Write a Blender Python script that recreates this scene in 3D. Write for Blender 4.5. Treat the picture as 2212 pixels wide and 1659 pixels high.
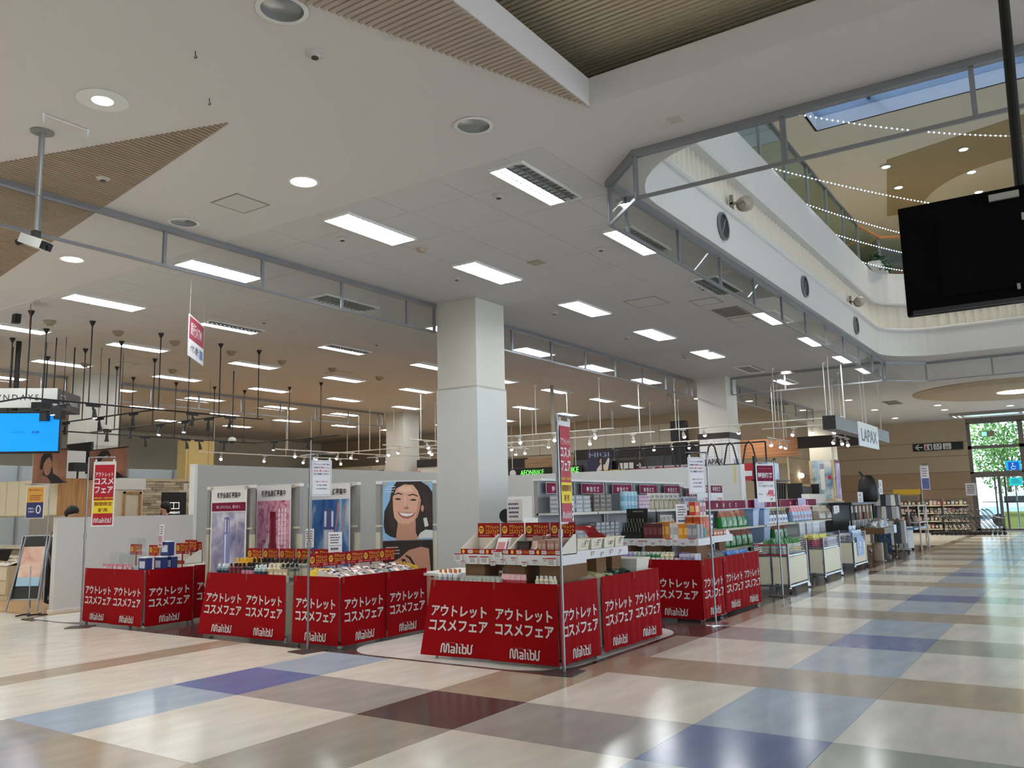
import bpy, bmesh, math, random
from mathutils import Vector, Matrix

R = random.Random(7)
for o in list(bpy.data.objects):
    bpy.data.objects.remove(o)
SC = bpy.context.scene
COL = SC.collection
PI = math.pi

# ------------------------------------------------------------------ camera
cam_d = bpy.data.cameras.new('camera')
cam_d.sensor_fit = 'HORIZONTAL'
cam_d.sensor_width = 36.0
cam_d.lens = 36.0 * 1818.07 / 2212.0
cam_d.clip_start = 0.05
cam_d.clip_end = 300
cam = bpy.data.objects.new('camera', cam_d)
COL.objects.link(cam)
YAW, PITCH, ROLL = 0.592437, 0.145583, 0.0224186
_f = Vector((math.cos(PITCH) * math.cos(YAW), math.cos(PITCH) * math.sin(YAW), math.sin(PITCH)))
_r = Vector((math.sin(YAW), -math.cos(YAW), 0))
_d = _f.cross(_r)
_rr = _r * math.cos(ROLL) + _d * math.sin(ROLL)
_dd = _d * math.cos(ROLL) - _r * math.sin(ROLL)
_m = Matrix((_rr, -_dd, -_f)).transposed().to_4x4()
_m.translation = Vector((0, 0, 1.485))
cam.matrix_world = _m
SC.camera = cam

# ------------------------------------------------------------------ world, sun, exposure
wd = bpy.data.worlds.new('world')
SC.world = wd
wd.use_nodes = True
_bg = wd.node_tree.nodes['Background']
_bg.inputs['Color'].default_value = (0.80, 0.90, 1.0, 1)
_bg.inputs['Strength'].default_value = 1.9
sun_d = bpy.data.lights.new('sun', 'SUN')
sun_d.energy = 3.0
sun_d.angle = 0.02
sun_d.color = (1, 0.95, 0.86)
sun = bpy.data.objects.new('sun', sun_d)
sun.rotation_euler = (math.radians(38), 0, math.radians(200))
COL.objects.link(sun)
LAMP = 18.0          # emission of a lit fluorescent panel
SC.view_settings.view_transform = 'Standard'
SC.view_settings.look = 'None'
SC.view_settings.gamma = 1.0
SC.view_settings.use_curve_mapping = False
SC.view_settings.exposure = 1.0
SC.cycles.use_denoising = True
SC.cycles.max_bounces = 5
SC.cycles.use_adaptive_sampling = True
SC.cycles.adaptive_threshold = 0.1
SC.cycles.diffuse_bounces = 3
SC.cycles.glossy_bounces = 2
SC.cycles.transmission_bounces = 3
SC.cycles.transparent_max_bounces = 12
SC.cycles.sample_clamp_indirect = 6.0
SC.cycles.caustics_reflective = False
SC.cycles.caustics_refractive = False

# ------------------------------------------------------------------ materials
def lin(h):
    if not isinstance(h, str):
        return tuple(h)
    h = h.lstrip('#')
    out = []
    for i in (0, 2, 4):
        c = int(h[i:i + 2], 16) / 255
        out.append(c / 12.92 if c <= 0.04045 else ((c + 0.055) / 1.055) ** 2.4)
    return tuple(out)

MATS = {}
def M(color, rough=0.55, metal=0.0, emit=0.0, noise=None, alpha=1.0, coat=0.0, spec=0.5, bump=None):
    key = (color, rough, metal, emit, noise, alpha, coat, spec, bump)
    if key in MATS:
        return MATS[key]
    m = bpy.data.materials.new('m_' + str(color).replace('#', ''))
    m.use_nodes = True
    nt = m.node_tree
    b = nt.nodes['Principled BSDF']
    c = lin(color)
    b.inputs['Base Color'].default_value = (*c, 1)
    b.inputs['Roughness'].default_value = rough
    b.inputs['Metallic'].default_value = metal
    b.inputs['Specular IOR Level'].default_value = spec
    b.inputs['Coat Weight'].default_value = coat
    b.inputs['Coat Roughness'].default_value = 0.08
    b.inputs['Alpha'].default_value = alpha
    if emit:
        b.inputs['Emission Color'].default_value = (*c, 1)
        b.inputs['Emission Strength'].default_value = emit
    if noise or bump:
        tc = nt.nodes.new('ShaderNodeTexCoord')
        nz = nt.nodes.new('ShaderNodeTexNoise')
        sc, am = noise[:2] if noise else bump
        mp = nt.nodes.new('ShaderNodeMapping')
        if noise and len(noise) > 2:
            mp.inputs['Scale'].default_value = noise[2:5]
        nt.links.new(tc.outputs['Object'], mp.inputs['Vector'])
        nt.links.new(mp.outputs[0], nz.inputs['Vector'])
        nz.inputs['Scale'].default_value = sc
        nz.inputs['Detail'].default_value = 4
        if noise:
            rp = nt.nodes.new('ShaderNodeMapRange')
            rp.inputs[1].default_value = 0.3
            rp.inputs[2].default_value = 0.7
            rp.inputs[3].default_value = 1 - am
            rp.inputs[4].default_value = 1 + am
            nt.links.new(nz.outputs['Fac'], rp.inputs[0])
            mx = nt.nodes.new('ShaderNodeVectorMath')
            mx.operation = 'SCALE'
            mx.inputs[0].default_value = c
            nt.links.new(rp.outputs[0], mx.inputs['Scale'])
            nt.links.new(mx.outputs[0], b.inputs['Base Color'])
        if bump:
            bp = nt.nodes.new('ShaderNodeBump')
            bp.inputs['Strength'].default_value = am
            bp.inputs['Distance'].default_value = 0.01
            nt.links.new(nz.outputs['Fac'], bp.inputs['Height'])
            nt.links.new(bp.outputs[0], b.inputs['Normal'])
    MATS[key] = m
    return m

def Glass(tint=(0.93, 0.96, 0.95), refl=0.10, rough=0.02, name='glass'):
    """thin sheet glass: tinted see-through plus a mirror share that grows at grazing angles"""
    key = ('glass', tint, refl, rough)
    if key in MATS:
        return MATS[key]
    m = bpy.data.materials.new(name)
    m.use_nodes = True
    nt = m.node_tree
    nt.nodes.clear()
    out = nt.nodes.new('ShaderNodeOutputMaterial')
    tr = nt.nodes.new('ShaderNodeBsdfTransparent')
    tr.inputs[0].default_value = (*tint, 1)
    gl = nt.nodes.new('ShaderNodeBsdfGlossy')
    gl.inputs['Roughness'].default_value = rough
    lw = nt.nodes.new('ShaderNodeLayerWeight')
    lw.inputs[0].default_value = 0.25
    mr = nt.nodes.new('ShaderNodeMapRange')
    mr.inputs[3].default_value = refl * 0.5
    mr.inputs[4].default_value = min(1, refl * 4)
    nt.links.new(lw.outputs['Fresnel'], mr.inputs[0])
    mx = nt.nodes.new('ShaderNodeMixShader')
    nt.links.new(mr.outputs[0], mx.inputs[0])
    nt.links.new(tr.outputs[0], mx.inputs[1])
    nt.links.new(gl.outputs[0], mx.inputs[2])
    nt.links.new(mx.outputs[0], out.inputs[0])
    MATS[key] = m
    return m

def wood(c1, c2, scale=1.0, axis=0, rough=0.5):
    key = ('wood', c1, c2, scale, axis, rough)
    if key in MATS:
        return MATS[key]
    m = bpy.data.materials.new('wood')
    m.use_nodes = True
    nt = m.node_tree
    b = nt.nodes['Principled BSDF']
    tc = nt.nodes.new('ShaderNodeTexCoord')
    mp = nt.nodes.new('ShaderNodeMapping')
    s = [14 * scale] * 3
    s[axis] = 0.9 * scale
    mp.inputs['Scale'].default_value = s
    nz = nt.nodes.new('ShaderNodeTexNoise')
    nz.inputs['Scale'].default_value = 2.0
    nz.inputs['Detail'].default_value = 5
    cr = nt.nodes.new('ShaderNodeValToRGB')
    cr.color_ramp.elements[0].position = 0.32
    cr.color_ramp.elements[0].color = (*lin(c1), 1)
    cr.color_ramp.elements[1].position = 0.68
    cr.color_ramp.elements[1].color = (*lin(c2), 1)
    nt.links.new(tc.outputs['Object'], mp.inputs[0])
    nt.links.new(mp.outputs[0], nz.inputs['Vector'])
    nt.links.new(nz.outputs['Fac'], cr.inputs[0])
    nt.links.new(cr.outputs[0], b.inputs['Base Color'])
    b.inputs['Roughness'].default_value = rough
    MATS[key] = m
    return m

def cloud_print(c1, c2, c3, scale=3.0, dist=0.5, stretch=(1, 1, 1), rough=0.4):
    """a printed poster picture: soft marbled three-colour pattern"""
    key = ('cloud', c1, c2, c3, scale, dist, stretch)
    if key in MATS:
        return MATS[key]
    m = bpy.data.materials.new('print')
    m.use_nodes = True
    nt = m.node_tree
    b = nt.nodes['Principled BSDF']
    tc = nt.nodes.new('ShaderNodeTexCoord')
    mp = nt.nodes.new('ShaderNodeMapping')
    mp.inputs['Scale'].default_value = stretch
    nz = nt.nodes.new('ShaderNodeTexNoise')
    nz.inputs['Scale'].default_value = scale
    nz.inputs['Detail'].default_value = 5
    nz.inputs['Distortion'].default_value = dist
    cr = nt.nodes.new('ShaderNodeValToRGB')
    e = cr.color_ramp.elements
    e[0].position = 0.32
    e[0].color = (*lin(c1), 1)
    e[1].position = 0.68
    e[1].color = (*lin(c3), 1)
    k = e.new(0.5)
    k.color = (*lin(c2), 1)
    nt.links.new(tc.outputs['Object'], mp.inputs[0])
    nt.links.new(mp.outputs[0], nz.inputs['Vector'])
    nt.links.new(nz.outputs['Fac'], cr.inputs[0])
    nt.links.new(cr.outputs[0], b.inputs['Base Color'])
    b.inputs['Roughness'].default_value = rough
    MATS[key] = m
    return m

WHITE = M('#e9e9e6', 0.5)
OFFW = M('#dcdad2', 0.6)
CREAM = M('#e6dfc8', 0.55)
BLACK = M('#0c0c0d', 0.45)
DARK = M('#1d1b1b', 0.5)
STEEL = M('#b9bcc0', 0.22, 0.9)
ALU = M('#9b9ea3', 0.35, 0.7)
CHROME = M('#8f9196', 0.25, 0.9)
RED = M('#90000a', 0.65, spec=0.1)
PRINTW = M('#cfcbc8', 0.6)
MAROON = M('#7d0f3a', 0.6, spec=0.2)
CARD = M('#98101c', 0.55, spec=0.2)
YEL = M('#f2c12e', 0.45)
YELP = M('#f0dc28', 0.5)
INK = M('#1c1b24', 0.5)
NAVY = M('#1e2a63', 0.5)
ORD = ('first', 'second', 'third', 'fourth', 'fifth', 'sixth', 'seventh', 'eighth', 'ninth', 'tenth', 'eleventh', 'twelfth', 'thirteenth', 'fourteenth', 'fifteenth', 'sixteenth')
GLASS = Glass()
CLEAR = Glass((0.97, 0.98, 0.98), 0.07, 0.05, 'clear_plastic')
FILM = M('#dfe4ea', 0.12, alpha=0.35, coat=0.3)

# ------------------------------------------------------------------ geometry
class G:
    def __init__(s):
        s.v, s.f, s.mi, s.i = [], [], [], 0
    def face(s, pts):
        n = len(s.v)
        s.v += [tuple(p) for p in pts]
        s.f.append(tuple(range(n, n + len(pts))))
        s.mi.append(s.i)
        return s
    def add(s, vs, fs):
        n = len(s.v)
        s.v += [tuple(p) for p in vs]
        for f in fs:
            s.f.append(tuple(n + k for k in f))
            s.mi.append(s.i)
        return s
    def box(s, x0, y0, z0, x1, y1, z1):
        if x0 > x1: x0, x1 = x1, x0
        if y0 > y1: y0, y1 = y1, y0
        if z0 > z1: z0, z1 = z1, z0
        return s.add([(x0, y0, z0), (x1, y0, z0), (x1, y1, z0), (x0, y1, z0), (x0, y0, z1), (x1, y0, z1), (x1, y1, z1), (x0, y1, z1)],
                     [(0, 3, 2, 1), (4, 5, 6, 7), (0, 1, 5, 4), (1, 2, 6, 5), (2, 3, 7, 6), (3, 0, 4, 7)])
    def cb(s, x, y, z, w, d, h):
        return s.box(x - w / 2, y - d / 2, z, x + w / 2, y + d / 2, z + h)
    def hexa(s, b, t):
        """8-corner block: bottom ring b, top ring t (counter-clockwise from above)"""
        return s.add(list(b) + list(t), [(0, 3, 2, 1), (4, 5, 6, 7), (0, 1, 5, 4), (1, 2, 6, 5), (2, 3, 7, 6), (3, 0, 4, 7)])
    def cyl(s, p0, p1, r, n=10, r1=None, cap=True):
        p0, p1 = Vector(p0), Vector(p1)
        r1 = r if r1 is None else r1
        ax = (p1 - p0)
        if ax.length < 1e-9:
            return s
        ax.normalize()
        u = ax.cross(Vector((0, 0, 1)))
        if u.length < 1e-4:
            u = Vector((1, 0, 0))
        u.normalize()
        w = ax.cross(u)
        vs = []
        for k in range(n):
            a = 2 * PI * k / n
            e = u * math.cos(a) + w * math.sin(a)
            vs.append(p0 + e * r)
            vs.append(p1 + e * r1)
        fs = [(2 * k, 2 * k + 1, (2 * k + 3) % (2 * n), (2 * k + 2) % (2 * n)) for k in range(n)]
        if cap:
            fs.append(tuple(2 * k for k in range(n)))
            fs.append(tuple(2 * k + 1 for k in reversed(range(n))))
        return s.add(vs, fs)
    def tube(s, pts, r, n=8):
        for a, b in zip(pts[:-1], pts[1:]):
            s.cyl(a, b, r, n)
        return s
    def lathe(s, prof, n=16, c=(0, 0, 0)):
        vs, fs = [], []
        for r, z in prof:
            for k in range(n):
                a = 2 * PI * k / n
                vs.append((c[0] + r * math.cos(a), c[1] + r * math.sin(a), c[2] + z))
        m = len(prof)
        for j in range(m - 1):
            for k in range(n):
                fs.append((j * n + k, j * n + (k + 1) % n, (j + 1) * n + (k + 1) % n, (j + 1) * n + k))
        if prof[0][0] > 1e-6:
            fs.append(tuple(reversed(range(n))))
        if prof[-1][0] > 1e-6:
            fs.append(tuple(range((m - 1) * n, m * n)))
        return s.add(vs, fs)
    def prism(s, pts, d0, d1, plane='xz'):
        """extrude a 2-D outline; plane xz extrudes along y, xy along z, yz along x"""
        n = len(pts)
        def P(p, d):
            return {'xz': (p[0], d, p[1]), 'xy': (p[0], p[1], d), 'yz': (d, p[0], p[1])}[plane]
        vs = [P(p, d0) for p in pts] + [P(p, d1) for p in pts]
        fs = [tuple(range(n)), tuple(reversed(range(n, 2 * n)))]
        fs += [(k, n + k, n + (k + 1) % n, (k + 1) % n) for k in range(n)]
        return s.add(vs, fs)
    def sph(s, c, r, n=12, m=7, sz=(1, 1, 1)):
        prof = []
        vs, fs = [], []
        for j in range(m + 1):
            t = PI * j / m
            for k in range(n):
                a = 2 * PI * k / n
                vs.append((c[0] + r * sz[0] * math.sin(t) * math.cos(a), c[1] + r * sz[1] * math.sin(t) * math.sin(a), c[2] + r * sz[2] * math.cos(t)))
        for j in range(m):
            for k in range(n):
                fs.append((j * n + k, (j + 1) * n + k, (j + 1) * n + (k + 1) % n, j * n + (k + 1) % n))
        return s.add(vs, fs)
    def ribbon(s, pts, w, y=0.0):
        """flat stroke in the xz plane, facing -y"""
        for (x0, z0), (x1, z1) in zip(pts[:-1], pts[1:]):
            dx, dz = x1 - x0, z1 - z0
            L = math.hypot(dx, dz) or 1e-6
            nx, nz = -dz / L * w / 2, dx / L * w / 2
            ex, ez = dx / L * w * 0.35, dz / L * w * 0.35
            s.face([(x0 - ex - nx, y, z0 - ez - nz), (x1 + ex - nx, y, z1 + ez - nz), (x1 + ex + nx, y, z1 + ez + nz), (x0 - ex + nx, y, z0 - ez + nz)])
        return s
    def ell(s, cx, cz, rx, rz, y=0.0, n=20):
        return s.face([(cx + rx * math.cos(2 * PI * k / n), y, cz + rz * math.sin(2 * PI * k / n)) for k in range(n)])
    def flat(s, pts, y=0.0):
        return s.face([(a, y, b) for a, b in pts])
    def rect(s, x0, z0, x1, z1, y=0.0):
        return s.face([(x0, y, z0), (x1, y, z0), (x1, y, z1), (x0, y, z1)])
    def mesh(s, name, mats, smooth=False):
        me = bpy.data.meshes.new(name)
        me.from_pydata(s.v, [], s.f)
        if not isinstance(mats, (list, tuple)):
            mats = [mats]
        for m in mats:
            me.materials.append(m)
        if len(mats) > 1:
            me.polygons.foreach_set('material_index', s.mi)
        if smooth:
            me.polygons.foreach_set('use_smooth', [True] * len(s.f))
        me.update()
        return me

def link(name, data, parent=None, loc=(0, 0, 0), rz=0.0, rot=None):
    o = bpy.data.objects.new(name, data)
    COL.objects.link(o)
    o.location = loc
    o.rotation_euler = rot if rot else (0, 0, rz)
    if parent is not None:
        o.parent = parent
    return o

def tag(o, label=None, cat=None, group=None, kind=None):
    if label: o['label'] = label
    if cat: o['category'] = cat
    if group: o['group'] = group
    if kind: o['kind'] = kind
    return o

def thing(name, label, cat, loc=(0, 0, 0), rz=0.0, group=None, rot=None):
    return tag(link(name, None, None, loc, rz, rot), label, cat, group)

def part(name, g, mats, parent, loc=(0, 0, 0), rz=0.0, rot=None, smooth=False):
    me = g.mesh(name, mats, smooth) if isinstance(g, G) else g
    return link(name, me, parent, loc, rz, rot)

def solo(name, g, mats, label, cat, loc=(0, 0, 0), rz=0.0, group=None, rot=None, smooth=False):
    me = g.mesh(name, mats, smooth) if isinstance(g, G) else g
    return tag(link(name, me, None, loc, rz, rot), label, cat, group)

def struct(name, g, mats, parent=None, loc=(0, 0, 0), rz=0.0, smooth=False):
    o = part(name, g, mats, parent, loc, rz, smooth=smooth)
    if parent is None:
        o['kind'] = 'structure'
    return o

def dup(o, loc=None, rz=None, label=None, group=None, parent=None):
    c = o.copy()
    COL.objects.link(c)
    if parent is not None:
        c.parent = parent
    if loc is not None: c.location = loc
    if rz is not None: c.rotation_euler = (0, 0, rz)
    if label: c['label'] = label
    if group: c['group'] = group
    for ch in list(o.children):
        dup(ch, parent=c)
    return c

# ------------------------------------------------------------------ lettering
_tx = bpy.data.curves.new('lettering', 'FONT')
_tx.resolution_u = 2
_to = bpy.data.objects.new('lettering_source', _tx)
COL.objects.link(_to)
TCACHE = {}
def text_geo(body, size=1.0, weight=0.0, spacing=1.0):
    """flat glyph polygons: (verts xy, faces, width, ymin, ymax), origin at the left baseline"""
    key = (body, weight, spacing)
    if key not in TCACHE:
        _tx.body = body
        _tx.size = 1.0
        _tx.offset = weight
        _tx.space_character = spacing
        bpy.context.view_layer.update()
        dg = bpy.context.evaluated_depsgraph_get()
        me = bpy.data.meshes.new_from_object(_to.evaluated_get(dg))
        vs = [(v.co.x, v.co.y) for v in me.vertices]
        fs = [tuple(p.vertices) for p in me.polygons]
        bpy.data.meshes.remove(me)
        xs = [v[0] for v in vs] or [0, 1]
        ys = [v[1] for v in vs] or [0, 1]
        TCACHE[key] = (vs, fs, min(xs), max(xs), min(ys), max(ys))
    return TCACHE[key]

def put_text(g, body, cx, cz, w=None, h=None, y=-0.003, weight=0.012, spacing=1.0, align='c', shear=0.0):
    """add glyphs to geometry g in the local xz plane facing -y, fitted into width w / height h, centred on (cx, cz)"""
    vs, fs, x0, x1, y0, y1 = text_geo(body, 1, weight, spacing)
    bw, bh = max(1e-6, x1 - x0), max(1e-6, y1 - y0)
    if w and h: sx, sy = w / bw, h / bh
    elif w: sx = sy = w / bw
    else: sx = sy = h / bh
    ox = cx - (bw * sx / 2 if align == 'c' else 0)
    oz = cz - bh * sy / 2
    g.add([(ox + (vx - x0) * sx + shear * (vy - y0) * sy, y, oz + (vy - y0) * sy) for vx, vy in vs], fs)
    return g

def bars(g, x0, x1, z0, z1, n, y=-0.003, seed=0, thick=0.45):
    """unreadable fine print: rows of short dashes"""
    r = random.Random(seed)
    st = (z1 - z0) / n
    for k in range(n):
        z = z0 + st * (k + 0.5)
        x = x0 + (x1 - x0) * r.uniform(0, 0.08)
        xe = x1 - (x1 - x0) * r.uniform(0, 0.25)
        while x < xe:
            L = (x1 - x0) * r.uniform(0.05, 0.16)
            g.rect(x, z - st * thick / 2, min(x + L, xe), z + st * thick / 2, y)
            x += L + (x1 - x0) * 0.025
    return g
# ================================================================== THE SETTING
HC = 5.0            # ceiling height

def filled(name, outer, holes, z, mat, flip=False):
    cu = bpy.data.curves.new(name, 'CURVE')
    cu.dimensions = '2D'
    cu.fill_mode = 'BOTH'
    for ring in [outer] + holes:
        sp = cu.splines.new('POLY')
        sp.points.add(len(ring) - 1)
        for p, q in zip(sp.points, ring):
            p.co = (q[0], q[1], 0, 1)
        sp.use_cyclic_u = True
    o = bpy.data.objects.new(name, cu)
    COL.objects.link(o)
    bpy.context.view_layer.update()
    me = bpy.data.meshes.new_from_object(o.evaluated_get(bpy.context.evaluated_depsgraph_get()))
    bpy.data.objects.remove(o)
    bpy.data.curves.remove(cu)
    me.name = name
    for v in me.vertices:
        v.co.z = z
    me.materials.clear()
    me.materials.append(mat)
    return me

def rrect(x0, y0, x1, y1, r, n=8):
    pts = []
    for cx, cy, a0 in ((x1 - r, y1 - r, 0), (x0 + r, y1 - r, 90), (x0 + r, y0 + r, 180), (x1 - r, y0 + r, 270)):
        for k in range(n + 1):
            a = math.radians(a0 + 90 * k / n)
            pts.append((cx + r * math.cos(a), cy + r * math.sin(a)))
    return pts

# ------------------------------------------------------------------ floor
floor = struct('floor', G().box(-10, -12, -0.12, 43.0, 33, -0.022), M('#cfc8b6', 0.3))
def lino(c):
    return M(c, 0.17, noise=(1.6, 0.10, 1, 3.2, 1), spec=0.5)
F_CREAM, F_CREAM2 = lino('#dcd6c8'), lino('#d3d0c8')
F_TAN, F_TAUPE = lino('#aa9a84'), lino('#a1988a')
F_GRAY, F_GREEN = lino('#a3a09c'), lino('#9aa096')
F_BLUE, F_LBLUE = lino('#5d73a6'), lino('#a2b2c2')
F_BROWN = lino('#4d3f3c')
F_DARK, F_WHITE = lino('#4a3a38'), lino('#dfdad4')
XB = []
for n in range(-1, 9):
    b = 3.33 + 4.525 * n
    XB += [(b, b + 1.39, 'b'), (b + 1.39, b + 2.31, 'c'), (b + 2.31, b + 3.65, 'd'), (b + 3.65, b + 4.525, 'e')]
YB = [(-2.6, -1.25, 'L'), (-1.25, 0.1, 'S'), (0.1, 1.46, 'Q'), (1.46, 2.37, 'S'), (2.37, 3.73, 'L'), (3.73, 4.63, 'T'), (4.63, 5.99, 'L'),
      (5.99, 6.87, 'S'), (6.87, 8.24, 'C'), (8.24, 8.70, 'N'), (8.70, 10.1, 'C'), (10.1, 11.5, 'C'), (11.5, 12.9, 'C')]
def fcol(xk, yk):
    if yk == 'S': return {'b': F_LBLUE, 'c': F_BLUE, 'd': F_LBLUE, 'e': F_TAUPE}[xk]
    if yk == 'L': return {'b': F_CREAM, 'c': F_GRAY, 'd': F_CREAM, 'e': F_TAN}[xk]
    if yk == 'Q': return {'b': F_CREAM2, 'c': F_GREEN, 'd': F_CREAM2, 'e': F_TAN}[xk]
    if yk == 'T': return {'b': F_TAUPE, 'c': F_BROWN, 'd': F_TAN, 'e': F_TAN}[xk]
    if yk == 'N': return F_TAN
    return F_CREAM
XZ, YZ = 6.60, 4.03      # where the sales zone begins
TILE = {}
for x0, x1, xk in XB:
    if x0 > 42.5 or x1 < 0.5: continue
    x1 = min(x1, 42.95)
    for y0, y1, yk in YB:
        if x0 > 12 and y1 < -1: continue
        if y0 >= YZ - 0.001 or y1 > YZ:
            if x0 >= XZ:
                if yk != 'T': continue
                y1 = YZ
            elif x1 > XZ:
                if yk == 'T':
                    pass
                else:
                    x1c = XZ
                    key = (round(x1c - x0, 3), round(y1 - y0, 3), fcol(xk, yk).name)
                    if key not in TILE:
                        TILE[key] = G().box(0.001, 0.001, -0.02, x1c - x0 - 0.001, y1 - y0 - 0.001, 0).mesh('tile', fcol(xk, yk))
                    part('tile', TILE[key], None, floor, (x0, y0, 0))
                    continue
        xe = min(x1, XZ) if (yk == 'T' and x0 < XZ < x1) else x1
        key = (round(xe - x0, 3), round(y1 - y0, 3), fcol(xk, yk).name)
        if key not in TILE:
            TILE[key] = G().box(0.001, 0.001, -0.02, xe - x0 - 0.001, y1 - y0 - 0.001, 0).mesh('tile', fcol(xk, yk))
        part('tile', TILE[key], None, floor, (x0, y0, 0))
        if yk == 'T' and x0 < XZ < x1:
            part('tile', G().box(XZ + 0.001, y0, -0.02, x1, YZ, 0).mesh('tile', fcol(xk, yk)), None, floor)
# sales zone: dark flooring with pale rounded inlays
part('dark_flooring', G().box(XZ + 0.001, YZ + 0.001, -0.02, 30, 13.4, -0.001), F_DARK, floor)
part('pale_flooring', G().box(30.001, YZ + 0.001, -0.02, 43, 13.4, -0.001), F_CREAM2, floor)
part('white_inlay', G().prism(rrect(6.66, 4.10, 9.75, 6.85, 0.55, 8), 0.0, 0.0006, 'xy'), F_WHITE, floor)
part('white_inlay', G().prism(rrect(6.66, 12.05, 10.4, 13.38, 0.3, 6), 0.0, 0.0006, 'xy'), F_WHITE, floor)
WOODF = wood('#a87f55', '#cfa878', 1.0, 0, 0.35)
for k in range(24):
    part('plank', G().box(0, 0.002, -0.02, 16, 0.148, 0).mesh('plank', WOODF) if k == 0 else bpy.data.meshes['plank'], None, floor, (7.0, 13.42 + 0.15 * k, -0.0005))
part('shop_flooring', G().box(7.0, 17.05, -0.02, 30, 33, -0.001), WOODF, floor)

# ------------------------------------------------------------------ ceiling
PLASTER = M('#d9d4d2', 0.75, bump=(60, 0.05))
opening = rrect(7.54, -7.0, 23.0, 3.88, 1.35, 10)
CANS = [(3.68, 4.36), (5.95, 4.37), (5.94, 8.75)]     # recessed downlights that are switched off
CX, CY = 6.26, 3.32     # coffer corner
ceil_me = filled('ceiling', [(-10, -12), (43, -12), (43, 33.5), (-10, 33.5)],
                 [opening, [(-6, -9), (CX, -9), (CX, CY), (-6, CY)], [(6.72, 4.12), (42.5, 4.12), (42.5, 33), (6.72, 33)]] + [[(cx + 0.155 * math.cos(a * PI / 12), cy + 0.155 * math.sin(a * PI / 12)) for a in range(24)] for cx, cy in CANS], HC, PLASTER)
ceiling = struct('ceiling', ceil_me, None)
TILEM = M('#d0cecd', 0.85, noise=(240, 0.12))
part('ceiling_base', G().box(6.72, 4.12, HC + 0.012, 42.5, 33, HC + 0.06), M('#9d9b96', 0.9), ceiling)
tmesh = G().box(0.003, 0.003, 0, 0.897, 0.897, 0.02).mesh('ceiling_tile', TILEM)
thalf = G().box(0.003, 0.003, 0, 0.627, 0.897, 0.02).mesh('ceiling_tile', TILEM)
ty0 = 4.57
for j in range(-1, 15):
    for i in range(-1, 16):
        x = 7.35 + 0.9 * i
        y = ty0 + 0.9 * j
        me = tmesh
        if i == -1:
            x, me = 6.72, thalf
        if j == -1:
            me = G().box(0.003, 0.003, 0, 0.897 if i > -1 else 0.627, 0.447, 0.02).mesh('ceiling_tile', TILEM)
            y = 4.12
        part('ceiling_tile', me, None, ceiling, (x, y, HC))
part('ceiling_field', G().box(21.752, 4.12, HC, 42.5, 33, HC + 0.02).box(6.72, 18.072, HC, 21.75, 33, HC + 0.02), TILEM, ceiling)
# coffer: white lip, dark cove, ribbed beige lid
part('coffer_lip', G().box(-6, CY - .004, HC - .004, CX + 0.04, CY + 0.04, HC + 0.26).box(CX - .004, -9, HC - .004, CX + 0.04, CY, HC + 0.26), PLASTER, ceiling)
part('coffer_cove', G().box(-6, CY + 0.04, HC + 0.26, CX + 0.5, CY + 0.5, HC + 0.28).box(CX + 0.04, -9, HC + 0.26, CX + 0.5, CY + 0.04, HC + 0.28)
     .box(-6, CY + 0.5, HC + 0.26, CX + 0.55, CY + 0.54, HC + 0.58).box(CX + 0.5, -9, HC + 0.26, CX + 0.54, CY + 0.5, HC + 0.58), M('#8f877c', 0.8), ceiling)
BEIGE = M('#d2c2a6', 0.75)
g = G()
x = -6.0
while x < CX + 0.5:
    g.box(x, -9, HC + 0.50, x + 0.035, CY + 0.5, HC + 0.54)
    x += 0.06
g.box(-6, -9, HC + 0.54, CX + 0.5, CY + 0.5, HC + 0.58)
o = part('ribbed_lid', g, BEIGE, ceiling); o['kind'] = 'stuff'
# two ribbed beige wedges set into the plaster
g = G()
x = -3.0
while x < CX - 0.02:
    y1 = CY + (CX - x) * (4.17 - CY) / (CX - 3.68)
    g.box(x, CY + 0.0, HC - 0.014, x + 0.034, y1, HC + 0.01)
    x += 0.055
o = part('ribbed_wedge', g, M('#b9aa9a', 0.7), ceiling); o['kind'] = 'stuff'
g = G()
y = 6.13
while y < 14.6:
    g.box(4.57 - 0.311 * (y - 6.09), y, HC - 0.014, 4.57 + 0.1728 * (y - 6.09), y + 0.034, HC + 0.01)
    y += 0.055
o = part('ribbed_wedge', g, M('#a8957e', 0.7), ceiling); o['kind'] = 'stuff'

# ------------------------------------------------------------------ atrium walls and upper floor
def sweep(path, prof, closed=False, fine=None):
    """walls along a plan path; prof = [(outward offset, z), ...]; left of the travel direction is outward"""
    n = len(path)
    nrm = []
    for k in range(n):
        a = Vector(path[max(0, k - 1)])
        b = Vector(path[min(n - 1, k + 1)])
        t = (b - a).normalized()
        nrm.append(Vector((-t.y, t.x)))
    g = G()
    vs, fs = [], []
    m = len(prof)
    for k in range(n):
        for j, (o_, z) in enumerate(prof):
            oo = o_ + (fine(k) if fine and 0 < j < m - 1 else 0)
            p = Vector(path[k]) + nrm[k] * oo
            vs.append((p.x, p.y, z))
    for k in range(n - 1):
        for j in range(m - 1):
            fs.append((k * m + j, (k + 1) * m + j, (k + 1) * m + j + 1, k * m + j + 1))
    return g.add(vs, fs)
def arc(cx, cy, r, a0, a1, n):
    return [(cx + r * math.cos(math.radians(a0 + (a1 - a0) * k / n)), cy + r * math.sin(math.radians(a0 + (a1 - a0) * k / n))) for k in range(n + 1)]
apath = [(7.54, -7.0), (7.54, -2)] + arc(8.89, 2.53, 1.35, 180, 90, 10) + [(12, 3.88), (16, 3.88), (20, 3.88)] + arc(21.65, 2.53, 1.35, 90, 0, 10) + [(23.0, -2), (23.0, -7)]
FASC = M('#d0cecb', 0.6)
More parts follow.
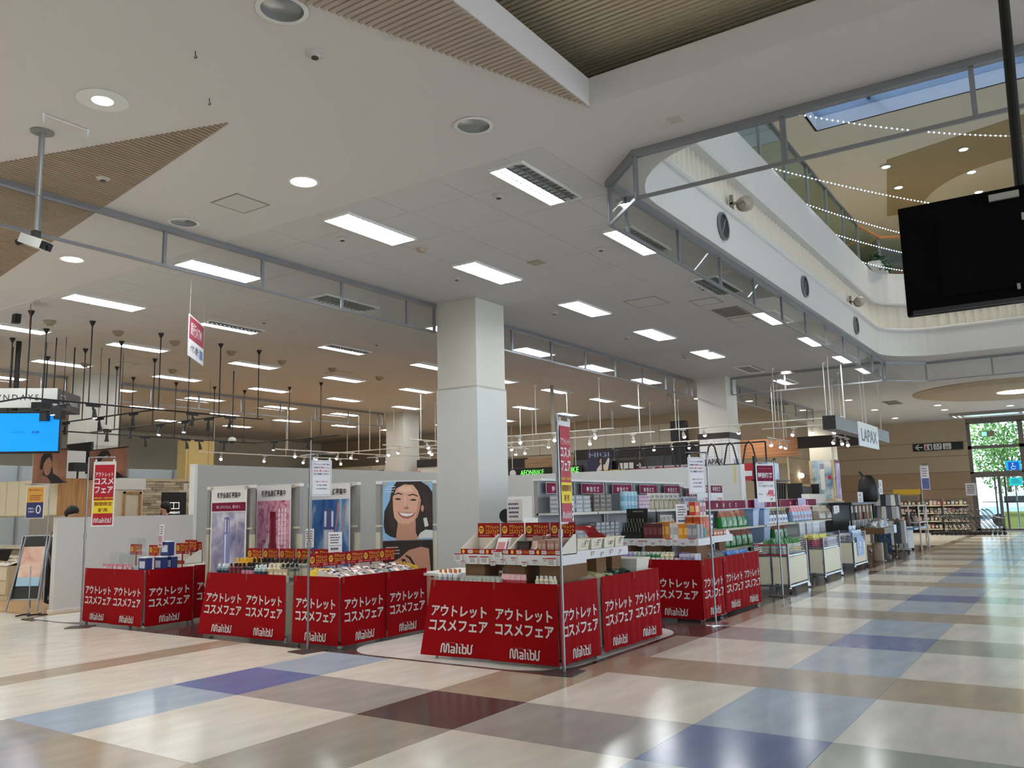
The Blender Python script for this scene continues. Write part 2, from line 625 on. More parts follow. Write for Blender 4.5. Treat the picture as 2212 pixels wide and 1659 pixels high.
wall_atrium = struct('wall_atrium', sweep(apath, [(0.0, 5.0), (0.0, 5.60), (-0.03, 5.62), (-0.05, 5.66), (-0.03, 5.70), (0.0, 5.72), (0.16, 5.74)]), FASC, smooth=False)
part('upper_parapet', sweep(apath, [(0.16, 6.28), (0.02, 6.30), (0.0, 6.34), (0.0, 7.08), (0.02, 7.12), (0.22, 7.12)]), FASC, wall_atrium)
fine_path = []
def dense(path, step):
    out = []
    for a, b in zip(path[:-1], path[1:]):
        a, b = Vector(a), Vector(b)
        n = max(1, int((b - a).length / step))
        out += [tuple(a.lerp(b, k / n)) for k in range(n)]
    return out + [path[-1]]
dp = dense([(7.54, 0.4)] + arc(8.89, 2.53, 1.35, 180, 90, 30) + [(21.65, 3.88)] + arc(21.65, 2.53, 1.35, 90, 0, 30) + [(23.0, -2)], 0.045)
o = part('corrugated_band', sweep(dp, [(0.15, 5.73), (0.15, 5.731), (0.15, 6.29), (0.15, 6.291)], fine=lambda k: 0.022 if k % 4 < 2 else -0.012), M('#dbd3c4', 0.6), wall_atrium)
# round air vents in the lower band
for x, z in ((11.15, 5.33), (15.33, 5.33), (19.45, 5.30)):
    t = thing('air_vent', 'round dark air vent in white atrium band, %s from the near corner' % {11.15: 'first', 15.33: 'second', 19.45: 'third'}[x], 'vent', (x, 3.87, z))
    part('rim', G().lathe([(0.17, 0), (0.20, 0), (0.20, 0.03), (0.17, 0.03), (0.17, 0)], 20), M('#8d8f90', 0.35, 0.7), t, rot=(PI / 2, 0, 0))
    part('bowl', G().lathe([(0.165, 0.012), (0.09, -0.0), (0.0, -0.004)], 20), M('#303336', 0.4), t, rot=(PI / 2, 0, 0))
    part('vane', G().box(-0.012, -0.02, -0.16, 0.012, -0.008, 0.16), ALU, t, rot=(0, 0.6, 0))
for x, z, w in ((11.89, 5.86, 'near'), (19.54, 5.84, 'far')):
    t = thing('floodlight', 'grey metal floodlight on %s end of ribbed atrium band' % w, 'light', (x, 3.97, z))
    part('bracket', G().box(-0.1, -0.05, -0.13, -0.06, 0.0, 0.15).box(-0.1, -0.2, 0.0, -0.06, 0, 0.03), M('#9a948a', 0.5, 0.4), t)
    part('head', G().lathe([(0.06, -0.12), (0.11, -0.08), (0.12, 0.08), (0.09, 0.12)], 14), M('#aba394', 0.5, 0.3), t, (0.05, -0.18, 0.02), rot=(0, 1.2, 0))
# upper storey: floor slab, walls, ceiling with a long rooflight and an added unseen one
slab = filled('floor_upper', [(6.72, -12), (43, -12), (43, 14), (6.72, 14)], [opening], 7.04, M('#b7ae9c', 0.5))
struct('floor_upper', slab, None)
UP = M('#cfc4ad', 0.7)
UZ = 9.6
up_me = filled('ceiling_upper', [(-6, -14), (43, -14), (43, 14), (-6, 14)], [[(17.3, -9), (18.5, -9), (18.5, 4.15), (17.3, 4.15)], [(9.0, -9), (11.0, -9), (11.0, 3.0), (9.0, 3.0)]], UZ, M('#d9d2c2', 0.75))
ceiling_upper = struct('ceiling_upper', up_me, None)
part('rooflight_curb', G().box(17.25, -9, UZ, 17.3, 4.15, UZ + 0.5).box(18.5, -9, UZ, 18.55, 4.15, UZ + 0.5).box(17.25, 4.15, UZ, 18.55, 4.2, UZ + 0.5), M('#e3e4e6', 0.5), ceiling_upper)
part('rooflight_curb', G().box(8.95, -9, UZ, 9.0, 3.0, UZ + 0.5).box(11.0, -9, UZ, 11.05, 3.0, UZ + 0.5).box(8.95, 3.0, UZ, 11.05, 3.05, UZ + 0.5), M('#e3e4e6', 0.5), ceiling_upper)  # curb of the unseen rooflight, added for more daylight on the floor
for k in range(5):
    part('rooflight_bar', G().box(9.0, -8.6 + 2.9 * k, UZ + 0.42, 18.5, -8.52 + 2.9 * k, UZ + 0.5), ALU, ceiling_upper)
part('rooflight_pane', G().box(17.3, -9, UZ + .3, 18.5, 4.15, UZ + .31), Glass((.36, .44, .55), .05, .05, 'rooflight_glass'), ceiling_upper)
part('beige_panel', G().prism([(20.0, -1.0), (21.2, 3.2), (25.6, 4.0), (26.2, -1.0)], UZ - 0.012, UZ, 'xy'), M('#a5936f', 0.7), ceiling_upper)
part('pale_disc', G().prism([(26.5 + 3.6 * math.cos(a * PI / 24), 0.6 + 2.6 * math.sin(a * PI / 24)) for a in range(48)], UZ - 0.02, UZ - 0.012, 'xy'), M('#d8d0ba', 0.7), ceiling_upper)
struct('wall_upper_side', G().box(6.72, 9.0, 7.04, 40, 9.1, UZ), UP)
struct('wall_upper_end', G().box(31.0, -12, 7.04, 31.1, 9.0, UZ), UP)
struct('wall_upper_opposite', G().box(6.72, -11.6, 7.04, 31, -11.5, UZ), UP)
# glass railing of the upper floor
rail = thing('glass_railing', 'glass railing with steel posts along the upper atrium floor', 'railing')
rp = [(9.0, 3.98), (10.5, 3.98), (12.0, 3.98), (13.5, 3.98), (15.0, 3.98), (16.5, 3.98), (18.0, 3.98), (19.5, 3.98), (21.0, 3.98), (22.4, 3.75), (23.1, 2.6), (23.1, 1.1), (23.1, -0.4)]
RG = Glass((0.80, 0.90, 0.88), 0.12, 0.02, 'rail_glass')
for p in rp:
    part('post', G().cb(p[0], p[1], 7.1, 0.05, 0.05, 0.95), ALU, rail)
for a, b in zip(rp[:-1], rp[1:]):
    d = Vector((b[0] - a[0], b[1] - a[1]))
    L = d.length
    ang = math.atan2(d.y, d.x)
    part('pane', G().box(0.04, -0.005, 0.05, L - 0.04, 0.005, 0.9), RG, rail, (a[0], a[1], 7.12), ang)
    part('handrail', G().box(-0.02, -0.035, 0.94, L + 0.02, 0.035, 1.0), M('#6b6e70', 0.4, 0.5) if b[0] < 22 else M('#a9713f', 0.4), rail, (a[0], a[1], 7.1), ang)
plm = M('#24502c', 0.8)
t = thing('planter_greenery', 'low green hedge plants on the upper ledge corner', 'plant', (21.4, 3.72, 7.12))
g = G()
for k in range(160):
    p = Vector((R.uniform(0, 1.2), R.uniform(-0.12, 0.14) - 0.25 * R.random() * 0.4, R.uniform(0.0, 0.28)))
    a = R.uniform(0, 6.28)
    e = Vector((math.cos(a), math.sin(a), R.uniform(-.4, .6))) * 0.06
    f = Vector((-math.sin(a), math.cos(a), R.uniform(0, .7))) * 0.035
    g.face([p - e, p - f, p + e, p + f])
part('foliage', g, plm, t)
part('trough', G().box(0, -0.12, 0, 1.2, 0.14, 0.10), M('#d5d3ce', 0.6), t)

# ------------------------------------------------------------------ smoke barriers: glass curtains under the ceiling
def barrier(label, path, posts, gl=GLASS, z0=4.5):
    t = thing('smoke_barrier', label, 'glass barrier')
    for k, (a, b) in enumerate(zip(path[:-1], path[1:])):
        a, b = Vector(a), Vector(b)
        d = b - a
        L = d.length
        ang = math.atan2(d.y, d.x)
        loc = (a.x, a.y, 0)
        part('top_rail', G().box(-0.02, -0.04, HC - 0.065, L + 0.02, 0.04, HC - 0.001), ALU, t, loc, ang)
        part('bottom_rail', G().box(0, -0.014, z0 - 0.012, L, 0.014, z0 + 0.022), ALU, t, loc, ang)
        cuts = [0.0] + [s for s in posts[k] if 0.05 < s < L - 0.05] + [L]
        for s in cuts:
            part('post', G().box(s - 0.02, -0.018, z0, s + 0.02, 0.018, HC - 0.06), ALU, t, loc, ang)
        for s0, s1 in zip(cuts[:-1], cuts[1:]):
            part('pane', G().box(s0 + 0.02, -0.004, z0 + 0.02, s1 - 0.02, 0.004, HC - 0.06), gl, t, loc, ang)
    return t
BG = Glass((0.965, 0.975, 0.975), 0.08, 0.015, 'barrier_glass')
barrier('glass smoke barrier under ceiling from left edge to the big column', [(1.4, 9.06), (11.09, 9.06)], [[1.5, 3.0, 4.5, 5.99, 7.49, 8.98]], BG)
barrier('glass smoke barrier between the big column and the brick column', [(11.96, 9.06), (22.7, 9.06)], [[1.53 + 1.475 * k for k in range(7)]], BG)
barrier('chamfered glass smoke barrier around the atrium opening', [(7.47, -3.5), (7.38, 3.42), (7.93, 4.0), (23.2, 4.0), (24.05, 3.15), (24.05, -3)],
        [[0.9 + 1.52 * k for k in range(4)] + [5.45], [], [0.42 + 1.475 * k for k in range(11)], [], [1.5, 3.0, 4.5]], BG)
barrier('distant glass smoke barrier above the eyewear shop', [(3.0, 21.0), (11.1, 21.0)], [[1.5 * k for k in range(1, 6)]], BG)
barrier('distant glass smoke barrier behind the eyewear shop', [(11.96, 21.0), (22.7, 21.0)], [[1.5 * k for k in range(1, 8)]], BG)
barrier('glass smoke barrier from brick column toward the atrium', [(23.15, 8.05), (23.15, 4.1)], [[1.5, 3.0]], BG)
barrier('glass smoke barrier behind the brick column over far shops', [(23.65, 8.5), (33.5, 8.5)], [[1.5 * k for k in range(1, 7)]], BG)

# ------------------------------------------------------------------ columns
COLM = M('#d3d0c6', 0.7)
def column(x0, y0, x1, y1, zl, lower, n=''):
    c = struct('column', G().box(x0, y0, zl, x1, y1, HC), COLM)
    part('lower_cladding', G().box(x0 - 0.015, y0 - 0.015, 0, x1 + 0.015, y1 + 0.015, zl - 0.012), lower, c)
    part('joint_trim', G().box(x0 - 0.02, y0 - 0.02, zl - 0.014, x1 + 0.02, y1 + 0.02, zl + 0.008), M('#b9b6ad', 0.5), c)
    return c
column(11.12, 8.19, 11.95, 9.02, 3.50, M('#d6d6d2', 0.6))
column(11.12, 20.0, 11.95, 20.83, 3.0, M('#d8d6d0', 0.6))
column(22.7, 20.0, 23.55, 20.83, 3.4, COLM)
c2 = column(22.7, 8.08, 23.58, 8.92, 3.42, M('#b9b7b2', 0.7))
part('black_band', G().box(22.66, 8.04, 3.26, 23.62, 8.96, 3.42), M('#1b1514', 0.5), c2)
bm = G().box(0.004, 0, 0.004, 0.212, 0.012, 0.066).mesh('brick', M('#e4e3e1', 0.6))
bm2 = G().box(0, 0.004, 0.004, 0.012, 0.202, 0.066).mesh('brick', M('#e4e3e1', 0.6))
for j in range(18):
    z = 2.0 + 0.07 * j
    for i in range(4):
        part('brick', bm, None, c2, (22.69 + 0.218 * i, 8.053, z))
        part('brick', bm2, None, c2, (22.673, 8.07 + 0.21 * i, z))
yc = struct('column', G().box(18.75, 27.0, 0, 19.95, 27.5, 4.2), M('#c9b274', 0.6))

# ------------------------------------------------------------------ partition walls
PART = M('#b5b4ae', 0.65)
wl = struct('wall_left', G().box(9.68, 13.6, 0, 17.5, 13.72, 2.40), PART)
part('low_panel', G().box(7.17, 13.6, 0.05, 9.66, 13.72, 1.485), M('#cfccca', 0.65), wl)
part('low_base', G().box(7.15, 13.56, 0, 9.7, 13.74, 0.05), M('#e2e0da', 0.5), wl)
part('end_trim', G().box(9.64, 13.58, 0, 9.70, 13.74, 2.41), M('#e4e2dd', 0.5), wl)
wr = struct('wall_right', G().box(18.0, 6.15, 0, 18.1, 12.6, 2.30), M('#cfd0cc', 0.65))
part('end_trim', G().box(17.98, 6.13, 0, 18.12, 6.18, 2.31), M('#e6e7e6', 0.5), wr)
part('corner_tape', G().box(17.992, 6.30, 1.9, 17.998, 6.34, 2.29), M('#d8c98a', 0.5), wr)

# the mall behind the photographer
struct('wall_behind', G().box(-10.2, -12, 0, -10, 33.2, HC), M('#cfc6b4', 0.7))
struct('wall_opposite', G().box(-10.2, -12.2, 0, 43.2, -12, .25).box(-10.2, -12.2, 4.5, 43.2, -12, HC).box(-10.2, -12.2, .25, -8, -12, 4.5).box(30, -12.2, .25, 43.2, -12, 4.5), M('#cfc6b4', 0.7))
w2 = struct('window_2', G().box(-8, -12.15, .25, -7.9, -12.05, 4.5), ALU)
for k in range(1, 14):
    part('mullion', G().box(-8 + 2.7 * k, -12.15, .25, -7.92 + 2.7 * k, -12.05, 4.5), ALU, w2)
struct('wall_opposite_upper', G().box(-6.2, -14.2, HC, 43.2, -14, UZ), M('#cfc6b4', 0.7))
struct('wall_behind_upper', G().box(-6.2, -14, HC + .85, -6, 14, UZ), M('#cfc6b4', 0.7))
struct('wall_side_upper', G().box(-6.2, 14, HC + .9, 43, 14.2, UZ), M('#cfc6b4', 0.7))
struct('wall_end_upper', G().box(43.0, -14, UZ - .1, 43.2, 14.2, UZ), M('#cfc6b4', 0.7))
# ================================================================== LAMPS
FRAME = M('#e8e8e4', 0.5)
TUBE = M((0.93, 0.97, 1.0), 0.5, emit=LAMP)
TUBE_OFF = M('#b9b7b2', 0.5)
LOUV = M('#7f8486', 0.4)
LX, LY = 1.25, 0.43
def ring_geo(lx, ly, w, z0, z1):
    return (G().box(-lx / 2, -ly / 2, z0, lx / 2, -ly / 2 + w, z1).box(-lx / 2, ly / 2 - w, z0, lx / 2, ly / 2, z1)
            .box(-lx / 2, -ly / 2 + w, z0, -lx / 2 + w, ly / 2 - w, z1).box(lx / 2 - w, -ly / 2 + w, z0, lx / 2, ly / 2 - w, z1))
fr_me = ring_geo(LX, LY, 0.018, -0.03, 0.0).mesh('frame', FRAME)
full_me = G().face([(-LX / 2 + .018, -LY / 2 + .018, -.008), (-LX / 2 + .018, LY / 2 - .018, -.008), (LX / 2 - .018, LY / 2 - .018, -.008), (LX / 2 - .018, -LY / 2 + .018, -.008)]).mesh('diffuser', TUBE)
half_me = G().face([(-LX / 2 + .018, 0.0, -.008), (-LX / 2 + .018, LY / 2 - .018, -.008), (LX / 2 - .018, LY / 2 - .018, -.008), (LX / 2 - .018, 0.0, -.008)]).mesh('diffuser', TUBE)
dark_me = G().face([(-LX / 2 + .018, -LY / 2 + .018, -.008), (-LX / 2 + .018, 0.0, -.008), (LX / 2 - .018, 0.0, -.008), (LX / 2 - .018, -LY / 2 + .018, -.008)]).mesh('unlit_tray', TUBE_OFF)
off_me = G().face([(-LX / 2 + .018, -LY / 2 + .018, -.008), (-LX / 2 + .018, LY / 2 - .018, -.008), (LX / 2 - .018, LY / 2 - .018, -.008), (LX / 2 - .018, -LY / 2 + .018, -.008)]).mesh('unlit_tray', TUBE_OFF)
g = G()
for k in range(1, 4):
    y = -LY / 2 + .018 + (LY - .036) * k / 4
    g.box(-LX / 2 + .018, y - .006, -.03, LX / 2 - .018, y + .006, -.010)
for k in range(1, 13):
    x = -LX / 2 + .018 + (LX - .036) * k / 13
    g.box(x - .005, -LY / 2 + .018, -.03, x + .003, LY / 2 - .018, -.010)
louv_me = g.mesh('louver', LOUV)
FIX = {}
def fixture(x, y, mode):
    near = x < 14 and y < 14
    lab = {'full': 'unseen fluorescent ceiling light, added to brighten the near mall',
           'half': 'rectangular recessed fluorescent ceiling light with only one half lit',
           'off': 'rectangular louvered ceiling light that is switched off'}[mode]
    if x > 6:
        lab = '%s fluorescent ceiling light, %s from plaster edge in the %s row behind the atrium' % ({'full': 'fully lit', 'half': 'half-lit', 'off': 'unlit'}[mode], ORD[min(range(9), key=lambda i: abs(x - (7.5, 10, 13, 16, 19, 22, 25, 28, 31)[i]))], ORD[min(range(9), key=lambda i: abs(y - (4.66, 7.13, 10.13, 13.13, 16.15, 19.15, 22.1, 25.2, 28.2)[i]))])
    t = thing('fluorescent_ceiling_light', lab, 'ceiling light', (x, y, HC), 0, 'fluorescent ceiling lights, ' + mode)
    part('frame', fr_me, None, t)
    if mode == 'full':
        part('diffuser', full_me, None, t)
    elif mode == 'half':
        part('diffuser', half_me, None, t)
        part('unlit_tray', dark_me, None, t)
    else:
        part('unlit_tray', off_me, None, t)
    if near:
        part('louver', louv_me, None, t)
for x in (7.5, 10.02, 13.0, 15.97, 18.96, 21.95):
    for y in (4.66, 7.13, 10.13, 13.13, 16.15, 19.15, 22.1, 25.2, 28.2):
        if y == 4.66: m = 'off' if abs(x - 13) < .1 else 'half'
        elif y == 7.13: m = 'full' if x < 21 else 'off'
        elif y == 10.13: m = 'off' if 9 < x < 11 else 'full'
        elif y == 13.13: m = 'full' if x < 8 else 'half'
        else: m = 'half'
        if x < 8 and y > 17: continue
        fixture(x, y, m)
for x, y in ((24.96, 7.05), (24.95, 13.13), (27.4, 13.2), (24.95, 16.2), (27.9, 16.2), (24.95, 19.2), (24.95, 22.1), (27.9, 22.1), (27.9, 25.2), (24.95, 25.2), (27.9, 19.2)):
    fixture(x, y, 'half')
for x in (-8.0, -5.0, -2.2, 0.8):  # both loops here: unseen lamps added to light the near mall
    for y in (6.6, 9.9, 13.4, 17.0, 21.0):
        fixture(x, y, 'full')
for x in (2.0, 4.5):
    for y in (16.5, 20.0):
        fixture(x, y, 'full')
# downlights in the plaster ceiling
CAN = M('#a8abad', 0.28, 0.85)
for k, (x, y) in enumerate(CANS):
    t = thing('recessed_downlight', ['unlit metal can downlight at the top edge beside ribbed wedge', 'unlit metal can downlight between the atrium and the tiled ceiling', 'unlit metal can downlight beside the left glass barrier rail'][k], 'ceiling light', (x, y, HC))
    part('rim', G().lathe([(0.15, 0.0), (0.18, -0.002), (0.185, -0.008), (0.15, -0.012), (0.15, 0.0)], 28), WHITE, t)
    part('reflector', G().lathe([(0.152, -0.006), (0.15, 0.10), (0.12, 0.26), (0.0, 0.27)], 28), CAN, t, smooth=True)
    part('lamp_holder', G().lathe([(0.0, 0.16), (0.035, 0.18), (0.035, 0.268)], 12), DARK, t)
def downlight(x, y, r, label, col=(1, 0.93, 0.82), e=18, group=None, spot=0, z=HC, ring=0.03):
    t = thing('recessed_downlight', label, 'ceiling light', (x, y, z), 0, group)
    part('rim', G().lathe([(r, 0.0), (r + ring, -0.002), (r + ring, -0.010), (r, -0.012), (r, 0.0)], 24), WHITE, t)
    part('lens', G().lathe([(0.0, -0.004), (r, -0.004), (r, -0.003)], 24), M(col, 0.4, emit=e), t)
    if spot:
        ld = bpy.data.lights.new('bulb', 'SPOT')
        ld.energy = spot
        ld.spot_size = 1.9
        ld.spot_blend = 0.8
        ld.color = col
        ld.shadow_soft_size = 0.08
        link('bulb', ld, t, (0, 0, -0.03))
downlight(3.67, 6.61, 0.085, 'bright white downlight with wide trim ring near left glass rail', (1, 1, 0.95), 30, spot=120, ring=0.12)
downlight(5.93, 6.63, 0.14, 'warm lit downlight between access hatch and fluorescent lights', (1, 0.86, 0.68), 2.0, spot=60)
downlight(5.92, 11.23, 0.14, 'warm lit downlight behind the left glass barrier', (1, 0.86, 0.68), 2.0, spot=60)
for n_, (x, y) in enumerate(((31.34, 6.69), (35.6, 6.65), (40, 6.66), (35.7, 4.4), (40.2, 4.43), (37.8, 4.43), (38.1, 2.15), (35.8, 11.2), (23.1, 6.5), (33.5, 8.87), (29, 9.5), (27, 10.6), (31, 11.5), (40.2, 2.1))):
    downlight(x, y, 0.12, 'small round lit downlight in the far hall ceiling' if n_ > 7 else 'round lit downlight before the entrance glass, %s listed from left' % ORD[n_], (1, 0.93, 0.8), 14, 'round downlights over the far hall', spot=170)
for n_, (x, y) in enumerate(((21.6, 3.3), (23.3, 3.3), (19.9, 1.6), (21.6, 1.6), (23.3, 1.6), (25.0, 1.6), (26.5, 3.4))):
    downlight(x, y, 0.09, 'small bright downlight in the upper storey ceiling, %s counted by rows' % ORD[n_], (1, 0.95, 0.82), 25, 'upper storey downlights', spot=60, z=UZ - 0.02)
for x in (12, 16.5, 21, 25.5):
    t = thing('fluorescent_ceiling_light', 'fluorescent ceiling light over the upper storey walkway', 'ceiling light', (x, 6.4, UZ), 0, 'upper storey fluorescent lights')
    part('frame', fr_me, None, t)
    part('diffuser', full_me, None, t)
# ceiling hardware -------------------------------------------------
HATCH = M('#7e7b76', 0.5)
def hatch(x, y, s, label, w=0.012):
    t = thing('access_hatch', label, 'ceiling hatch', (x, y, HC))
    part('frame', ring_geo(s, s, w, -0.006, 0.0), HATCH, t)
    part('panel', G().box(-s / 2 + w, -s / 2 + w, -0.004, s / 2 - w, s / 2 - w, 0), M('#d3cfc8', 0.75), t)
hatch(5.95, 7.70, 0.46, 'square access hatch in plaster ceiling beside warm downlight')
hatch(13.3, 6.07, 0.6, 'large access hatch in the tiled ceiling, nearer of two')
hatch(13.95, 5.22, 0.46, 'small access hatch in tiled ceiling near glass barrier')
hatch(15.8, 5.2, 0.46, 'small access hatch in tiled ceiling beyond grey vent')
hatch(11.0, 18.3, 0.5, 'access hatch in the ceiling above black track lights')
hatch(15.2, 15.6, 0.5, 'access hatch in ceiling left of the big column')
VENT = M('#8f8a83', 0.6)
for x, y, lx, ly, lab in ((15.0, 5.14, 0.75, 0.5, 'grey ceiling air vent beside the atrium glass barrier'), (21.96, 7.11, 1.0, 0.5, 'slatted grey ceiling vent in front of the brick column'),
                          (19.3, 15.0, 1.1, 0.45, 'flat beige ceiling air panel left of big column'), (30.5, 8.9, 1.2, 0.6, 'grey slatted air panel over far shops'), (33.4, 5.6, 1.3, 0.5, 'grey air panel in the far entrance ceiling')):
    t = thing('air_vent', lab, 'vent', (x, y, HC))
    part('frame', ring_geo(lx, ly, 0.03, -0.015, 0.0), VENT, t)
    for k in range(8):
        yy = -ly / 2 + 0.03 + (ly - 0.06) * (k + 0.5) / 8
        part('slat', G().box(-lx / 2 + .03, yy - .02, -.012, lx / 2 - .03, yy + .008, -.004), VENT, t)
    part('backing', G().box(-lx / 2 + .03, -ly / 2 + .03, -.003, lx / 2 - .03, ly / 2 - .03, 0), M('#5c5853', 0.7), t)
solo('smoke_detector_plate', G().box(-.06, -.06, -.015, .06, .06, 0), M('#c6c2b4', 0.5), 'small square plate on ceiling beside atrium glass rail', 'ceiling plate', (6.96, 2.8, HC))
spk = G().lathe([(0.075, 0), (0.075, -0.012), (0.045, -0.02), (0.03, -0.035), (0.0, -0.036)], 16).mesh('sprinkler', [M('#c9c7c2', 0.4)])
spk2 = G().lathe([(0.028, -0.02), (0.028, -0.045), (0.0, -0.046)], 12).mesh('nozzle', M('#55524e', 0.4, 0.4))
for x, y in ((4.22, 4.61), (4.6, 8.2), (7.54, 5.2), (7.54, 7.68), (10.03, 5.22), (9.98, 7.7), (12.98, 4.9), (12.95, 7.75), (15.9, 7.75), (10.1, 12.3), (13.0, 12.2), (15.9, 12.4), (18.9, 7.7)):
    t = thing('fire_sprinkler', 'small round sprinkler head on the ceiling', 'sprinkler', (x, y, HC), 0, 'ceiling sprinkler heads')
    part('plate', spk, None, t)
    part('nozzle', spk2, None, t)
sm = G().lathe([(0.10, 0), (0.10, -0.02), (0.08, -0.06), (0.055, -0.065), (0.05, -0.09), (0.0, -0.092)], 18).mesh('smoke_detector', M('#9d8f79', 0.6))
for x, y in ((7.66, 15.17), (8.93, 15.11), (10.19, 15.16), (11.6, 15.2), (13.1, 15.3), (14.6, 15.2), (16.4, 15.3), (8.4, 19.0), (10.4, 18.9), (12.2, 18.2)):
    solo('heat_detector', sm, None, 'round beige detector dome on the shop ceiling', 'detector', (x, y, HC), 0, 'beige detector domes on the left ceiling')
solo('heat_detector', G().lathe([(0.07, 0), (0.07, -0.02), (0.045, -0.05), (0.0, -0.055)], 16), M('#b5a894', 0.5), 'single beige detector dome between the near fluorescent lights', 'detector', (8.52, 7.17, HC))
solo('heat_detector', G().lathe([(0.06, 0), (0.06, -0.02), (0.03, -0.045), (0.0, -0.05)], 16), M('#8f887c', 0.5), 'dark detector dome near far fluorescent lights before brick column', 'detector', (18.6, 6.95, HC))
solo('ceiling_plate', G().box(-.1, -.1, -.012, .1, .1, 0), M('#a89c8a', 0.5), 'small beige square plate on tiled ceiling', 'ceiling plate', (10.05, 6.29, HC))
# hooks and hanging bracket near the left camera pole
for x, y, lab in ((3.66, 5.32, 'tiny dark ceiling hook nearest the top edge'), (4.19, 5.87, 'tiny dark ceiling hook beside the ribbed wedge tip')):
    solo('ceiling_hook', G().tube([(0, 0, 0), (0, 0, -0.03), (0.015, 0, -0.045), (0, 0, -0.06), (-0.012, 0, -0.05)], 0.004, 6), DARK, lab, 'hook', (x, y, HC))
t = thing('ceiling_bracket', 'thin white bracket bar under ceiling above camera pole', 'bracket', (3.5, 7.25, HC))
part('rod', G().cyl((0, 0, -0.01), (0.4, 0, -0.01), 0.006), WHITE, t)
for x in (0, 0.4):
    part('foot', G().prism([(-0.012, 0), (0.012, 0), (0.002, -0.09), (-0.002, -0.09)], -0.01, 0.01), WHITE, t, (x, 0, 0))
# pole camera at the upper left
t = thing('security_camera', 'white security camera on a long grey ceiling pole', 'camera', (3.68, 7.62, HC))
part('flange', G().lathe([(0.10, 0), (0.10, -0.012), (0.03, -0.02)], 20), M('#8b8a86', 0.5), t)
part('pole', G().cyl((0, 0, -0.01), (0, 0, -0.62), 0.026, 12).cyl((0, 0, -0.6), (0, 0, -0.98), 0.02, 12), M('#9b9c9b', 0.4, 0.3), t)
part('bracket', G().box(-0.03, -0.03, -1.02, 0.03, 0.03, -0.95), DARK, t)
b = part('body', G().box(-0.055, -0.09, -0.04, 0.055, 0.13, 0.045), M('#d8d9d6', 0.4), t, (0.0, -0.0, -1.06), rot=(0.35, 0, 0.5))
part('lens', G().box(-0.05, -0.135, -0.035, 0.05, -0.088, 0.035).cyl((0, -0.137, 0), (0, -0.145, 0), 0.025), BLACK, b)
part('cable_end', G().cyl((0, 0.13, -0.02), (0, 0.17, -0.05), 0.03), DARK, b)
# dome camera style cylinder above the far shelves
# ceiling-hung display seen from behind at the right edge
TVX = 6.5
t = thing('hanging_display', 'large black flat display hanging on a pole from the ceiling', 'display', (TVX, 0.2, 0))
part('pole', G().cyl((0.05, -0.03, 3.5), (0.05, -0.06, HC), 0.035, 12), BLACK, t)
part('housing', G().box(0, -0.62, 2.78, 0.07, 0.74, 3.58), M('#030304', 0.6, spec=0.1), t)
part('back_cover', G().box(-0.02, -0.4, 2.88, 0.0, 0.5, 3.45), M('#040405', 0.6, spec=0.1), t)
part('lower_strip', G().box(-0.012, -0.62, 2.78, 0.0, 0.70, 2.81), M('#1a1b1c', 0.3), t)
part('sticker', G().box(-0.024, -0.02, 3.50, -0.001, 0.16, 3.545), M('#b5b3ac', 0.6), t)
part('sticker', G().box(-0.024, -0.09, 3.33, -0.0205, -0.02, 3.38), M('#b5b3ac', 0.6), t)
part('socket', G().box(-0.024, 0.03, 2.86, -0.001, 0.05, 2.90), ALU, t)
# strings of small lights across the atrium
LED = M((0.75, 0.88, 1.0), 0.5, emit=6.0)
bead = G().sph((0, 0, 0), 0.011, 6, 4)
for n, (a, b, sag) in enumerate((((11.0, 3.9, 7.25), (17.5, -3.0, 7.6), 0.55), ((13.9, 3.9, 7.12), (20.5, -0.5, 7.1), 0.18), ((16.1, 3.9, 7.12), (22.5, 0.8, 7.1), 0.15),
                                 ((18.4, 3.9, 7.12), (23.0, 1.6, 7.1), 0.10), ((21.0, 3.9, 7.12), (23.0, 2.7, 7.1), 0.06))):
    a, b = Vector(a), Vector(b)
    t = thing('string_lights', 'blue-white string of small lights across the atrium, %s from the near end' % ('first', 'second', 'third', 'fourth', 'fifth')[n], 'string lights')
    pts = []
    cnt = int((b - a).length / 0.085)
    for k in range(cnt + 1):
        u = k / cnt
        p = a.lerp(b, u)
        p.z -= sag * 4 * u * (1 - u)
        pts.append(p)
    g = G()
    for p in pts:
        g.add([(p.x + v[0], p.y + v[1], p.z + v[2]) for v in bead.v], bead.f)
    part('bulbs', g, LED, t)['kind'] = 'stuff'
    part('wire', G().tube(pts[::4] + [pts[-1]], 0.004, 4), M('#cfd6e0', 0.4), t)
# ================================================================== RED SALE CARTS
SW, SH = 0.715, 0.735
LOGO = [[(0, 0), (0.02, .80), (0.08, .95), (0.16, .97), (0.22, .85), (0.24, .18), (0.29, .04), (0.36, .04), (0.41, .16), (0.41, .82), (0.47, .96), (0.55, .95), (0.60, .80), (0.64, 0)],
        [(0.80, .66), (1.02, .64), (1.06, .55), (1.06, 0), (0.86, 0), (0.81, .10), (0.81, .22), (0.87, .32), (1.05, .32)], [(1.18, 1), (1.25, .98), (1.25, 0)], [(1.42, .66), (1.47, .64), (1.47, .06), (1.55, 0)],
        [(1.64, 1), (1.70, .98), (1.70, .06), (1.75, 0), (1.93, 0), (1.98, .08), (1.98, .56), (1.92, .66), (1.72, .66)], [(2.10, .98), (2.12, .14), (2.20, 0), (2.32, 0), (2.38, .14), (2.40, .85), (2.46, 1.0)]]
def logo(g, x, z, w, y=-0.003, t=0.17):
    s = w / 2.46
    for st in LOGO:
        g.ribbon([(x + a * s, z + b * s * .64) for a, b in st], t * s * .64, y)
    return g
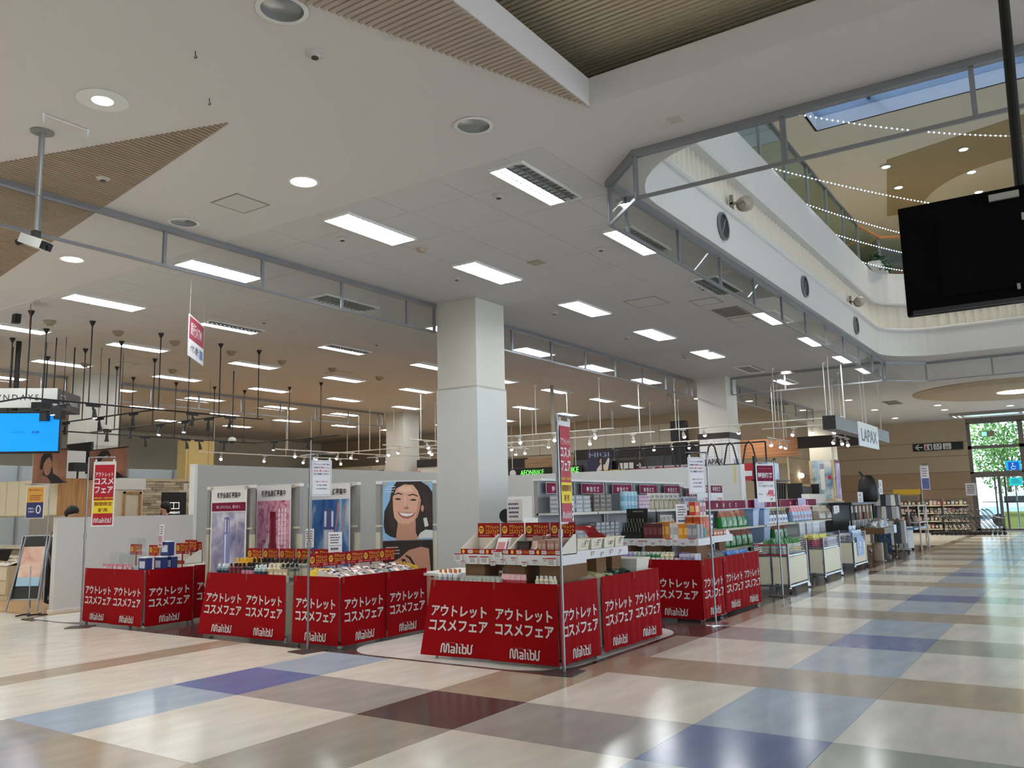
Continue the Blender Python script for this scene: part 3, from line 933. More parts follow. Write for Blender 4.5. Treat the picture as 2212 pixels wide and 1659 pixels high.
def wave(v, w, h):
    ph = [0.3, 1.7, 2.9, 4.1, 0.9][v % 5]
    def f(x, z):
        u = 1 - z / h
        y = -0.012 * u * math.sin(x / w * 5.2 + ph) - 0.010 * u * u
        if v % 5 in (2, 3):       # fold creases left from the package
            k = (x / w * 4) % 1.0
            y += 0.020 * (0.25 + 0.75 * u) * abs(k - 0.5) * 2 - 0.014 * u
        return y - 0.008
    return f
SHEET = {}
def sheet(parent, loc, rz, v, w=SW, h=SH, flare=0.0, skew=0.0):
    key = (v, w, h, flare, skew)
    if key not in SHEET:
        f = wave(v, w, h)
        def warp(x, y, z):
            u = 1 - z / h
            return (x - flare * u * (1 - x / w) + skew * u * (x / w), y + f(x, z) - (0.05 * u * (1 - x / w) if flare else 0), z)
        nx, nz = 17, 8
        g = G()
        vs = [warp(w * i / (nx - 1), 0, h * j / (nz - 1)) for j in range(nz) for i in range(nx)]
        g.add(vs, [(j * nx + i, j * nx + i + 1, (j + 1) * nx + i + 1, (j + 1) * nx + i) for j in range(nz - 1) for i in range(nx - 1)])
        ms = g.mesh('red_sheet', RED, True)
        g = G()
        put_text(g, 'アウトレット', w * .5, h * .595, w * .84, h * .155, 0, 0.028, 0.96)
        put_text(g, 'コスメフェア', w * .505, h * .405, w * .86, h * .155, 0, 0.028, 0.96)
        logo(g, w * .30, h * .055, w * .42, 0)
        g.i = 1
        put_text(g, 'Cosmetic', w * .42, h * .185, w * .15, h * .020, 0, 0.0)
        for p_, q_ in (((.560, .160), (.560, .190)), ((.542, .175), (.578, .175))):
            g.ribbon([(w * p_[0], h * p_[1]), (w * q_[0], h * q_[1])], .004, 0)
        bmx = bmesh.new()
        me = g.mesh('tmp', [PRINTW, M('#a85a55', 0.6)])
        bmx.from_mesh(me)
        bmesh.ops.triangulate(bmx, faces=bmx.faces[:])
        for _ in range(2):
            long = [e for e in bmx.edges if e.calc_length() > 0.05]
            if long:
                bmesh.ops.subdivide_edges(bmx, edges=long, cuts=1)
                bmesh.ops.triangulate(bmx, faces=bmx.faces[:])
        for vv in bmx.verts:
            x, y, z = vv.co
            X_, Y_, Z_ = warp(x, 0, z)
            vv.co = (X_, Y_ - 0.004, Z_)
        mt = bpy.data.meshes.new('lettering')
        bmx.to_mesh(mt)
        bmx.free()
        bpy.data.meshes.remove(me)
        mt.materials.append(PRINTW)
        mt.materials.append(M('#a85a55', 0.6))
        SHEET[key] = (ms, mt)
    ms, mt = SHEET[key]
    o = part('red_sheet', ms, None, parent, loc, rz)
    part('lettering', mt, None, o)
    part('tape', TAPE, None, o, (0.03, 0, h - 0.07))
    return o
TAPE = G().face([(0, -0.014, 0), (0.028, -0.014, 0.004), (0.028, -0.012, 0.078), (0, -0.012, 0.075)]).mesh('tape', M('#b8413f', 0.15, alpha=0.5))
CARTW = M('#cfccc3', 0.45)
PANEL = M('#d8cfb6', 0.6)
WHEEL = M('#a9a9a7', 0.5)
fork_me = G().box(-0.018, -0.02, 0.055, 0.018, 0.02, 0.085).box(-0.018, -0.03, 0.02, -0.012, 0.02, 0.06).box(0.012, -0.03, 0.02, 0.018, 0.02, 0.06).mesh('caster_fork', STEEL)
wheel_me = G().cyl((-0.011, -0.01, 0.034), (0.011, -0.01, 0.034), 0.034, 16).mesh('wheel', WHEEL)
def caster(parent, loc, rz=0.0, dark=False):
    o = part('caster', fork_me, None, parent, loc, rz)
    part('wheel', wheel_me if not dark else wheel_dk, None, o)
    return o
wheel_dk = G().cyl((-0.012, -0.01, 0.036), (0.012, -0.01, 0.036), 0.036, 16).mesh('wheel', M('#2a2a2b', 0.5))
TOPZ = 0.77
def cart(label, x0, y0, x1, y1, sx=(), sy=(), flare=0.0, top=0.70):
    t = thing('sale_cart', label, 'cart', (x0, y0, 0))
    w, d = x1 - x0, y1 - y0
    part('tray', G().box(0.01, 0.01, top - 0.02, w - 0.01, d - 0.01, top).box(0.01, 0.01, top, 0.03, d - .01, TOPZ - .01).box(w - .03, .01, top, w - .01, d - .01, TOPZ - .01)
         .box(.03, .01, top, w - .03, .03, TOPZ - .01).box(.03, d - .03, top, w - .03, d - .01, TOPZ - .01), CARTW, t)
    for px in (0.03, w - 0.03):
        for py in (0.03, d - 0.03):
            part('leg', G().cb(px, py, 0.08, 0.03, 0.03, top - 0.1), CARTW, t)
            caster(t, (px, py, 0), R.uniform(-1, 1))
    part('lower_shelf', G().box(0.03, 0.03, 0.16, w - 0.03, d - 0.03, 0.18), CARTW, t)
    part('side_panel', G().box(0.02, 0.02, 0.10, w - 0.02, 0.028, top - 0.05), PANEL, t)
    part('side_panel', G().box(0.02, 0.02, 0.10, 0.028, d - 0.02, top - 0.05), PANEL, t)
    y = d
    for k, v in enumerate(sx):
        sheet(t, (-0.004 - .006 * (k % 2), y + .004, TOPZ - SH), -PI / 2, v, flare=flare if k == 0 else 0.0, w=min(.76, round(d / max(1, len(sx)) + .012, 3)))
        y -= d / len(sx)
    n = len(sy)
    for k, v in enumerate(sy):
        sheet(t, (w / n * k, -0.004 - .006 * (k % 2), TOPZ - SH), 0, v, w=min(0.75, round(w / n + .01, 3)))
    return t
cart('red-draped sale cart farthest left, beside the leftmost banner pole', 6.72, 10.47, 7.44, 11.90, (0, 1), (4,))
cart('red-draped sale cart mostly hidden behind two others, holding an empty white box', 7.58, 10.64, 8.30, 12.0, (), (0,))
cart('red-draped sale cart full of hair bottles in front of lavender poster', 6.75, 7.74, 7.48, 9.17, (1, 0), (), 0.07)
cart('red-draped sale cart before the smiling face poster, holding small packets', 6.75, 6.88, 8.2, 7.60, (4,), (0, 1))
cart('nearest red-draped sale cart with two banners, under the four card boxes', 6.85, 4.15, 7.60, 5.65, (0, 4), (2,), 0.10)
cart('red-draped sale cart beside the nearest one, holding green pouches and bucket', 7.68, 4.15, 9.05, 4.86, (), (2, 3))
cart('red-draped sale cart with shampoo rows behind the white floor curve', 10.36, 4.15, 11.10, 5.58, (0, 1), (3,))
cart('red-draped sale cart in front of the green refill pouches', 11.14, 4.15, 12.60, 4.86, (), (2, 3))

# ================================================================== HEADER CARDS AND CARD BOXES
CW, CH = 0.285, 0.15
g = G()
g.box(-CW / 2, 0, 0, CW / 2, 0.004, CH)
card_me = g.mesh('card', CARD)
g = G()
put_text(g, 'アウトレット', .045, .107, .17, .043, -0.002, 0.02)
put_text(g, 'コスメフェア', .045, .060, .17, .043, -0.002, 0.02)
card_tx = g.mesh('lettering', YEL)
g = G()
g.ell(-.097, .08, .034, .040, -0.0015)
badge_me = g.mesh('badge', YEL)
g = G()
put_text(g, '期間', -.097, .092, .045, .02, -0.003, 0.02)
put_text(g, '限定', -.097, .069, .045, .02, -0.003, 0.02)
badge_tx = g.mesh('badge_lettering', M('#7a1a10', 0.5))
g = G()
bars(g, -.13, .03, .012, .03, 2, -0.002, 3)
g.ell(.083, .02, .012, .014, -0.002, 10).ell(.113, .022, .012, .014, -0.002, 10)
card_sm = g.mesh('fine_print', M('#d98a86', 0.5))
def card_parts(parent, loc=(0, 0, 0), rz=0.0):
    o = part('card', card_me, None, parent, loc, rz)
    for n, m in (('lettering', card_tx), ('badge', badge_me), ('badge_lettering', badge_tx), ('fine_print', card_sm)):
        part(n, m, None, o)
    return o
stick_me = G().box(-0.012, 0.004, -0.2, 0.012, 0.010, 0.02).mesh('stick', CARD)
def header_card(x, y, z, rz, label, group):
    t = thing('header_card', label, 'sign card', (x, y, z), rz, group)
    card_parts(t)
    part('stick', stick_me, None, t)
    return t
for k, (x, y, z) in enumerate(((7.36, 11.72, 0.90), (7.38, 11.28, 0.89), (7.38, 10.97, 0.91), (7.40, 10.66, 0.92), (7.92, 11.20, 0.94))):
    header_card(x, y, z + .02, -PI / 2, 'red and yellow header card above the leftmost sale carts, %s from the left' % ORD[k], 'header cards on the leftmost carts')
for k in range(5):
    header_card(7.34, 9.03 - 0.312 * k, 0.885, -PI / 2, 'red and yellow header card behind the hair bottles, %s from the left' % ORD[k], 'header cards behind the hair bottles')
for k in range(5):
    header_card(6.98 + 0.292 * k, 7.46, 0.855, 0.0, 'red and yellow header card behind the small packets, %s from the left' % ORD[k], 'header cards behind the small packets')

BOXW = M('#dcd8cc', 0.6)
def card_box(x, y, z, rz, label, w=0.30):
    t = thing('display_box', label, 'display box', (x, y, z), rz)
    part('tray', G().box(-w / 2, 0, 0, w / 2, 0.30, 0.006).box(-w / 2, 0.29, 0, w / 2, 0.30, 0.19)
         .prism([(0, 0), (0.30, 0), (0.30, 0.19), (0.25, 0.19), (0, 0.055)], -w / 2, -w / 2 + 0.006, 'yz').prism([(0, 0), (0.30, 0), (0.30, 0.19), (0.25, 0.19), (0, 0.055)], w / 2 - 0.006, w / 2, 'yz'), BOXW, t)
    f = part('front_strip', G().box(-w / 2, -0.004, 0, w / 2, 0, 0.052), CARD, t)
    g = G()
    put_text(g, 'アウトレットコスメフェア', .03, .026, .20, .028, -0.0055, 0.02)
    g.ell(-.115, .026, .017, .019, -0.0055, 14)
    part('lettering', g, YEL, f)
    card_parts(t, (0, 0.288, 0.155))
    return t
bl = ('empty red and white display box, leftmost on the nearest cart tier', 'display box with white sachets, second on the nearest cart tier', 'display box with black packs, third on the nearest cart tier', 'display box with pink packs, rightmost on the nearest cart tier')
for k in range(4):
    card_box(7.04, 5.27 - 0.303 * k, 1.022, -PI / 2, bl[k])
card_box(7.66, 11.12, 0.775, -PI / 2, 'empty white display box on the half-hidden red cart', 0.3)

# ================================================================== POLE STANDS WITH SIGNS
def stand(label, x, y, h, ang, arm, base='plate', r=0.011):
    """pole with a bent top arm; returns the root turned so that local x runs along the arm"""
    t = thing('sign_stand', label, 'sign stand', (x, y, 0), ang)
    part('pole', G().cyl((0, 0, 0.01), (0, 0, h * 0.52), r * 1.15, 10).cyl((0, 0, h * 0.5), (0, 0, h), r, 10), CHROME, t)
    part('clamp', G().cyl((0, 0, h * 0.515), (0, 0, h * 0.545), r * 2.0, 10), ALU, t)
    part('arm', G().cyl((0, 0, h), (arm, 0, h), r * 0.8, 10), CHROME, t)
    part('base', G().lathe([(0.0, 0.012), (0.16, 0.010), (0.17, 0.0)], 24) if base == 'round' else G().box(-0.16, -0.14, 0, 0.16, 0.14, 0.008), M('#3a3230', 0.4) if base != 'round' else STEEL, t)
    return t
def hang(parent, x0, z1, w, h, mat, y=0.0, clips=True, curl=0.0):
    """a panel hung under the arm; local front faces -y; returns the panel object with origin at its lower left corner"""
    if curl:
        n = 12
        g = G()
        vs = []
        for j in range(n + 1):
            u = j / n
            yy = curl * math.sin(u * 2.2) * (1 - u)
            vs += [(0, yy, h * u), (w, yy + curl * 0.5 * (1 - u) ** 2, h * u)]
        g.add(vs, [(2 * j, 2 * j + 1, 2 * j + 3, 2 * j + 2) for j in range(n)])
    else:
        g = G().box(0, 0, 0, w, 0.004, h)
    o = part('sign_panel', g, mat, parent, (x0, y, z1 - h))
    if clips:
        for cx in (0.03, w - 0.03):
            part('clip', G().box(cx - 0.01, -0.006, h - 0.012, cx + 0.01, 0.008, h + 0.03), M('#e8e8e8', 0.3), o)
    return o
WP = M('#e6e5ea', 0.45)
REDP = M('#b5142c', 0.45)
# tall promo banner (two of them): red, yellow and red fields
def promo(o, w, h):
    part('red_field', G().rect(.02, h * .02, w - .02, h * .95, -0.001), REDP, o)
    part('yellow_field', G().rect(.02, h * .20, w - .02, h * .40, -0.002), YELP, o)
    g = G()
    put_text(g, 'アウトレット', w / 2, h * .80, w * .80, h * .07, -0.003, 0.02)
    put_text(g, 'コスメ', w / 2, h * .695, w * .84, h * .105, -0.003, 0.03)
    put_text(g, 'フェア', w / 2, h * .56, w * .80, h * .105, -0.003, 0.03)
    logo(g, w * .12, h * .06, w * .76, -0.003)
    part('lettering', g, WP, o)
    g = G()
    put_text(g, '4月5日〜4月27日', w / 2, h * .435, w * .84, h * .026, -0.003, 0.02)
    part('date', g, YELP, o)
    g = G()
    put_text(g, '期間限定', w / 2, h * .345, w * .80, h * .065, -0.004, 0.02)
    put_text(g, '販売', w / 2, h * .25, w * .42, h * .065, -0.004, 0.02)
    part('limited_lettering', g, M('#8a2412', 0.5), o)
t = stand('pole stand with red promo banner beside the leftmost cart', 6.48, 11.55, 2.31, -0.85, 0.36)
promo(hang(t, 0.07, 2.25, 0.30, 0.90, WP), 0.30, 0.90)
t = stand('tall pole stand with curling red promo banner at the nearest cart corner', 6.76, 4.05, 2.34, 0.12, 0.34)
promo(hang(t, 0.03, 2.29, 0.28, 0.97, WP, curl=0.10), 0.28, 0.97)
def notice(o, w, h):
    part('border', G().rect(.012, .012, w - .012, .016, -.001).rect(.012, h - .016, w - .012, h - .012, -.001).rect(.012, .012, .016, h - .012, -.001).rect(w - .016, .012, w - .012, h - .012, -.001), M('#9a97ad', 0.5), o)
    g = G()
    put_text(g, 'アウトレット化粧品の', w / 2, h * .88, w * .80, h * .05, -0.002, 0.03)
    put_text(g, 'お会計は', w * .28, h * .79, w * .34, h * .05, -0.002, 0.03)
    put_text(g, 'または', w * .83, h * .785, w * .14, h * .03, -0.002, 0.03)
    put_text(g, 'をご利用ください', w / 2, h * .61, w * .76, h * .055, -0.002, 0.03)
    put_text(g, 'レジはご利用', w * .5, h * .30, w * .5, h * .045, -0.002, 0.03)
    put_text(g, 'いただけません', w / 2, h * .20, w * .56, h * .045, -0.002, 0.03)
    part('lettering', g, M('#2a2f66', 0.5), o)
    g = G()
    put_text(g, '専用レジ', w * .60, h * .79, w * .26, h * .05, -0.002, 0.03)
    put_text(g, '化粧品・暮らしの品レジ', w / 2, h * .70, w * .80, h * .05, -0.002, 0.03)
    put_text(g, '食品レジ、セルフレジ、', w / 2, h * .40, w * .64, h * .045, -0.002, 0.03)
    part('red_lettering', g, M('#c0304a', 0.5), o)
t = stand('pole stand with white notice board between the hair bottle and packet carts', 6.52, 7.12, 2.13, -0.15, 0.34)
notice(hang(t, 0.02, 2.06, 0.27, 0.40, WP), 0.27, 0.40)
t = stand('pole stand with white notice board in front of the shampoo cart', 10.28, 3.96, 2.12, PI - 0.42, 0.36, 'round')
t.rotation_euler = (0, 0, -0.42)
for ch in t.children:
    if ch.name.startswith('arm'):
        ch.rotation_euler = (0, 0, PI)
notice(hang(t, -0.33, 2.06, 0.285, 0.46, WP), 0.285, 0.46)
# special price board
t = stand('pole stand with maroon and white 498 price board by the wire carts', 13.69, 4.14, 2.14, -0.45, 0.4)
for ch in t.children:
    if ch.name.startswith('arm'):
        ch.rotation_euler = (0, 0, PI)
o = hang(t, -0.42, 2.08, 0.40, 0.60, WP)
part('maroon_field', G().rect(.02, .33, .38, .58, -0.001), MAROON, o)
g = G()
put_text(g, '特別価格', .2, .425, .33, .085, -0.003, 0.025)
part('lettering', g, WP, o)
g = G()
put_text(g, 'Special Price Sale', .2, .53, .26, .02, -0.003, 0.0)
part('small_lettering', g, M('#d07aa0', 0.5), o)
g = G()
put_text(g, 'アタック抗菌アドバンス各種', .2, .255, .34, .036, -0.003, 0.005)
put_text(g, '各720g', .07, .125, .09, .028, -0.003, 0.01)
put_text(g, '547', .31, .045, .05, .03, -0.003, 0.02)
bars(g, .03, .14, .29, .31, 1, -0.003, 4)
part('black_lettering', g, INK, o)
g = G()
put_text(g, '498', .295, .14, .13, .11, -0.003, 0.03)
put_text(g, '円', .372, .10, .03, .035, -0.003, 0.02)
put_text(g, '各', .215, .12, .03, .045, -0.003, 0.02)
part('price_lettering', g, M('#cf1f33', 0.5), o)
t = stand('far pole stand with small blue and white sign by the travel goods', 29.4, 4.3, 2.55, -0.6, 0.4, r=0.014)
o = hang(t, 0.02, 2.5, 0.34, 0.75, WP)
part('blue_field', G().rect(.02, .02, .32, .36, -.001), M('#5a5f9e', 0.5), o)
g = G()
bars(g, .05, .28, .40, .70, 4, -.002, 5)
part('fine_print', g, M('#8b6a60', 0.5), o)
# ================================================================== POSTER RACKS
RACKG = M('#9c9c9a', 0.4, 0.5)
RACKW = M('#e3e2df', 0.5)
RACKC = M('#cfcab4', 0.5)
def rack(label, x, y, rz, w=0.95, h=1.87):
    t = thing('display_rack', label, 'rack', (x, y, 0), rz)
    for px in (0.03, w - 0.03):
        part('post', G().box(px - .03, 0, 1.2, px + .03, .05, h - .04), RACKG, t)
        part('post', G().box(px - .03, 0, 0.02, px + .03, .05, 1.2), RACKC, t)
    part('top_rail', G().box(0.0, -.01, h - .04, w, .06, h), RACKW, t)
    part('back_panel', G().box(.06, .03, .1, w - .06, .045, h - .05), M('#c9cac9', 0.5), t)
    part('crossbar', G().box(0, -.012, 1.27, w, 0, 1.295), RACKC, t)
    part('base', G().box(0, -.02, 0, w, .24, .1), RACKW, t)
    for px in (0.12, w - 0.12):
        part('clip', G().box(px - .02, -.03, h - .06, px + .02, -.01, h - .01), M('#b9b09a', 0.5), t)
    return t
rack('display rack behind the lavender lipstick poster', 7.60, 10.40, -PI / 2, 0.99)
rack('display rack behind the pink splash poster', 7.93, 9.82, -PI / 2 - 0.10, 1.10)
rack('display rack behind the blue serum poster', 8.32, 9.12, -PI / 2 - 0.05, 1.02)
rack('display rack behind the smiling face poster', 8.30, 7.80, -PI / 2 + 0.72, 0.80)
def poster(label, x, y, z, rz, w, h, mat, off=0.03):
    n = Vector((math.sin(rz), -math.cos(rz)))
    t = thing('poster', label, 'poster', (x + n.x * off, y + n.y * off, z), rz)
    part('sheet', G().box(0, 0, 0, w, .003, h), mat, t)
    return t
PW = M('#e9e8ea', 0.4)
# 1 lavender lipstick
t = poster('lavender cloud poster of a silver lipstick with white title strip', 7.60, 10.27, 0.62, -PI / 2, 0.77, 1.21, PW)
part('picture', G().rect(.03, .0, .74, .89, -.001), cloud_print('#6f6c9a', '#a9a6c2', '#dcdbe6', 3.5, 0.8), t)
part('maroon_strip', G().rect(.02, .90, .75, 1.02, -.001), MAROON, t)
g = G(); put_text(g, '新規会員様募集中', .385, 1.12, .50, .085, -.003, .02); part('title', g, INK, t)
g = G(); put_text(g, '美しさのリズムと、響きあう。', .385, .96, .52, .045, -.003, .01); part('strip_lettering', g, M('#e7c3d2', 0.5), t)
g = G(); g.rect(.28, .0, .44, .36, -.002).rect(.29, .37, .43, .60, -.002); part('lipstick_case', g, M('#8d92cc', 0.4), t)
g = G(); g.flat([(.30, .60), (.42, .60), (.42, .80), (.40, .82), (.32, .82), (.30, .80)], -.002); part('lipstick_cap', g, M('#6a70b0', 0.4), t)
g = G(); g.rect(.318, .03, .350, .58, -.0025).rect(.315, .61, .345, .79, -.0025).rect(.385, .61, .402, .78, -.0025); part('highlight', g, M('#e6e8f8', 0.2), t)
g = G()
for c_, x_, z_ in (('美肌リズム', .62, .74), ('これからの私へ', .555, .74)):
    for k, ch in enumerate(c_):
        put_text(g, ch, x_, z_ - .058 * k, .034, .04, -.003, 0.0)
part('vertical_lettering', g, M('#6e6c94', 0.5), t)
# 2 pink splash
t = poster('pink splash poster of a crimson lipstick with white title strip', 7.90, 9.66, 0.62, -PI / 2 - 0.1, 0.80, 1.235, PW)
part('picture', G().rect(.02, .0, .78, 1.03, -.001), cloud_print('#8e2450', '#d994b2', '#e6b4c8', 4.5, 2.6), t)
g = G(); g.flat([(.10, .12), (.32, .10), (.36, .30), (.33, .62), (.22, .45), (.12, .30)], -.0015); part('splash', g, M('#e3dbe0', 0.4), t)
g = G(); put_text(g, '新規会員様募集中', .40, 1.13, .56, .09, -.003, .02); part('title', g, INK, t)
g = G(); g.flat([(.30, .0), (.49, .0), (.485, .44), (.47, .46), (.46, .88), (.325, .88), (.32, .46), (.30, .44)], -.002); part('lipstick_case', g, M('#7d0f2e', 0.3), t)
g = G(); g.rect(.335, .02, .352, .78, -.0025).rect(.43, .43, .437, .80, -.0025); part('highlight', g, M('#c25070', 0.3), t)
g = G()
for x_, n_, z_ in ((.54, 9, .92), (.61, 8, .92), (.68, 11, .92)):
    for k in range(n_):
        g.rect(x_ - .02, z_ - .062 * k - .05, x_ + .02, z_ - .062 * k, -.0025)
part('white_captions', g, M('#f0dfe8', 0.5), t)
# 3 blue serum
t = poster('deep blue poster of a white serum bottle with light rays', 8.30, 9.00, 0.62, -PI / 2 - 0.05, 0.80, 1.235, PW)
part('picture', G().rect(.02, .0, .78, 1.03, -.001), cloud_print('#1b3f86', '#3f78b8', '#c3d6e6', 2.2, 0.6, (2.6, 1, .7)), t)
g = G(); put_text(g, '新規会員様募集中', .44, 1.13, .56, .09, -.003, .02); part('title', g, INK, t)
g = G(); g.rect(.28, .12, .48, .62, -.002); part('bottle', g, M('#d3d5ea', 0.4), t)
g = G(); g.flat([(.27, .62), (.49, .62), (.48, .88), (.46, .90), (.30, .90), (.28, .88)], -.002).rect(.29, .0, .47, .12, -.002); part('bottle_cap', g, M('#5a5f9c', 0.35), t)
g = G(); g.rect(.295, .14, .345, .60, -.0025).rect(.285, .66, .33, .87, -.0025).rect(.43, .66, .47, .87, -.0025); part('highlight', g, M('#f0f2fb', 0.3), t)
g = G()
for k, ch in enumerate('HAKU'):
    put_text(g, ch, .39, .45 - .075 * k, .035, .045, -.003, 0.0)
part('brand_lettering', g, M('#5a5f8c', 0.5), t)
g = G(); g.flat([(.55, .99), (.60, 1.0), (.52, .55), (.50, .55)], -.0016).flat([(.70, .95), (.73, .93), (.60, .45), (.585, .45)], -.0016); part('light_ray', g, M('#b98a8e', 0.5), t)
# 4 smiling face, with a second close-up underneath
_n4 = -PI / 2 + 0.72
t = poster('upper beauty poster of a smiling dark-haired woman', 8.37, 7.74, 1.09, _n4, 0.655, 0.77, M('#8fbbe0', 0.4))
SK, SK2, HAIR = M('#d9a98f', 0.5), M('#c28e76', 0.5), M('#2a1c1a', 0.45)
g = G(); g.flat([(.03, .10), (.10, .05), (.20, .02), (.56, .02), (.655, .05), (.655, .62), (.60, .70), (.50, .768), (.18, .768), (.12, .68), (.09, .52), (.02, .38), (.01, .20)], -.001); part('hair_print', g, HAIR, t)
g = G(); g.flat([(.17, .0), (.47, .0), (.43, .10), (.43, .26), (.20, .26), (.18, .10)], -.0015); part('neck_print', g, SK2, t)
g = G(); g.flat([(.135, .40), (.15, .30), (.20, .225), (.27, .185), (.33, .185), (.40, .23), (.46, .31), (.485, .40), (.50, .52), (.46, .64), (.40, .72), (.28, .73), (.18, .68), (.13, .56)], -.002); part('face_print', g, SK, t)
g = G(); g.ell(.52, .41, .02, .045, -.0022, 12); part('ear_print', g, SK2, t)
g = G(); g.flat([(.49, .58), (.485, .40), (.46, .31), (.40, .23), (.43, .30), (.45, .42), (.47, .54)], -.0024).flat([(.30, .52), (.325, .44), (.335, .42), (.30, .425)], -.0024).flat([(.18, .24), (.27, .188), (.33, .186), (.42, .25), (.33, .21), (.26, .21)], -.0024); part('shade_print', g, M('#c48f76', 0.5), t)
g = G(); g.ell(.20, .43, .045, .035, -.0024, 14).ell(.42, .41, .045, .035, -.0024, 14); part('cheek_print', g, M('#e2a592', 0.5), t)
g = G(); g.flat([(.24, .70), (.36, .70), (.40, .64), (.30, .62), (.20, .65)], -.0024).flat([(.285, .58), (.30, .58), (.305, .45), (.285, .45)], -.0026); part('light_print', g, M('#e6bfa8', 0.5), t)
g = G()
for k in range(7):
    g.ribbon([(.12 + .012 * k, .62 - .02 * k), (.07 + .012 * k, .40), (.09 + .010 * k, .16)], .004, -.0016)
    g.ribbon([(.52 + .016 * k, .66 - .03 * k), (.56 + .012 * k, .40), (.57 + .010 * k, .18)], .004, -.0016)
part('hair_light_print', g, M('#4a3430', 0.5), t)
g = G()
g.flat([(.14, .60), (.20, .625), (.26, .605), (.255, .592), (.20, .607), (.145, .588)], -.003)
g.flat([(.33, .59), (.40, .605), (.465, .575), (.46, .562), (.40, .588), (.335, .578)], -.003)
for ex, ez in ((.195, .535), (.40, .52)):
    g.flat([(ex - .045, ez), (ex - .01, ez + .017), (ex + .03, ez + .012), (ex + .045, ez - .004), (ex + .005, ez - .010)], -.003)
part('brows_and_eyes', g, M('#2d1714', 0.5), t)
g = G(); g.flat([(.262, .425), (.285, .41), (.33, .41), (.35, .425), (.31, .40)], -.003).flat([(.19, .375), (.27, .36), (.31, .362), (.37, .352), (.43, .362), (.40, .305), (.33, .277), (.26, .29), (.215, .325)], -.003); part('lips_print', g, M('#b0605a', 0.4), t)
g = G(); g.flat([(.21, .363), (.28, .352), (.36, .345), (.415, .353), (.37, .318), (.31, .308), (.25, .322)], -.004); part('teeth_print', g, M('#efe9e4', 0.4), t)
g = G(); g.flat([(.45, .02), (.655, .02), (.655, .12), (.56, .13), (.49, .09)], -.003).flat([(.53, .28), (.575, .29), (.60, .18), (.55, .165)], -.003); part('pack_print', g, M('#d5d8d6', 0.5), t)
g = G(); bars(g, .02, .18, .62, .72, 3, -.003, 8, .3); part('fine_print', g, M('#d5e6f5', 0.5), t)
t = poster('lower beauty poster with a close-up eye and dark hair', 8.37, 7.74, 0.30, _n4, 0.655, 0.78, M('#c48f7c', 0.4))
g = G(); g.flat([(0, .78), (.655, .78), (.655, .66), (.50, .70), (.34, .66), (.22, .56), (.10, .50), (0, .46)], -.001).flat([(.60, .70), (.655, .66), (.655, .30), (.63, .30)], -.001); part('hair_print', g, HAIR, t)
g = G(); g.flat([(.30, .60), (.36, .57), (.42, .47), (.40, .46), (.34, .55), (.29, .585)], -.002).flat([(.24, .55), (.29, .545), (.33, .45), (.31, .43), (.26, .49)], -.002); part('brows_and_eyes', g, M('#241210', 0.4), t)
g = G(); g.ell(.285, .50, .013, .02, -.003, 10); part('eye_highlight', g, M('#b8a8a2', 0.4), t)
g = G(); bars(g, .03, .24, .60, .72, 3, -.003, 9, .3); part('fine_print', g, M('#d9cfd0', 0.5), t)

# ================================================================== PRODUCTS
def m_bottle(name, h, r, body, cap, lab=None, nk=0.35, n=12):
    g = G()
    bh = h * (1 - nk * 0.6)
    g.lathe([(r * .96, 0), (r, .01), (r, bh * .9), (r * .55, bh)], n)
    g.i = 1
    g.lathe([(r * .5, bh), (r * .5, h * .96), (r * .42, h)], n)
    if lab:
        g.i = 2
        g.lathe([(r * 1.012, bh * .25), (r * 1.012, bh * .7)], n)
        g.f = g.f[:-2]; g.mi = g.mi[:-2]
        return g.mesh(name, [body, cap, lab])
    return g.mesh(name, [body, cap])
def m_tube(name, h, w, body, cap):
    g = G()
    g.hexa([(-w * .4, -w * .3, h * .22), (w * .4, -w * .3, h * .22), (w * .4, w * .3, h * .22), (-w * .4, w * .3, h * .22)], [(-w / 2, -.004, h), (w / 2, -.004, h), (w / 2, .004, h), (-w / 2, .004, h)])
    g.i = 1
    g.lathe([(w * .34, 0), (w * .34, h * .22)], 12)
    return g.mesh(name, [body, cap])
def m_box(name, w, d, h, body, lab=None, top=None):
    """carton, front to -y, with a printed label and a lid edge"""
    g = G()
    g.box(-w / 2, -d / 2, 0, w / 2, d / 2, h)
    mats = [body]
    if lab:
        g.i = len(mats); mats.append(lab)
        g.rect(-w * .38, h * .25, w * .38, h * .72, -d / 2 - .0012)
        g.face([(-d * 0 - w / 2 - .0012, d * .36, h * .25), (-w / 2 - .0012, -d * .36, h * .25), (-w / 2 - .0012, -d * .36, h * .72), (-w / 2 - .0012, d * .36, h * .72)])
    if top:
        g.i = len(mats); mats.append(top)
        g.box(-w / 2 - .001, -d / 2 - .001, h * .93, w / 2 + .001, d / 2 + .001, h + .001)
    return g.mesh(name, mats)
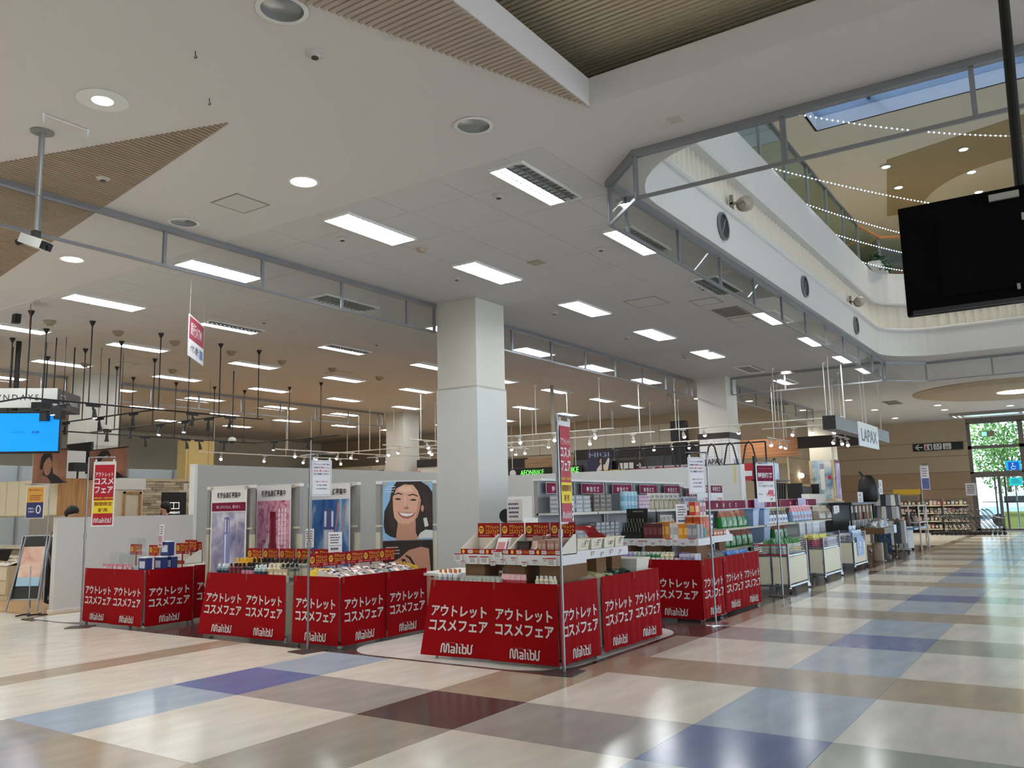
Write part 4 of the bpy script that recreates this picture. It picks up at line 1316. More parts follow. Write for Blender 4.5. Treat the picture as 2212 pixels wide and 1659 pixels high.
def m_pouch(name, w, h, d, body, band, cap=None, seal=None):
    """stand-up refill pouch: fat bottom, pinched flat top"""
    g = G()
    prof = [(0, .47, .40), (.10, .5, .5), (.45, .5, .44), (.62, .5, .36), (.86, .49, .10), (.94, .48, .02), (1.0, .48, .015)]
    rings = []
    for u, a, b in prof:
        rings.append([(-a * w, 0, u * h), (-a * w * .86, -b * d, u * h), (a * w * .86, -b * d, u * h), (a * w, 0, u * h), (a * w * .86, b * d, u * h), (-a * w * .86, b * d, u * h)])
    for j in range(6):
        g.i = 0 if j < 3 else 1
        g.add(rings[j] + rings[j + 1], [(k, (k + 1) % 6, 6 + (k + 1) % 6, 6 + k) for k in range(6)])
    g.i = 0
    g.face(list(reversed(rings[0])))
    mats = [body, band]
    if cap:
        g.i = 2; mats.append(cap)
        g.cyl((w * .34, 0, h * .9), (w * .40, 0, h * 1.05), .016, 8)
    if seal:
        g.i = len(mats); mats.append(seal)
        g.ell(0, h * .30, w * .26, h * .13, -d * .51, 12)
    return g.mesh(name, mats)
def put(me, name, label, cat, pts, group=None, rz=0.0, jit=0.05):
    """copies of one thing; in a plain row each is named by its place from the left"""
    ang = [math.atan2(p[1], p[0]) for p in pts]
    order = sorted(range(len(pts)), key=lambda i: -ang[i])
    single = 1 < len(pts) <= 16 and all(ang[order[i]] - ang[order[i + 1]] > 0.0012 for i in range(len(pts) - 1)) and len(label.split()) <= 12
    for i, p in enumerate(pts):
        lab = label + ', %s from left' % ORD[order.index(i)] if single else label
        solo(name, me, None, lab, cat, (p[0] + R.uniform(-.004, .004), p[1] + R.uniform(-.004, .004), p[2]), rz + R.uniform(-jit, jit), group)
def grid(x0, dx, nx, y0, dy, ny, z0, dz=0, nz=1, j=0.0):
    return [(x0 + dx * i + R.uniform(-j, j), y0 + dy * k + R.uniform(-j, j), z0 + dz * l) for l in range(nz) for k in range(ny) for i in range(nx)]
W90 = -PI / 2
TZ = 0.701
# ---- leftmost cart: clear cases, leaflets, blue cartons
acr = G()
acr.box(-.10, -.07, 0, .10, .07, .19)
acr_me = acr.mesh('clear_case', Glass((0.965, 0.985, 0.98), 0.06, 0.05, 'clear_case'))
put(acr_me, 'clear_case', 'clear acrylic case stacked on the leftmost cart', 'clear case', [(6.92, 11.45, TZ + .09), (6.92, 11.22, TZ + .09), (6.92, 10.99, TZ + .09), (6.94, 11.04, TZ + .282)], 'acrylic cases on the leftmost cart', W90, .05)
ins = m_box('filler', .14, .08, .088, M('#c7d6cc', 0.5), M('#dfe3dd', 0.5))
put(ins, 'pale_sachet_box', 'pale sachet box under the clear cases on the leftmost cart', 'box', [(6.87 + .10 * i, 11.47 - .16 * k, TZ) for i in range(2) for k in range(4)], 'pale boxes under the clear cases', W90, .05)
blu = m_box('blue_carton', .15, .10, .20, M('#25356f', 0.4), M('#cfd3e4', 0.4), M('#e6e6ea', 0.5))
put(blu, 'blue_carton', 'navy blue and white upright carton at the right end of the leftmost cart', 'carton', [(6.84, 10.66, TZ + .03), (7.02, 10.58, TZ + .03), (7.16, 10.56, TZ + .03), (7.12, 10.60, TZ + .232)], 'navy cartons on the leftmost cart', W90, .2)
pk = m_box('pink_pack', .12, .015, .13, M('#d58fa3', 0.4), M('#e8d3d6', 0.4))
put(pk, 'pink_packet', 'flat pink packet lying along the front of the leftmost cart', 'packet', [(6.80, 10.95 + .12 * k, TZ + .0) for k in range(6)], 'pink packets on the leftmost cart', W90, .3)
def notice_card(name, label, x, y, z, rz, w=.11, h=.16, seed=1, stick=.15, tint='#e8e7ea'):
    t = thing(name, label, 'notice card', (x, y, z), rz)
    part('card', G().box(-w / 2, 0, 0, w / 2, .003, h), M(tint, 0.5), t)
    g = G()
    bars(g, -w * .40, w * .40, h * .42, h * .92, 4, -.0015, seed)
    bars(g, -w * .38, w * .40, h * .10, h * .26, 1, -.0015, seed + 1, .7)
    part('fine_print', g, M('#4b4c6a', 0.5), t)
    part('divider', G().rect(-w * .45, h * .33, w * .45, h * .35, -.0015), INK, t)
    if stick:
        part('stick', G().box(-.004, .003, -stick, .004, .006, h * .5), M('#d8d8d8', 0.3), t)
    return t
notice_card('notice_card', 'small white notice card on stick above the leftmost cart', 7.15, 10.78, 1.11, W90, .10, .25, 2, .38)
notice_card('notice_card', 'small pink notice card tilted above the leftmost cart', 7.05, 10.66, 1.05, W90, .11, .16, 3, .30, '#e2b9c4')
notice_card('notice_card', 'white notice card in front of the pink splash poster', 7.36, 8.03, 1.05, W90, .15, .23, 4, .3)
notice_card('notice_card', 'white notice card in front of the blue serum poster', 7.28, 7.50, 1.0, -0.8, .16, .24, 5, .3)
notice_card('notice_card', 'white notice card above the empty display box by the big column', 7.5, 5.05, 1.22, W90, .20, .35, 6, .25)
notice_card('notice_card', 'narrow white notice card beside the curling promo banner', 7.62, 4.42, 1.12, 0.2, .12, .42, 7, .25)
notice_card('notice_card', 'white notice card standing above the maroon cartons', 10.95, 4.62, 1.20, -0.5, .19, .28, 8, .2)
notice_card('notice_card', 'white notice card left of long maroon price banner', 11.85, 4.70, 1.18, -0.4, .17, .30, 9, .2)
# ---- hair bottle cart
mats_b = [('#7f95a3', '#dfe8ee', '#28384f'), ('#6a1f2c', '#3a1016', '#7a2a36'), ('#23222a', '#141418', '#c98aa6'), ('#9fb3b6', '#e1e7e4', '#31404a'), ('#c9b79a', '#e3dccb', '#8e6b47'), ('#59615a', '#1d201f', '#9aa08c')]
for k, (b_, c_, l_) in enumerate(mats_b):
    me = m_bottle('hair_bottle', .17 + .01 * (k % 3), .031, M(b_, 0.3), M(c_, 0.3), M(l_, 0.4))
    nm = ('silver-blue', 'dark maroon', 'black and pink', 'pale teal', 'beige', 'grey-green')[k]
    put(me, 'hair_bottle', '%s bottle in the front row of the hair bottle cart' % nm, 'bottle', grid(6.83, .075, 2, 9.06 - .235 * k, -.072, 3, TZ, j=.004), nm + ' hair bottles')
for k, (b_, c_, nm) in enumerate((('#d9a52c', '#e9b92f', 'yellow-capped'), ('#3b2a22', '#1b1512', 'dark brown'), ('#b8b29a', '#202521', 'black-capped olive'), ('#9ba39a', '#26302a', 'grey pump'))):
    me = m_bottle('lotion_bottle', .23, .034, M(b_, 0.3), M(c_, 0.35), M('#e0d9c6', 0.5))
    put(me, 'lotion_bottle', '%s lotion bottle in the back rows of the hair bottle cart' % nm, 'bottle', grid(7.03, .08, 3, 8.98 - .33 * k, -.08, 4, TZ, j=.004), nm + ' lotion bottles')
ctn = m_box('beige_carton', .075, .05, .13, M('#c4ae8c', 0.5), M('#e5dcc8', 0.5))
put(ctn, 'beige_carton', 'small beige carton lined along the front of hair bottle cart', 'carton', [(6.82, 8.06 - .08 * k, TZ) for k in range(4)] + [(6.9, 8.02 - .08 * k, TZ + .02) for k in range(3)], 'beige cartons on the hair bottle cart', W90)
amb = m_box('amber_case', .20, .10, .26, M('#b5602c', 0.3, alpha=0.9), M('#d7a04a', 0.4))
put(amb, 'amber_case', 'amber translucent case at the right end of hair bottle cart', 'case', [(7.22, 7.86, TZ)], None, W90)
# ---- small packet cart: tilted trays with blister packs
tray_me = G().box(-.14, -.16, 0, .14, .16, .006).box(-.14, -.16, .006, -.135, .16, .09).box(.135, -.16, .006, .14, .16, .09).box(-.135, .155, .006, .135, .16, .09).box(-.135, -.16, .006, .135, -.155, .04).mesh('packet_tray', BOXW)
blis = m_box('blister', .075, .012, .115, M('#dfe1e4', 0.25), M('#3a3038', 0.4), M('#c03844', 0.4))
blis2 = m_box('blister', .075, .012, .115, M('#20242a', 0.3), M('#b9c3c7', 0.4))
blis3 = m_box('blister', .075, .012, .115, M('#caa9a9', 0.3), M('#f0e6e2', 0.4))
for k in range(5):
    t = thing('packet_tray', 'open tray of small packets, %s from the cart corner' % ('first', 'second', 'third', 'fourth', 'fifth')[k], 'tray', (6.93 + .27 * k, 7.12, TZ + .02), 0.0, rot=(0.16, 0, 0))
    part('tray', tray_me, None, t)
    if k == 4:
        part('yellow_edge', G().box(.134, -.16, .02, .143, .16, .10), M('#d7b92a', 0.5), t)
    for j in range(12):
        bx = 6.85 + .27 * k + .075 * (j % 3)
        by = 7.02 + .075 * (j // 3)
        o = solo('blister_pack', (blis, blis2, blis3)[(j + k) % 3], None, ('white and red', 'black and grey', 'pale pink')[(j + k) % 3] + ' blister pack lying in the packet cart trays', 'blister pack',
                 (bx, by - .06, TZ + .045 + .012 * (j // 3)), 0, ('white', 'black', 'pink')[(j + k) % 3] + ' blister packs', rot=(-1.15 + R.uniform(-.15, .15), 0, R.uniform(-.3, .3)))
solo('yellow_flyer_box', G().hexa([(-.12, -.06, 0), (.12, -.06, 0), (.12, .06, 0), (-.12, .06, 0)], [(-.12, -.02, .06), (.12, -.02, .06), (.12, .08, .09), (-.12, .08, .09)]), M('#d6b92e', 0.5), 'yellow topped white flyer box at packet cart corner', 'flyer box', (6.88, 7.35, TZ + .05), W90)
# ---- nearest cart: tier of cardboard with white wrapped boards
CARDB = M('#7a5a3e', 0.8)
WRAP = M('#dcdde0', 0.4)
t = thing('tier_shelf', 'white wrapped tier board on cardboard legs over the nearest cart', 'tier shelf', (7.0, 4.2, 0))
part('board', G().box(0, 0, .925, .50, 1.25, 1.02), WRAP, t)
for y in (.03, .45, .93):
    part('leg', G().box(.05, y, .70, .40, y + .24, .925), CARDB, t)
t = thing('tier_shelf', 'white wrapped tier board on cardboard legs over the pouch cart', 'tier shelf', (7.55, 4.33, 0))
part('board', G().box(0, 0, .94, 1.14, .45, 1.03), WRAP, t)
for x in (.08, .5, .86):
    part('leg', G().box(x, .06, .70, x + .22, .40, .94), CARDB, t)
# ---- price tags on board edges
tag_g = G().box(-.028, 0, 0, .028, .002, .042)
tag_g.i = 1
tag_g.rect(-.028, .033, .028, .042, -.001)
tag_g.i = 2
bars(tag_g, -.022, .022, .006, .028, 2, -.001, 11)
tag_me = tag_g.mesh('price_tag', [M('#e9e7e6', 0.5), M('#b0263a', 0.5), M('#4a4648', 0.5)])
big_g = G().box(-.05, 0, 0, .05, .002, .075)
big_g.i = 1
big_g.rect(-.05, .062, .05, .075, -.001)
big_g.i = 2
bars(big_g, -.04, .04, .01, .055, 3, -.001, 12)
big_me = big_g.mesh('price_tag', [M('#e9e7e6', 0.5), M('#b0263a', 0.5), M('#4a4648', 0.5)])
put(tag_me, 'price_tag', 'small price tag on the nearest tier board edge', 'price tag', [(6.985, 5.36 - .125 * k, .915 + .02 * (k % 3)) for k in range(9)], 'price tags on the nearest tier', W90)
put(big_me, 'price_tag', 'larger price tag clipped on the nearest tier board', 'price tag', [(6.98, 5.42, .955), (6.98, 5.22, .93), (6.98, 5.08, .93), (6.98, 4.92, .985), (6.98, 4.29, .925)], 'large price tags on the nearest tier', W90)
put(tag_me, 'price_tag', 'small price tag along the pouch cart tier board', 'price tag', [(7.65 + .21 * k, 4.32, .955 + .015 * (k % 2)) for k in range(5)], 'price tags on the pouch cart tier')
put(tag_me, 'price_tag', 'small price tag on the card boxes of the nearest tier', 'price tag', [(7.03, 5.30 - .15 * k, 1.03) for k in range(8)], 'price tags on the card boxes', W90)
# ---- goods in the card boxes
wpk = m_box('white_sachet', .11, .014, .17, M('#e6e4e4', 0.3), M('#c9808a', 0.4))
for k in range(2):
    solo('white_sachet', wpk, None, 'white sachet leaning in the second card box', 'sachet', (7.14 + .03 * k, 5.0 - .02 * k, 1.03), 0, 'white sachets in a card box', rot=(-.55, 0, W90 + .15))
solo('black_gift_box', m_box('black_gift_box', .14, .09, .12, M('#141317', 0.3), M('#3a3230', 0.4)), None, 'black gift box in the third card box', 'box', (7.16, 4.70, 1.03), W90)
pht = m_box('face_mask_pack', .12, .012, .18, M('#8a6f63', 0.3), M('#d5b9a8', 0.4))
for k in range(4):
    solo('face_mask_pack', pht, None, 'brown face mask packet leaning in the third card box', 'packet', (7.11 + .035 * k, 4.57 - .01 * k, 1.03), 0, 'face mask packets in a card box', rot=(-.42, 0, W90 - .1))
pnk = m_box('pink_beige_carton', .045, .06, .135, M('#a98578', 0.5), M('#c9aa9c', 0.5))
put(pnk, 'pink_beige_carton', 'slim pink-beige carton in the rightmost card box', 'carton', grid(7.10, .065, 3, 4.47, -.048, 5, 1.03, j=.002), 'slim cartons in the rightmost card box', W90, .04)
# ---- goods in the nearest cart tray
wt = m_bottle('white_tube', .17, .026, M('#e3e3e5', 0.35), M('#d67a35', 0.4), M('#b9bcc4', 0.4))
put(wt, 'white_bottle', 'white bottle with orange cap at left end of nearest cart', 'bottle', [(6.93 + .07 * i, 5.60 - .065 * k, TZ) for i in range(2) for k in range(4)], 'white orange-capped bottles')
cl = m_box('clear_pack', .05, .08, .10, M('#b6bcb6', 0.2), M('#dfe2da', 0.3))
put(cl, 'clear_pack', 'clear grey pack in the row behind nearest red banner', 'pack', [(6.93, 5.30 - .055 * k, TZ) for k in range(9)] + [(7.0, 5.30 - .055 * k, TZ + .01) for k in range(9)], 'clear grey packs in the nearest cart', W90)
red_pk = m_pouch('red_pouch', .13, .14, .05, M('#a8263c', 0.3), M('#d8a9ac', 0.35))
put(red_pk, 'red_pouch', 'shiny red and silver pouch in the nearest cart', 'pouch', [(6.95, 4.80 - .06 * k, TZ) for k in range(4)], 'red pouches in the nearest cart', W90, .3)
cln = m_bottle('clear_bottle', .13, .022, M('#d7d3b4', 0.2), M('#e9e9ea', 0.3), M('#f0efe9', 0.4))
put(cln, 'clear_bottle', 'small clear bottle at the right front of the nearest cart', 'bottle', [(6.93 + .06 * i, 4.42 - .052 * k, TZ) for i in range(2) for k in range(4)], 'clear bottles in the nearest cart')
lash = m_box('lash_case', .05, .02, .08, M('#e4e1dc', 0.4), M('#2f2b2d', 0.4))
put(lash, 'lash_case', 'small white lash case on the blue riser of the nearest cart', 'case', [(7.14, 4.98 - .058 * k, .775) for k in range(4)] + [(7.20, 4.98 - .058 * k, .80) for k in range(4)], 'lash cases in the nearest cart', W90)
solo('blue_riser', G().box(-.14, -.06, 0, .14, .06, .07), M('#5d86c4', 0.5), 'pale blue riser box under small lash cases', 'riser', (7.18, 4.9, TZ), W90)
# ---- pouch cart: baskets, cloth, pouches, bucket
BASK = M('#e2dcc6', 0.55)
def basket(label, x, y, z, w, d, h, rz=0.0, mat=BASK, name='basket', holes=True):
    t = thing(name, label, 'basket', (x, y, z), rz)
    tp = 1.12
    th = .006
    for n_, b_, c_ in (('wall', ((-w / 2, -d / 2), (w / 2, -d / 2)), (0, 1)), ('wall', ((w / 2, -d / 2), (w / 2, d / 2)), (-1, 0)), ('wall', ((w / 2, d / 2), (-w / 2, d / 2)), (0, -1)), ('wall', ((-w / 2, d / 2), (-w / 2, -d / 2)), (1, 0))):
        (ax, ay), (bx, by) = b_
        ix, iy = c_[0] * th, c_[1] * th
        part(n_, G().hexa([(ax, ay, 0), (bx, by, 0), (bx + ix, by + iy, 0), (ax + ix, ay + iy, 0)], [(ax * tp, ay * tp, h), (bx * tp, by * tp, h), (bx * tp + ix, by * tp + iy, h), (ax * tp + ix, ay * tp + iy, h)]), mat, t)
    part('bottom', G().box(-w / 2, -d / 2, 0, w / 2, d / 2, .006), mat, t)
    part('rim', G().box(-w * tp / 2 - .006, -d * tp / 2 - .006, h - .012, w * tp / 2 + .006, -d * tp / 2, h).box(-w * tp / 2 - .006, d * tp / 2, h - .012, w * tp / 2 + .006, d * tp / 2 + .006, h)
         .box(-w * tp / 2 - .006, -d * tp / 2, h - .012, -w * tp / 2, d * tp / 2, h).box(w * tp / 2, -d * tp / 2, h - .012, w * tp / 2 + .006, d * tp / 2, h), mat, t)
    if holes:
        g = G()
        for i in range(4):
            for j in range(2):
                g.ell(-w * .15 + w * .1 * i, h * .35 + h * .22 * j, .006, .006, -d / 2 - .012, 8)
        part('holes', g, M('#8f8a78', 0.6), t)
    return t
for k, x in enumerate((7.74, 8.03, 8.32, 8.56)):
    basket('cream plastic basket on the pouch cart tier, %s from the card boxes' % ('first', 'second', 'third', 'fourth')[k], x, 4.50, 1.032, .23 if k < 3 else .19, .25, .11)
put(tag_me, 'price_tag', 'small price tag on a cream basket', 'price tag', [(7.80, 4.352, 1.085), (8.08, 4.352, 1.085), (8.36, 4.352, 1.06), (8.60, 4.352, 1.085)], 'price tags on cream baskets')
g = G()
n = 10
vs = []
for j in range(n):
    for i in range(n):
        u, v = i / (n - 1), j / (n - 1)
        vs.append((-.18 + .38 * u + .02 * math.sin(v * 6), -.10 + .2 * v, .13 - .13 * u * u + .025 * math.sin(u * 9 + v * 3) * (1 - u * .5)))
g.add(vs, [(j * n + i, j * n + i + 1, (j + 1) * n + i + 1, (j + 1) * n + i) for j in range(n - 1) for i in range(n - 1)])
solo('red_cloth_pouch', g, M('#c01f30', 0.45), 'red cloth pouch slumped over the cream baskets', 'pouch', (8.17, 4.52, 1.12), 0.0, smooth=True)
solo('yellow_flyer', G().hexa([(-.1, -.05, 0), (.1, -.05, 0), (.1, .05, 0), (-.1, .05, 0)], [(-.1, -.02, .03), (.1, -.02, .03), (.1, .08, .10), (-.1, .08, .10)]), M('#d9c64a', 0.5), 'folded yellow flyer at left end of the basket row', 'flyer', (7.60, 4.46, 1.04), 0.6)
gp = m_pouch('green_pouch', .16, .20, .06, M('#173f3a', 0.25), M('#2a5a52', 0.3))
for k in range(7):
    solo('green_pouch', gp, None, 'glossy dark green pouch lying in the pouch cart', 'pouch', (8.22 + .09 * k, 4.33 + .03 * (k % 2), TZ + .02 + .012 * (k % 3)), 0, 'green pouches', rot=(-1.25, 0, R.uniform(-.5, .5)))
cp = m_pouch('cream_pouch', .17, .22, .05, M('#cfc79c', 0.3), M('#e0d9b5', 0.35))
for k in range(5):
    solo('cream_pouch', cp, None, 'pale cream pouch lying in the pouch cart', 'pouch', (7.80 + .10 * k, 4.33 + .03 * (k % 2), TZ + .02 + .01 * (k % 3)), 0, 'cream pouches', rot=(-1.3, 0, R.uniform(-.6, .6)))
basket('white plastic bucket at the far end of the pouch cart', 8.86, 4.42, .74, .30, .34, .15, 0.0, M('#dfdcd2', 0.5), 'storage_bucket', False)
# handheld register gear on the counter behind the boxes
t = thing('receipt_terminal', 'white register terminal and black base behind the card boxes', 'terminal', (8.2, 5.25, 0))
part('counter', G().box(-.35, -.2, 0, .5, .25, 1.05), M('#d7d7d5', 0.5), t)
part('screen', G().hexa([(-.16, -.02, 1.05), (.02, -.02, 1.05), (.02, .05, 1.05), (-.16, .05, 1.05)], [(-.12, .08, 1.36), (.20, .08, 1.36), (.20, .15, 1.36), (-.12, .15, 1.36)]), M('#e4e3e0', 0.4), t)
part('printer', G().box(.02, -.1, 1.05, .32, .1, 1.22), M('#202125', 0.4), t)
t = thing('side_table', 'low white table with black legs beside the big column', 'table', (8.6, 6.7, 0))
part('top', G().box(-.45, -.3, .68, .45, .3, .71), M('#dcdbd6', 0.4), t)
for sx in (-.42, .42):
    for sy in (-.27, .27):
        part('leg', G().tube([(sx, sy, .68), (sx, sy, .02)], .014), BLACK, t)
part('brace', G().tube([(-.42, -.27, .2), (.0, -.27, .66)], .01), BLACK, t)
t = thing('notice_board', 'white board with black disc beside the big column', 'board', (8.9, 6.09, 0), W90 + .5)
part('board', G().box(0, 0, .7, .30, .03, 1.62), M('#e5e5e3', 0.5), t)
part('disc', G().cyl((-.03, .015, 1.38), (-.03, .035, 1.38), .09, 18), BLACK, t)
part('foot', G().box(.05, -.12, 0, .3, .15, .02).box(.15, 0, 0, .2, .03, .9), ALU, t)
# ================================================================== SHAMPOO CART GOODS
sh = [('#d98aa0', '#e8c4cc', 'pink'), ('#8f86b8', '#cfc8e0', 'lilac'), ('#8a9a98', '#d8dcd8', 'grey'), ('#2f7a4a', '#dfe8dc', 'green'), ('#e0d3a6', '#efe9d0', 'cream'), ('#4c3566', '#6a5686', 'purple')]
for k, (b_, c_, nm) in enumerate(sh):
    me = m_bottle('shampoo_bottle', .16, .03, M(b_, 0.3), M(c_, 0.35), M('#eeeae4', 0.45))
    put(me, 'shampoo_bottle', '%s bottle in the front row of the shampoo cart' % nm, 'bottle', grid(10.44, .07, 2, 5.50 - .20 * k, -.066, 3, TZ, j=.003), nm + ' shampoo bottles')
lil = m_box('lilac_carton', .07, .09, .14, M('#d3cfe2', 0.45), M('#8f88b0', 0.45))
put(lil, 'lilac_carton', 'white and lilac carton at shampoo cart front corner', 'carton', grid(10.45, .10, 2, 4.42, -.075, 3, TZ), 'lilac cartons on the shampoo cart', W90)
sp = m_pouch('silver_pouch', .15, .20, .06, M('#a5a7a8', 0.2, 0.5), M('#d9dadb', 0.2, 0.4))
for k in range(5):
    solo('silver_pouch', sp, None, 'silver foil pouch lying in the cart beside blue packs', 'pouch', (11.25 + .09 * k, 4.33, TZ + .03), 0, 'silver foil pouches', rot=(-.9, 0, R.uniform(-.3, .3)))
bp = m_pouch('blue_pack', .12, .10, .06, M('#2b5fae', 0.35), M('#5f8fd0', 0.35))
put(bp, 'blue_pack', 'small blue pack in the cart before the green refill pouches', 'pack', grid(11.75, .11, 7, 4.30, .10, 2, TZ, j=.01), 'blue packs', 0, .4)
t = thing('tier_shelf', 'white tier board over the shampoo cart holding cartons', 'tier shelf', (10.5, 4.22, 0))
part('board', G().box(0, 0, .94, .55, 1.36, 1.03), WRAP, t)
for y in (.05, .55, 1.0):
    part('leg', G().box(.06, y, .70, .42, y + .24, .94), CARDB, t)
t = thing('tier_shelf', 'white tier board beside the orange cartons', 'tier shelf', (11.07, 4.34, 0))
part('board', G().box(0, 0, .94, 1.05, .46, 1.03), WRAP, t)
for x in (.1, .7):
    part('leg', G().box(x, .08, .70, x + .25, .40, .94), CARDB, t)
put(tag_me, 'price_tag', 'small price tag on the shampoo cart tier board', 'price tag', [(10.485, 5.48 - .105 * k, .935 + .03 * (k % 2)) for k in range(12)], 'price tags on the shampoo cart tier', W90)
put(big_me, 'price_tag', 'larger price tag on the shampoo cart tier board', 'price tag', [(10.48, 5.02, .93), (10.48, 4.62, .96), (10.48, 4.30, .96)], 'large price tags on the shampoo tier', W90)
solo('blue_swing_tag', G().box(-.03, 0, -.14, .03, .003, 0), M('#9fc4e8', 0.3), 'pale blue swing tag hanging from tier beside orange cartons', 'tag', (11.35, 4.33, 1.0), 0.2)
# black makeup stand
t = thing('makeup_stand', 'black stepped makeup stand with header on the shampoo tier', 'makeup stand', (10.66, 5.20, 1.031), W90)
part('base', G().box(-.16, -.13, 0, .16, .12, .03), BLACK, t)
for k in range(3):
    part('step', G().box(-.16, -.09 + .06 * k, .03, .16, -.03 + .06 * k, .09 + .06 * k), BLACK, t)
part('header', G().box(-.16, .10, .03, .16, .115, .40), BLACK, t)
g = G(); put_text(g, 'MASCARA', .02, .36, .16, .02, .097, 0.0); part('lettering', g, M('#bfc3c6', 0.4), t)
lip = G().lathe([(.008, 0), (.008, .05), (.006, .055)], 8).mesh('lip_tube', M('#8f8a80', 0.25, 0.6))
put(lip, 'lip_tube', 'small gold lip tube on black makeup stand', 'lip tube', [(10.60 + .06 * j, 5.32 - .045 * k, 1.12 + .06 * j) for j in range(3) for k in range(6)], 'lip tubes on the makeup stand')
for nm, c_, l_, w_, d_, h_, y_, n_ in (('maroon', '#4f1420', '#7a3a3e', .07, .10, .20, 4.98, 4), ('amber', '#b8752a', '#d9a55a', .075, .10, .22, 4.74, 2), ('white', '#dddad6', '#b8b4b4', .08, .10, .20, 4.63, 2), ('orange', '#d98a1e', '#f0c060', .075, .10, .19, 4.55, 3), ('grey', '#8e8b8f', '#b9b6b8', .075, .10, .18, 4.36, 2)):
    me = m_box(nm + '_carton', w_, d_, h_, M(c_, 0.4), M(l_, 0.4))
    put(me, nm + '_carton', '%s upright carton on the shampoo cart tier' % nm, 'carton', [(10.60 + .11 * j, y_ - w_ * k, 1.031) for j in range(2) for k in range(n_)], nm + ' cartons on the shampoo tier', W90, .02)
oc = m_box('orange_red_carton', .085, .10, .29, M('#b8441c', 0.4), M('#d5622a', 0.4), M('#e2d2b8', 0.5))
put(oc, 'orange_red_carton', 'tall orange-red carton at the corner of the tier', 'carton', [(11.03 + .09 * j, 4.42 + .11 * k, 1.031) for j in range(4) for k in range(2)], 'orange-red cartons', 0, .02)
bx = m_box('red_snack_box', .15, .09, .18, M('#c5331f', 0.4), M('#e8b46a', 0.4))
put(bx, 'red_snack_box', 'red and yellow box on top of the orange cartons', 'box', [(11.10, 4.50, 1.322)], None, 0)
bx = m_box('pink_white_box', .10, .09, .17, M('#d8b9c0', 0.4), M('#a9405c', 0.4))
put(bx, 'pink_white_box', 'pink and white box on top of the orange cartons', 'box', [(11.25, 4.50, 1.322), (11.36, 4.50, 1.322)], 'pink boxes over the orange cartons', 0)
bx = m_box('navy_white_box', .18, .12, .075, M('#2c3a7c', 0.4), M('#e4e6ee', 0.4))
put(bx, 'navy_white_box', 'flat navy and white box stacked beside orange cartons', 'box', [(11.58 + .01 * k, 4.52, 1.031 + .076 * k) for k in range(4)], 'stacked navy boxes', 0, .05)
bx = m_box('terracotta_packet', .12, .05, .07, M('#b5583a', 0.5), M('#e0c9b0', 0.5))
put(bx, 'terracotta_packet', 'small terracotta packet along the tier front by navy boxes', 'packet', [(11.46 + .13 * k, 4.38, 1.031) for k in range(4)], 'terracotta packets', 0)
bx = m_box('teal_box', .09, .08, .13, M('#3d7f72', 0.4), M('#bcd6cc', 0.4))
put(bx, 'teal_box', 'teal box behind the grey cartons on the shampoo tier', 'box', [(10.9, 4.42, 1.031), (10.9, 4.32, 1.031), (10.9, 4.52, 1.031)], 'teal boxes', W90)
t = thing('tilted_sign', 'white tilted price sign with blue rim beside green refill pouches', 'sign', (12.15, 4.45, .93), -0.5, rot=(-.5, 0, -.5))
part('panel', G().box(-.12, 0, 0, .12, .006, .18), M('#e6eaf0', 0.4), t)
part('rim', G().box(.12, -.002, 0, .128, .008, .18), M('#b9d0e8', 0.3), t)
g = G(); bars(g, -.1, .1, .03, .15, 3, -.002, 21); part('fine_print', g, M('#4b4b66', 0.5), t)

# ================================================================== WALL GONDOLA OF SPECIAL PRICE GOODS
SHELF = M('#c9c8c2', 0.45)
def pricebar(t, x0, x1, z0, z1, y, label='特別価格', small=True):
    o = part('price_banner', G().box(x0, y, z0, x1, y + .004, z1), MAROON, t)
    g = G()
    w = x1 - x0
    h = z1 - z0
    for k, ch in enumerate(label):
        put_text(g, ch, x0 + w * (.26 + .16 * k), z0 + h * .42, min(w * .11, h * .55), h * .55, y - .003, 0.02)
    part('lettering', g, WP, o)
    if small:
        g = G(); put_text(g, 'Special Price Sale', (x0 + x1) / 2, z0 + h * .86, w * .34, h * .10, y - .003, 0); part('small_lettering', g, M('#cf7aa2', 0.5), o)
    part('white_edge', G().box(x0 - .006, y + .002, z0 - .006, x1 + .006, y + .006, z1 + .006), WP, o)
for k in range(6):
    x0 = 9.32 + .94 * k
    t = thing('shelf_gondola', 'tall grey shelf bay with maroon price header, %s from the big column' % ('first', 'second', 'third', 'fourth', 'fifth', 'sixth')[k], 'shelving', (x0, 5.95, 0))
    h = 1.85 if k < 5 else 1.78
    part('back_panel', G().box(.05, .0, .1, .89, .02, h - .03), M('#9da0a6', 0.5), t)
    for px in (.02, .88):
        part('post', G().box(px, -.03, .05, px + .05, .03, h - .01), RACKG, t)
    part('top_rail', G().box(0, -.10, h - .03, .94, .03, h), RACKW, t)
    for z in (1.40, .95, .5):
        part('shelf', G().box(.02, -.40, z - .025, .92, 0, z), SHELF, t)
        part('shelf_lip', G().box(.02, -.41, z - .03, .92, -.40, z + .005), M('#d8d6cc', 0.5), t)
    part('base', G().box(.02, -.42, 0, .92, .02, .12), SHELF, t)
    pricebar(t, .16, .80, h - .19, h - .055, -.08)
def gg(k, x, y, z):      # position in bay k
    return (9.32 + .94 * k + x, 5.95 + y, z)
grb = m_box('grey_case', .20, .14, .055, M('#a2a6ab', 0.4), M('#c5c8cc', 0.4))
put(grb, 'grey_case', 'flat grey case stacked on the first shelf bay', 'case', [gg(0, .17 + .21 * i, -.25, 1.401 + .056 * j) for i in range(4) for j in range(4)], 'grey cases on the first bay')
brb = m_box('brown_case', .17, .14, .06, M('#5b5148', 0.4), M('#8c8272', 0.4))
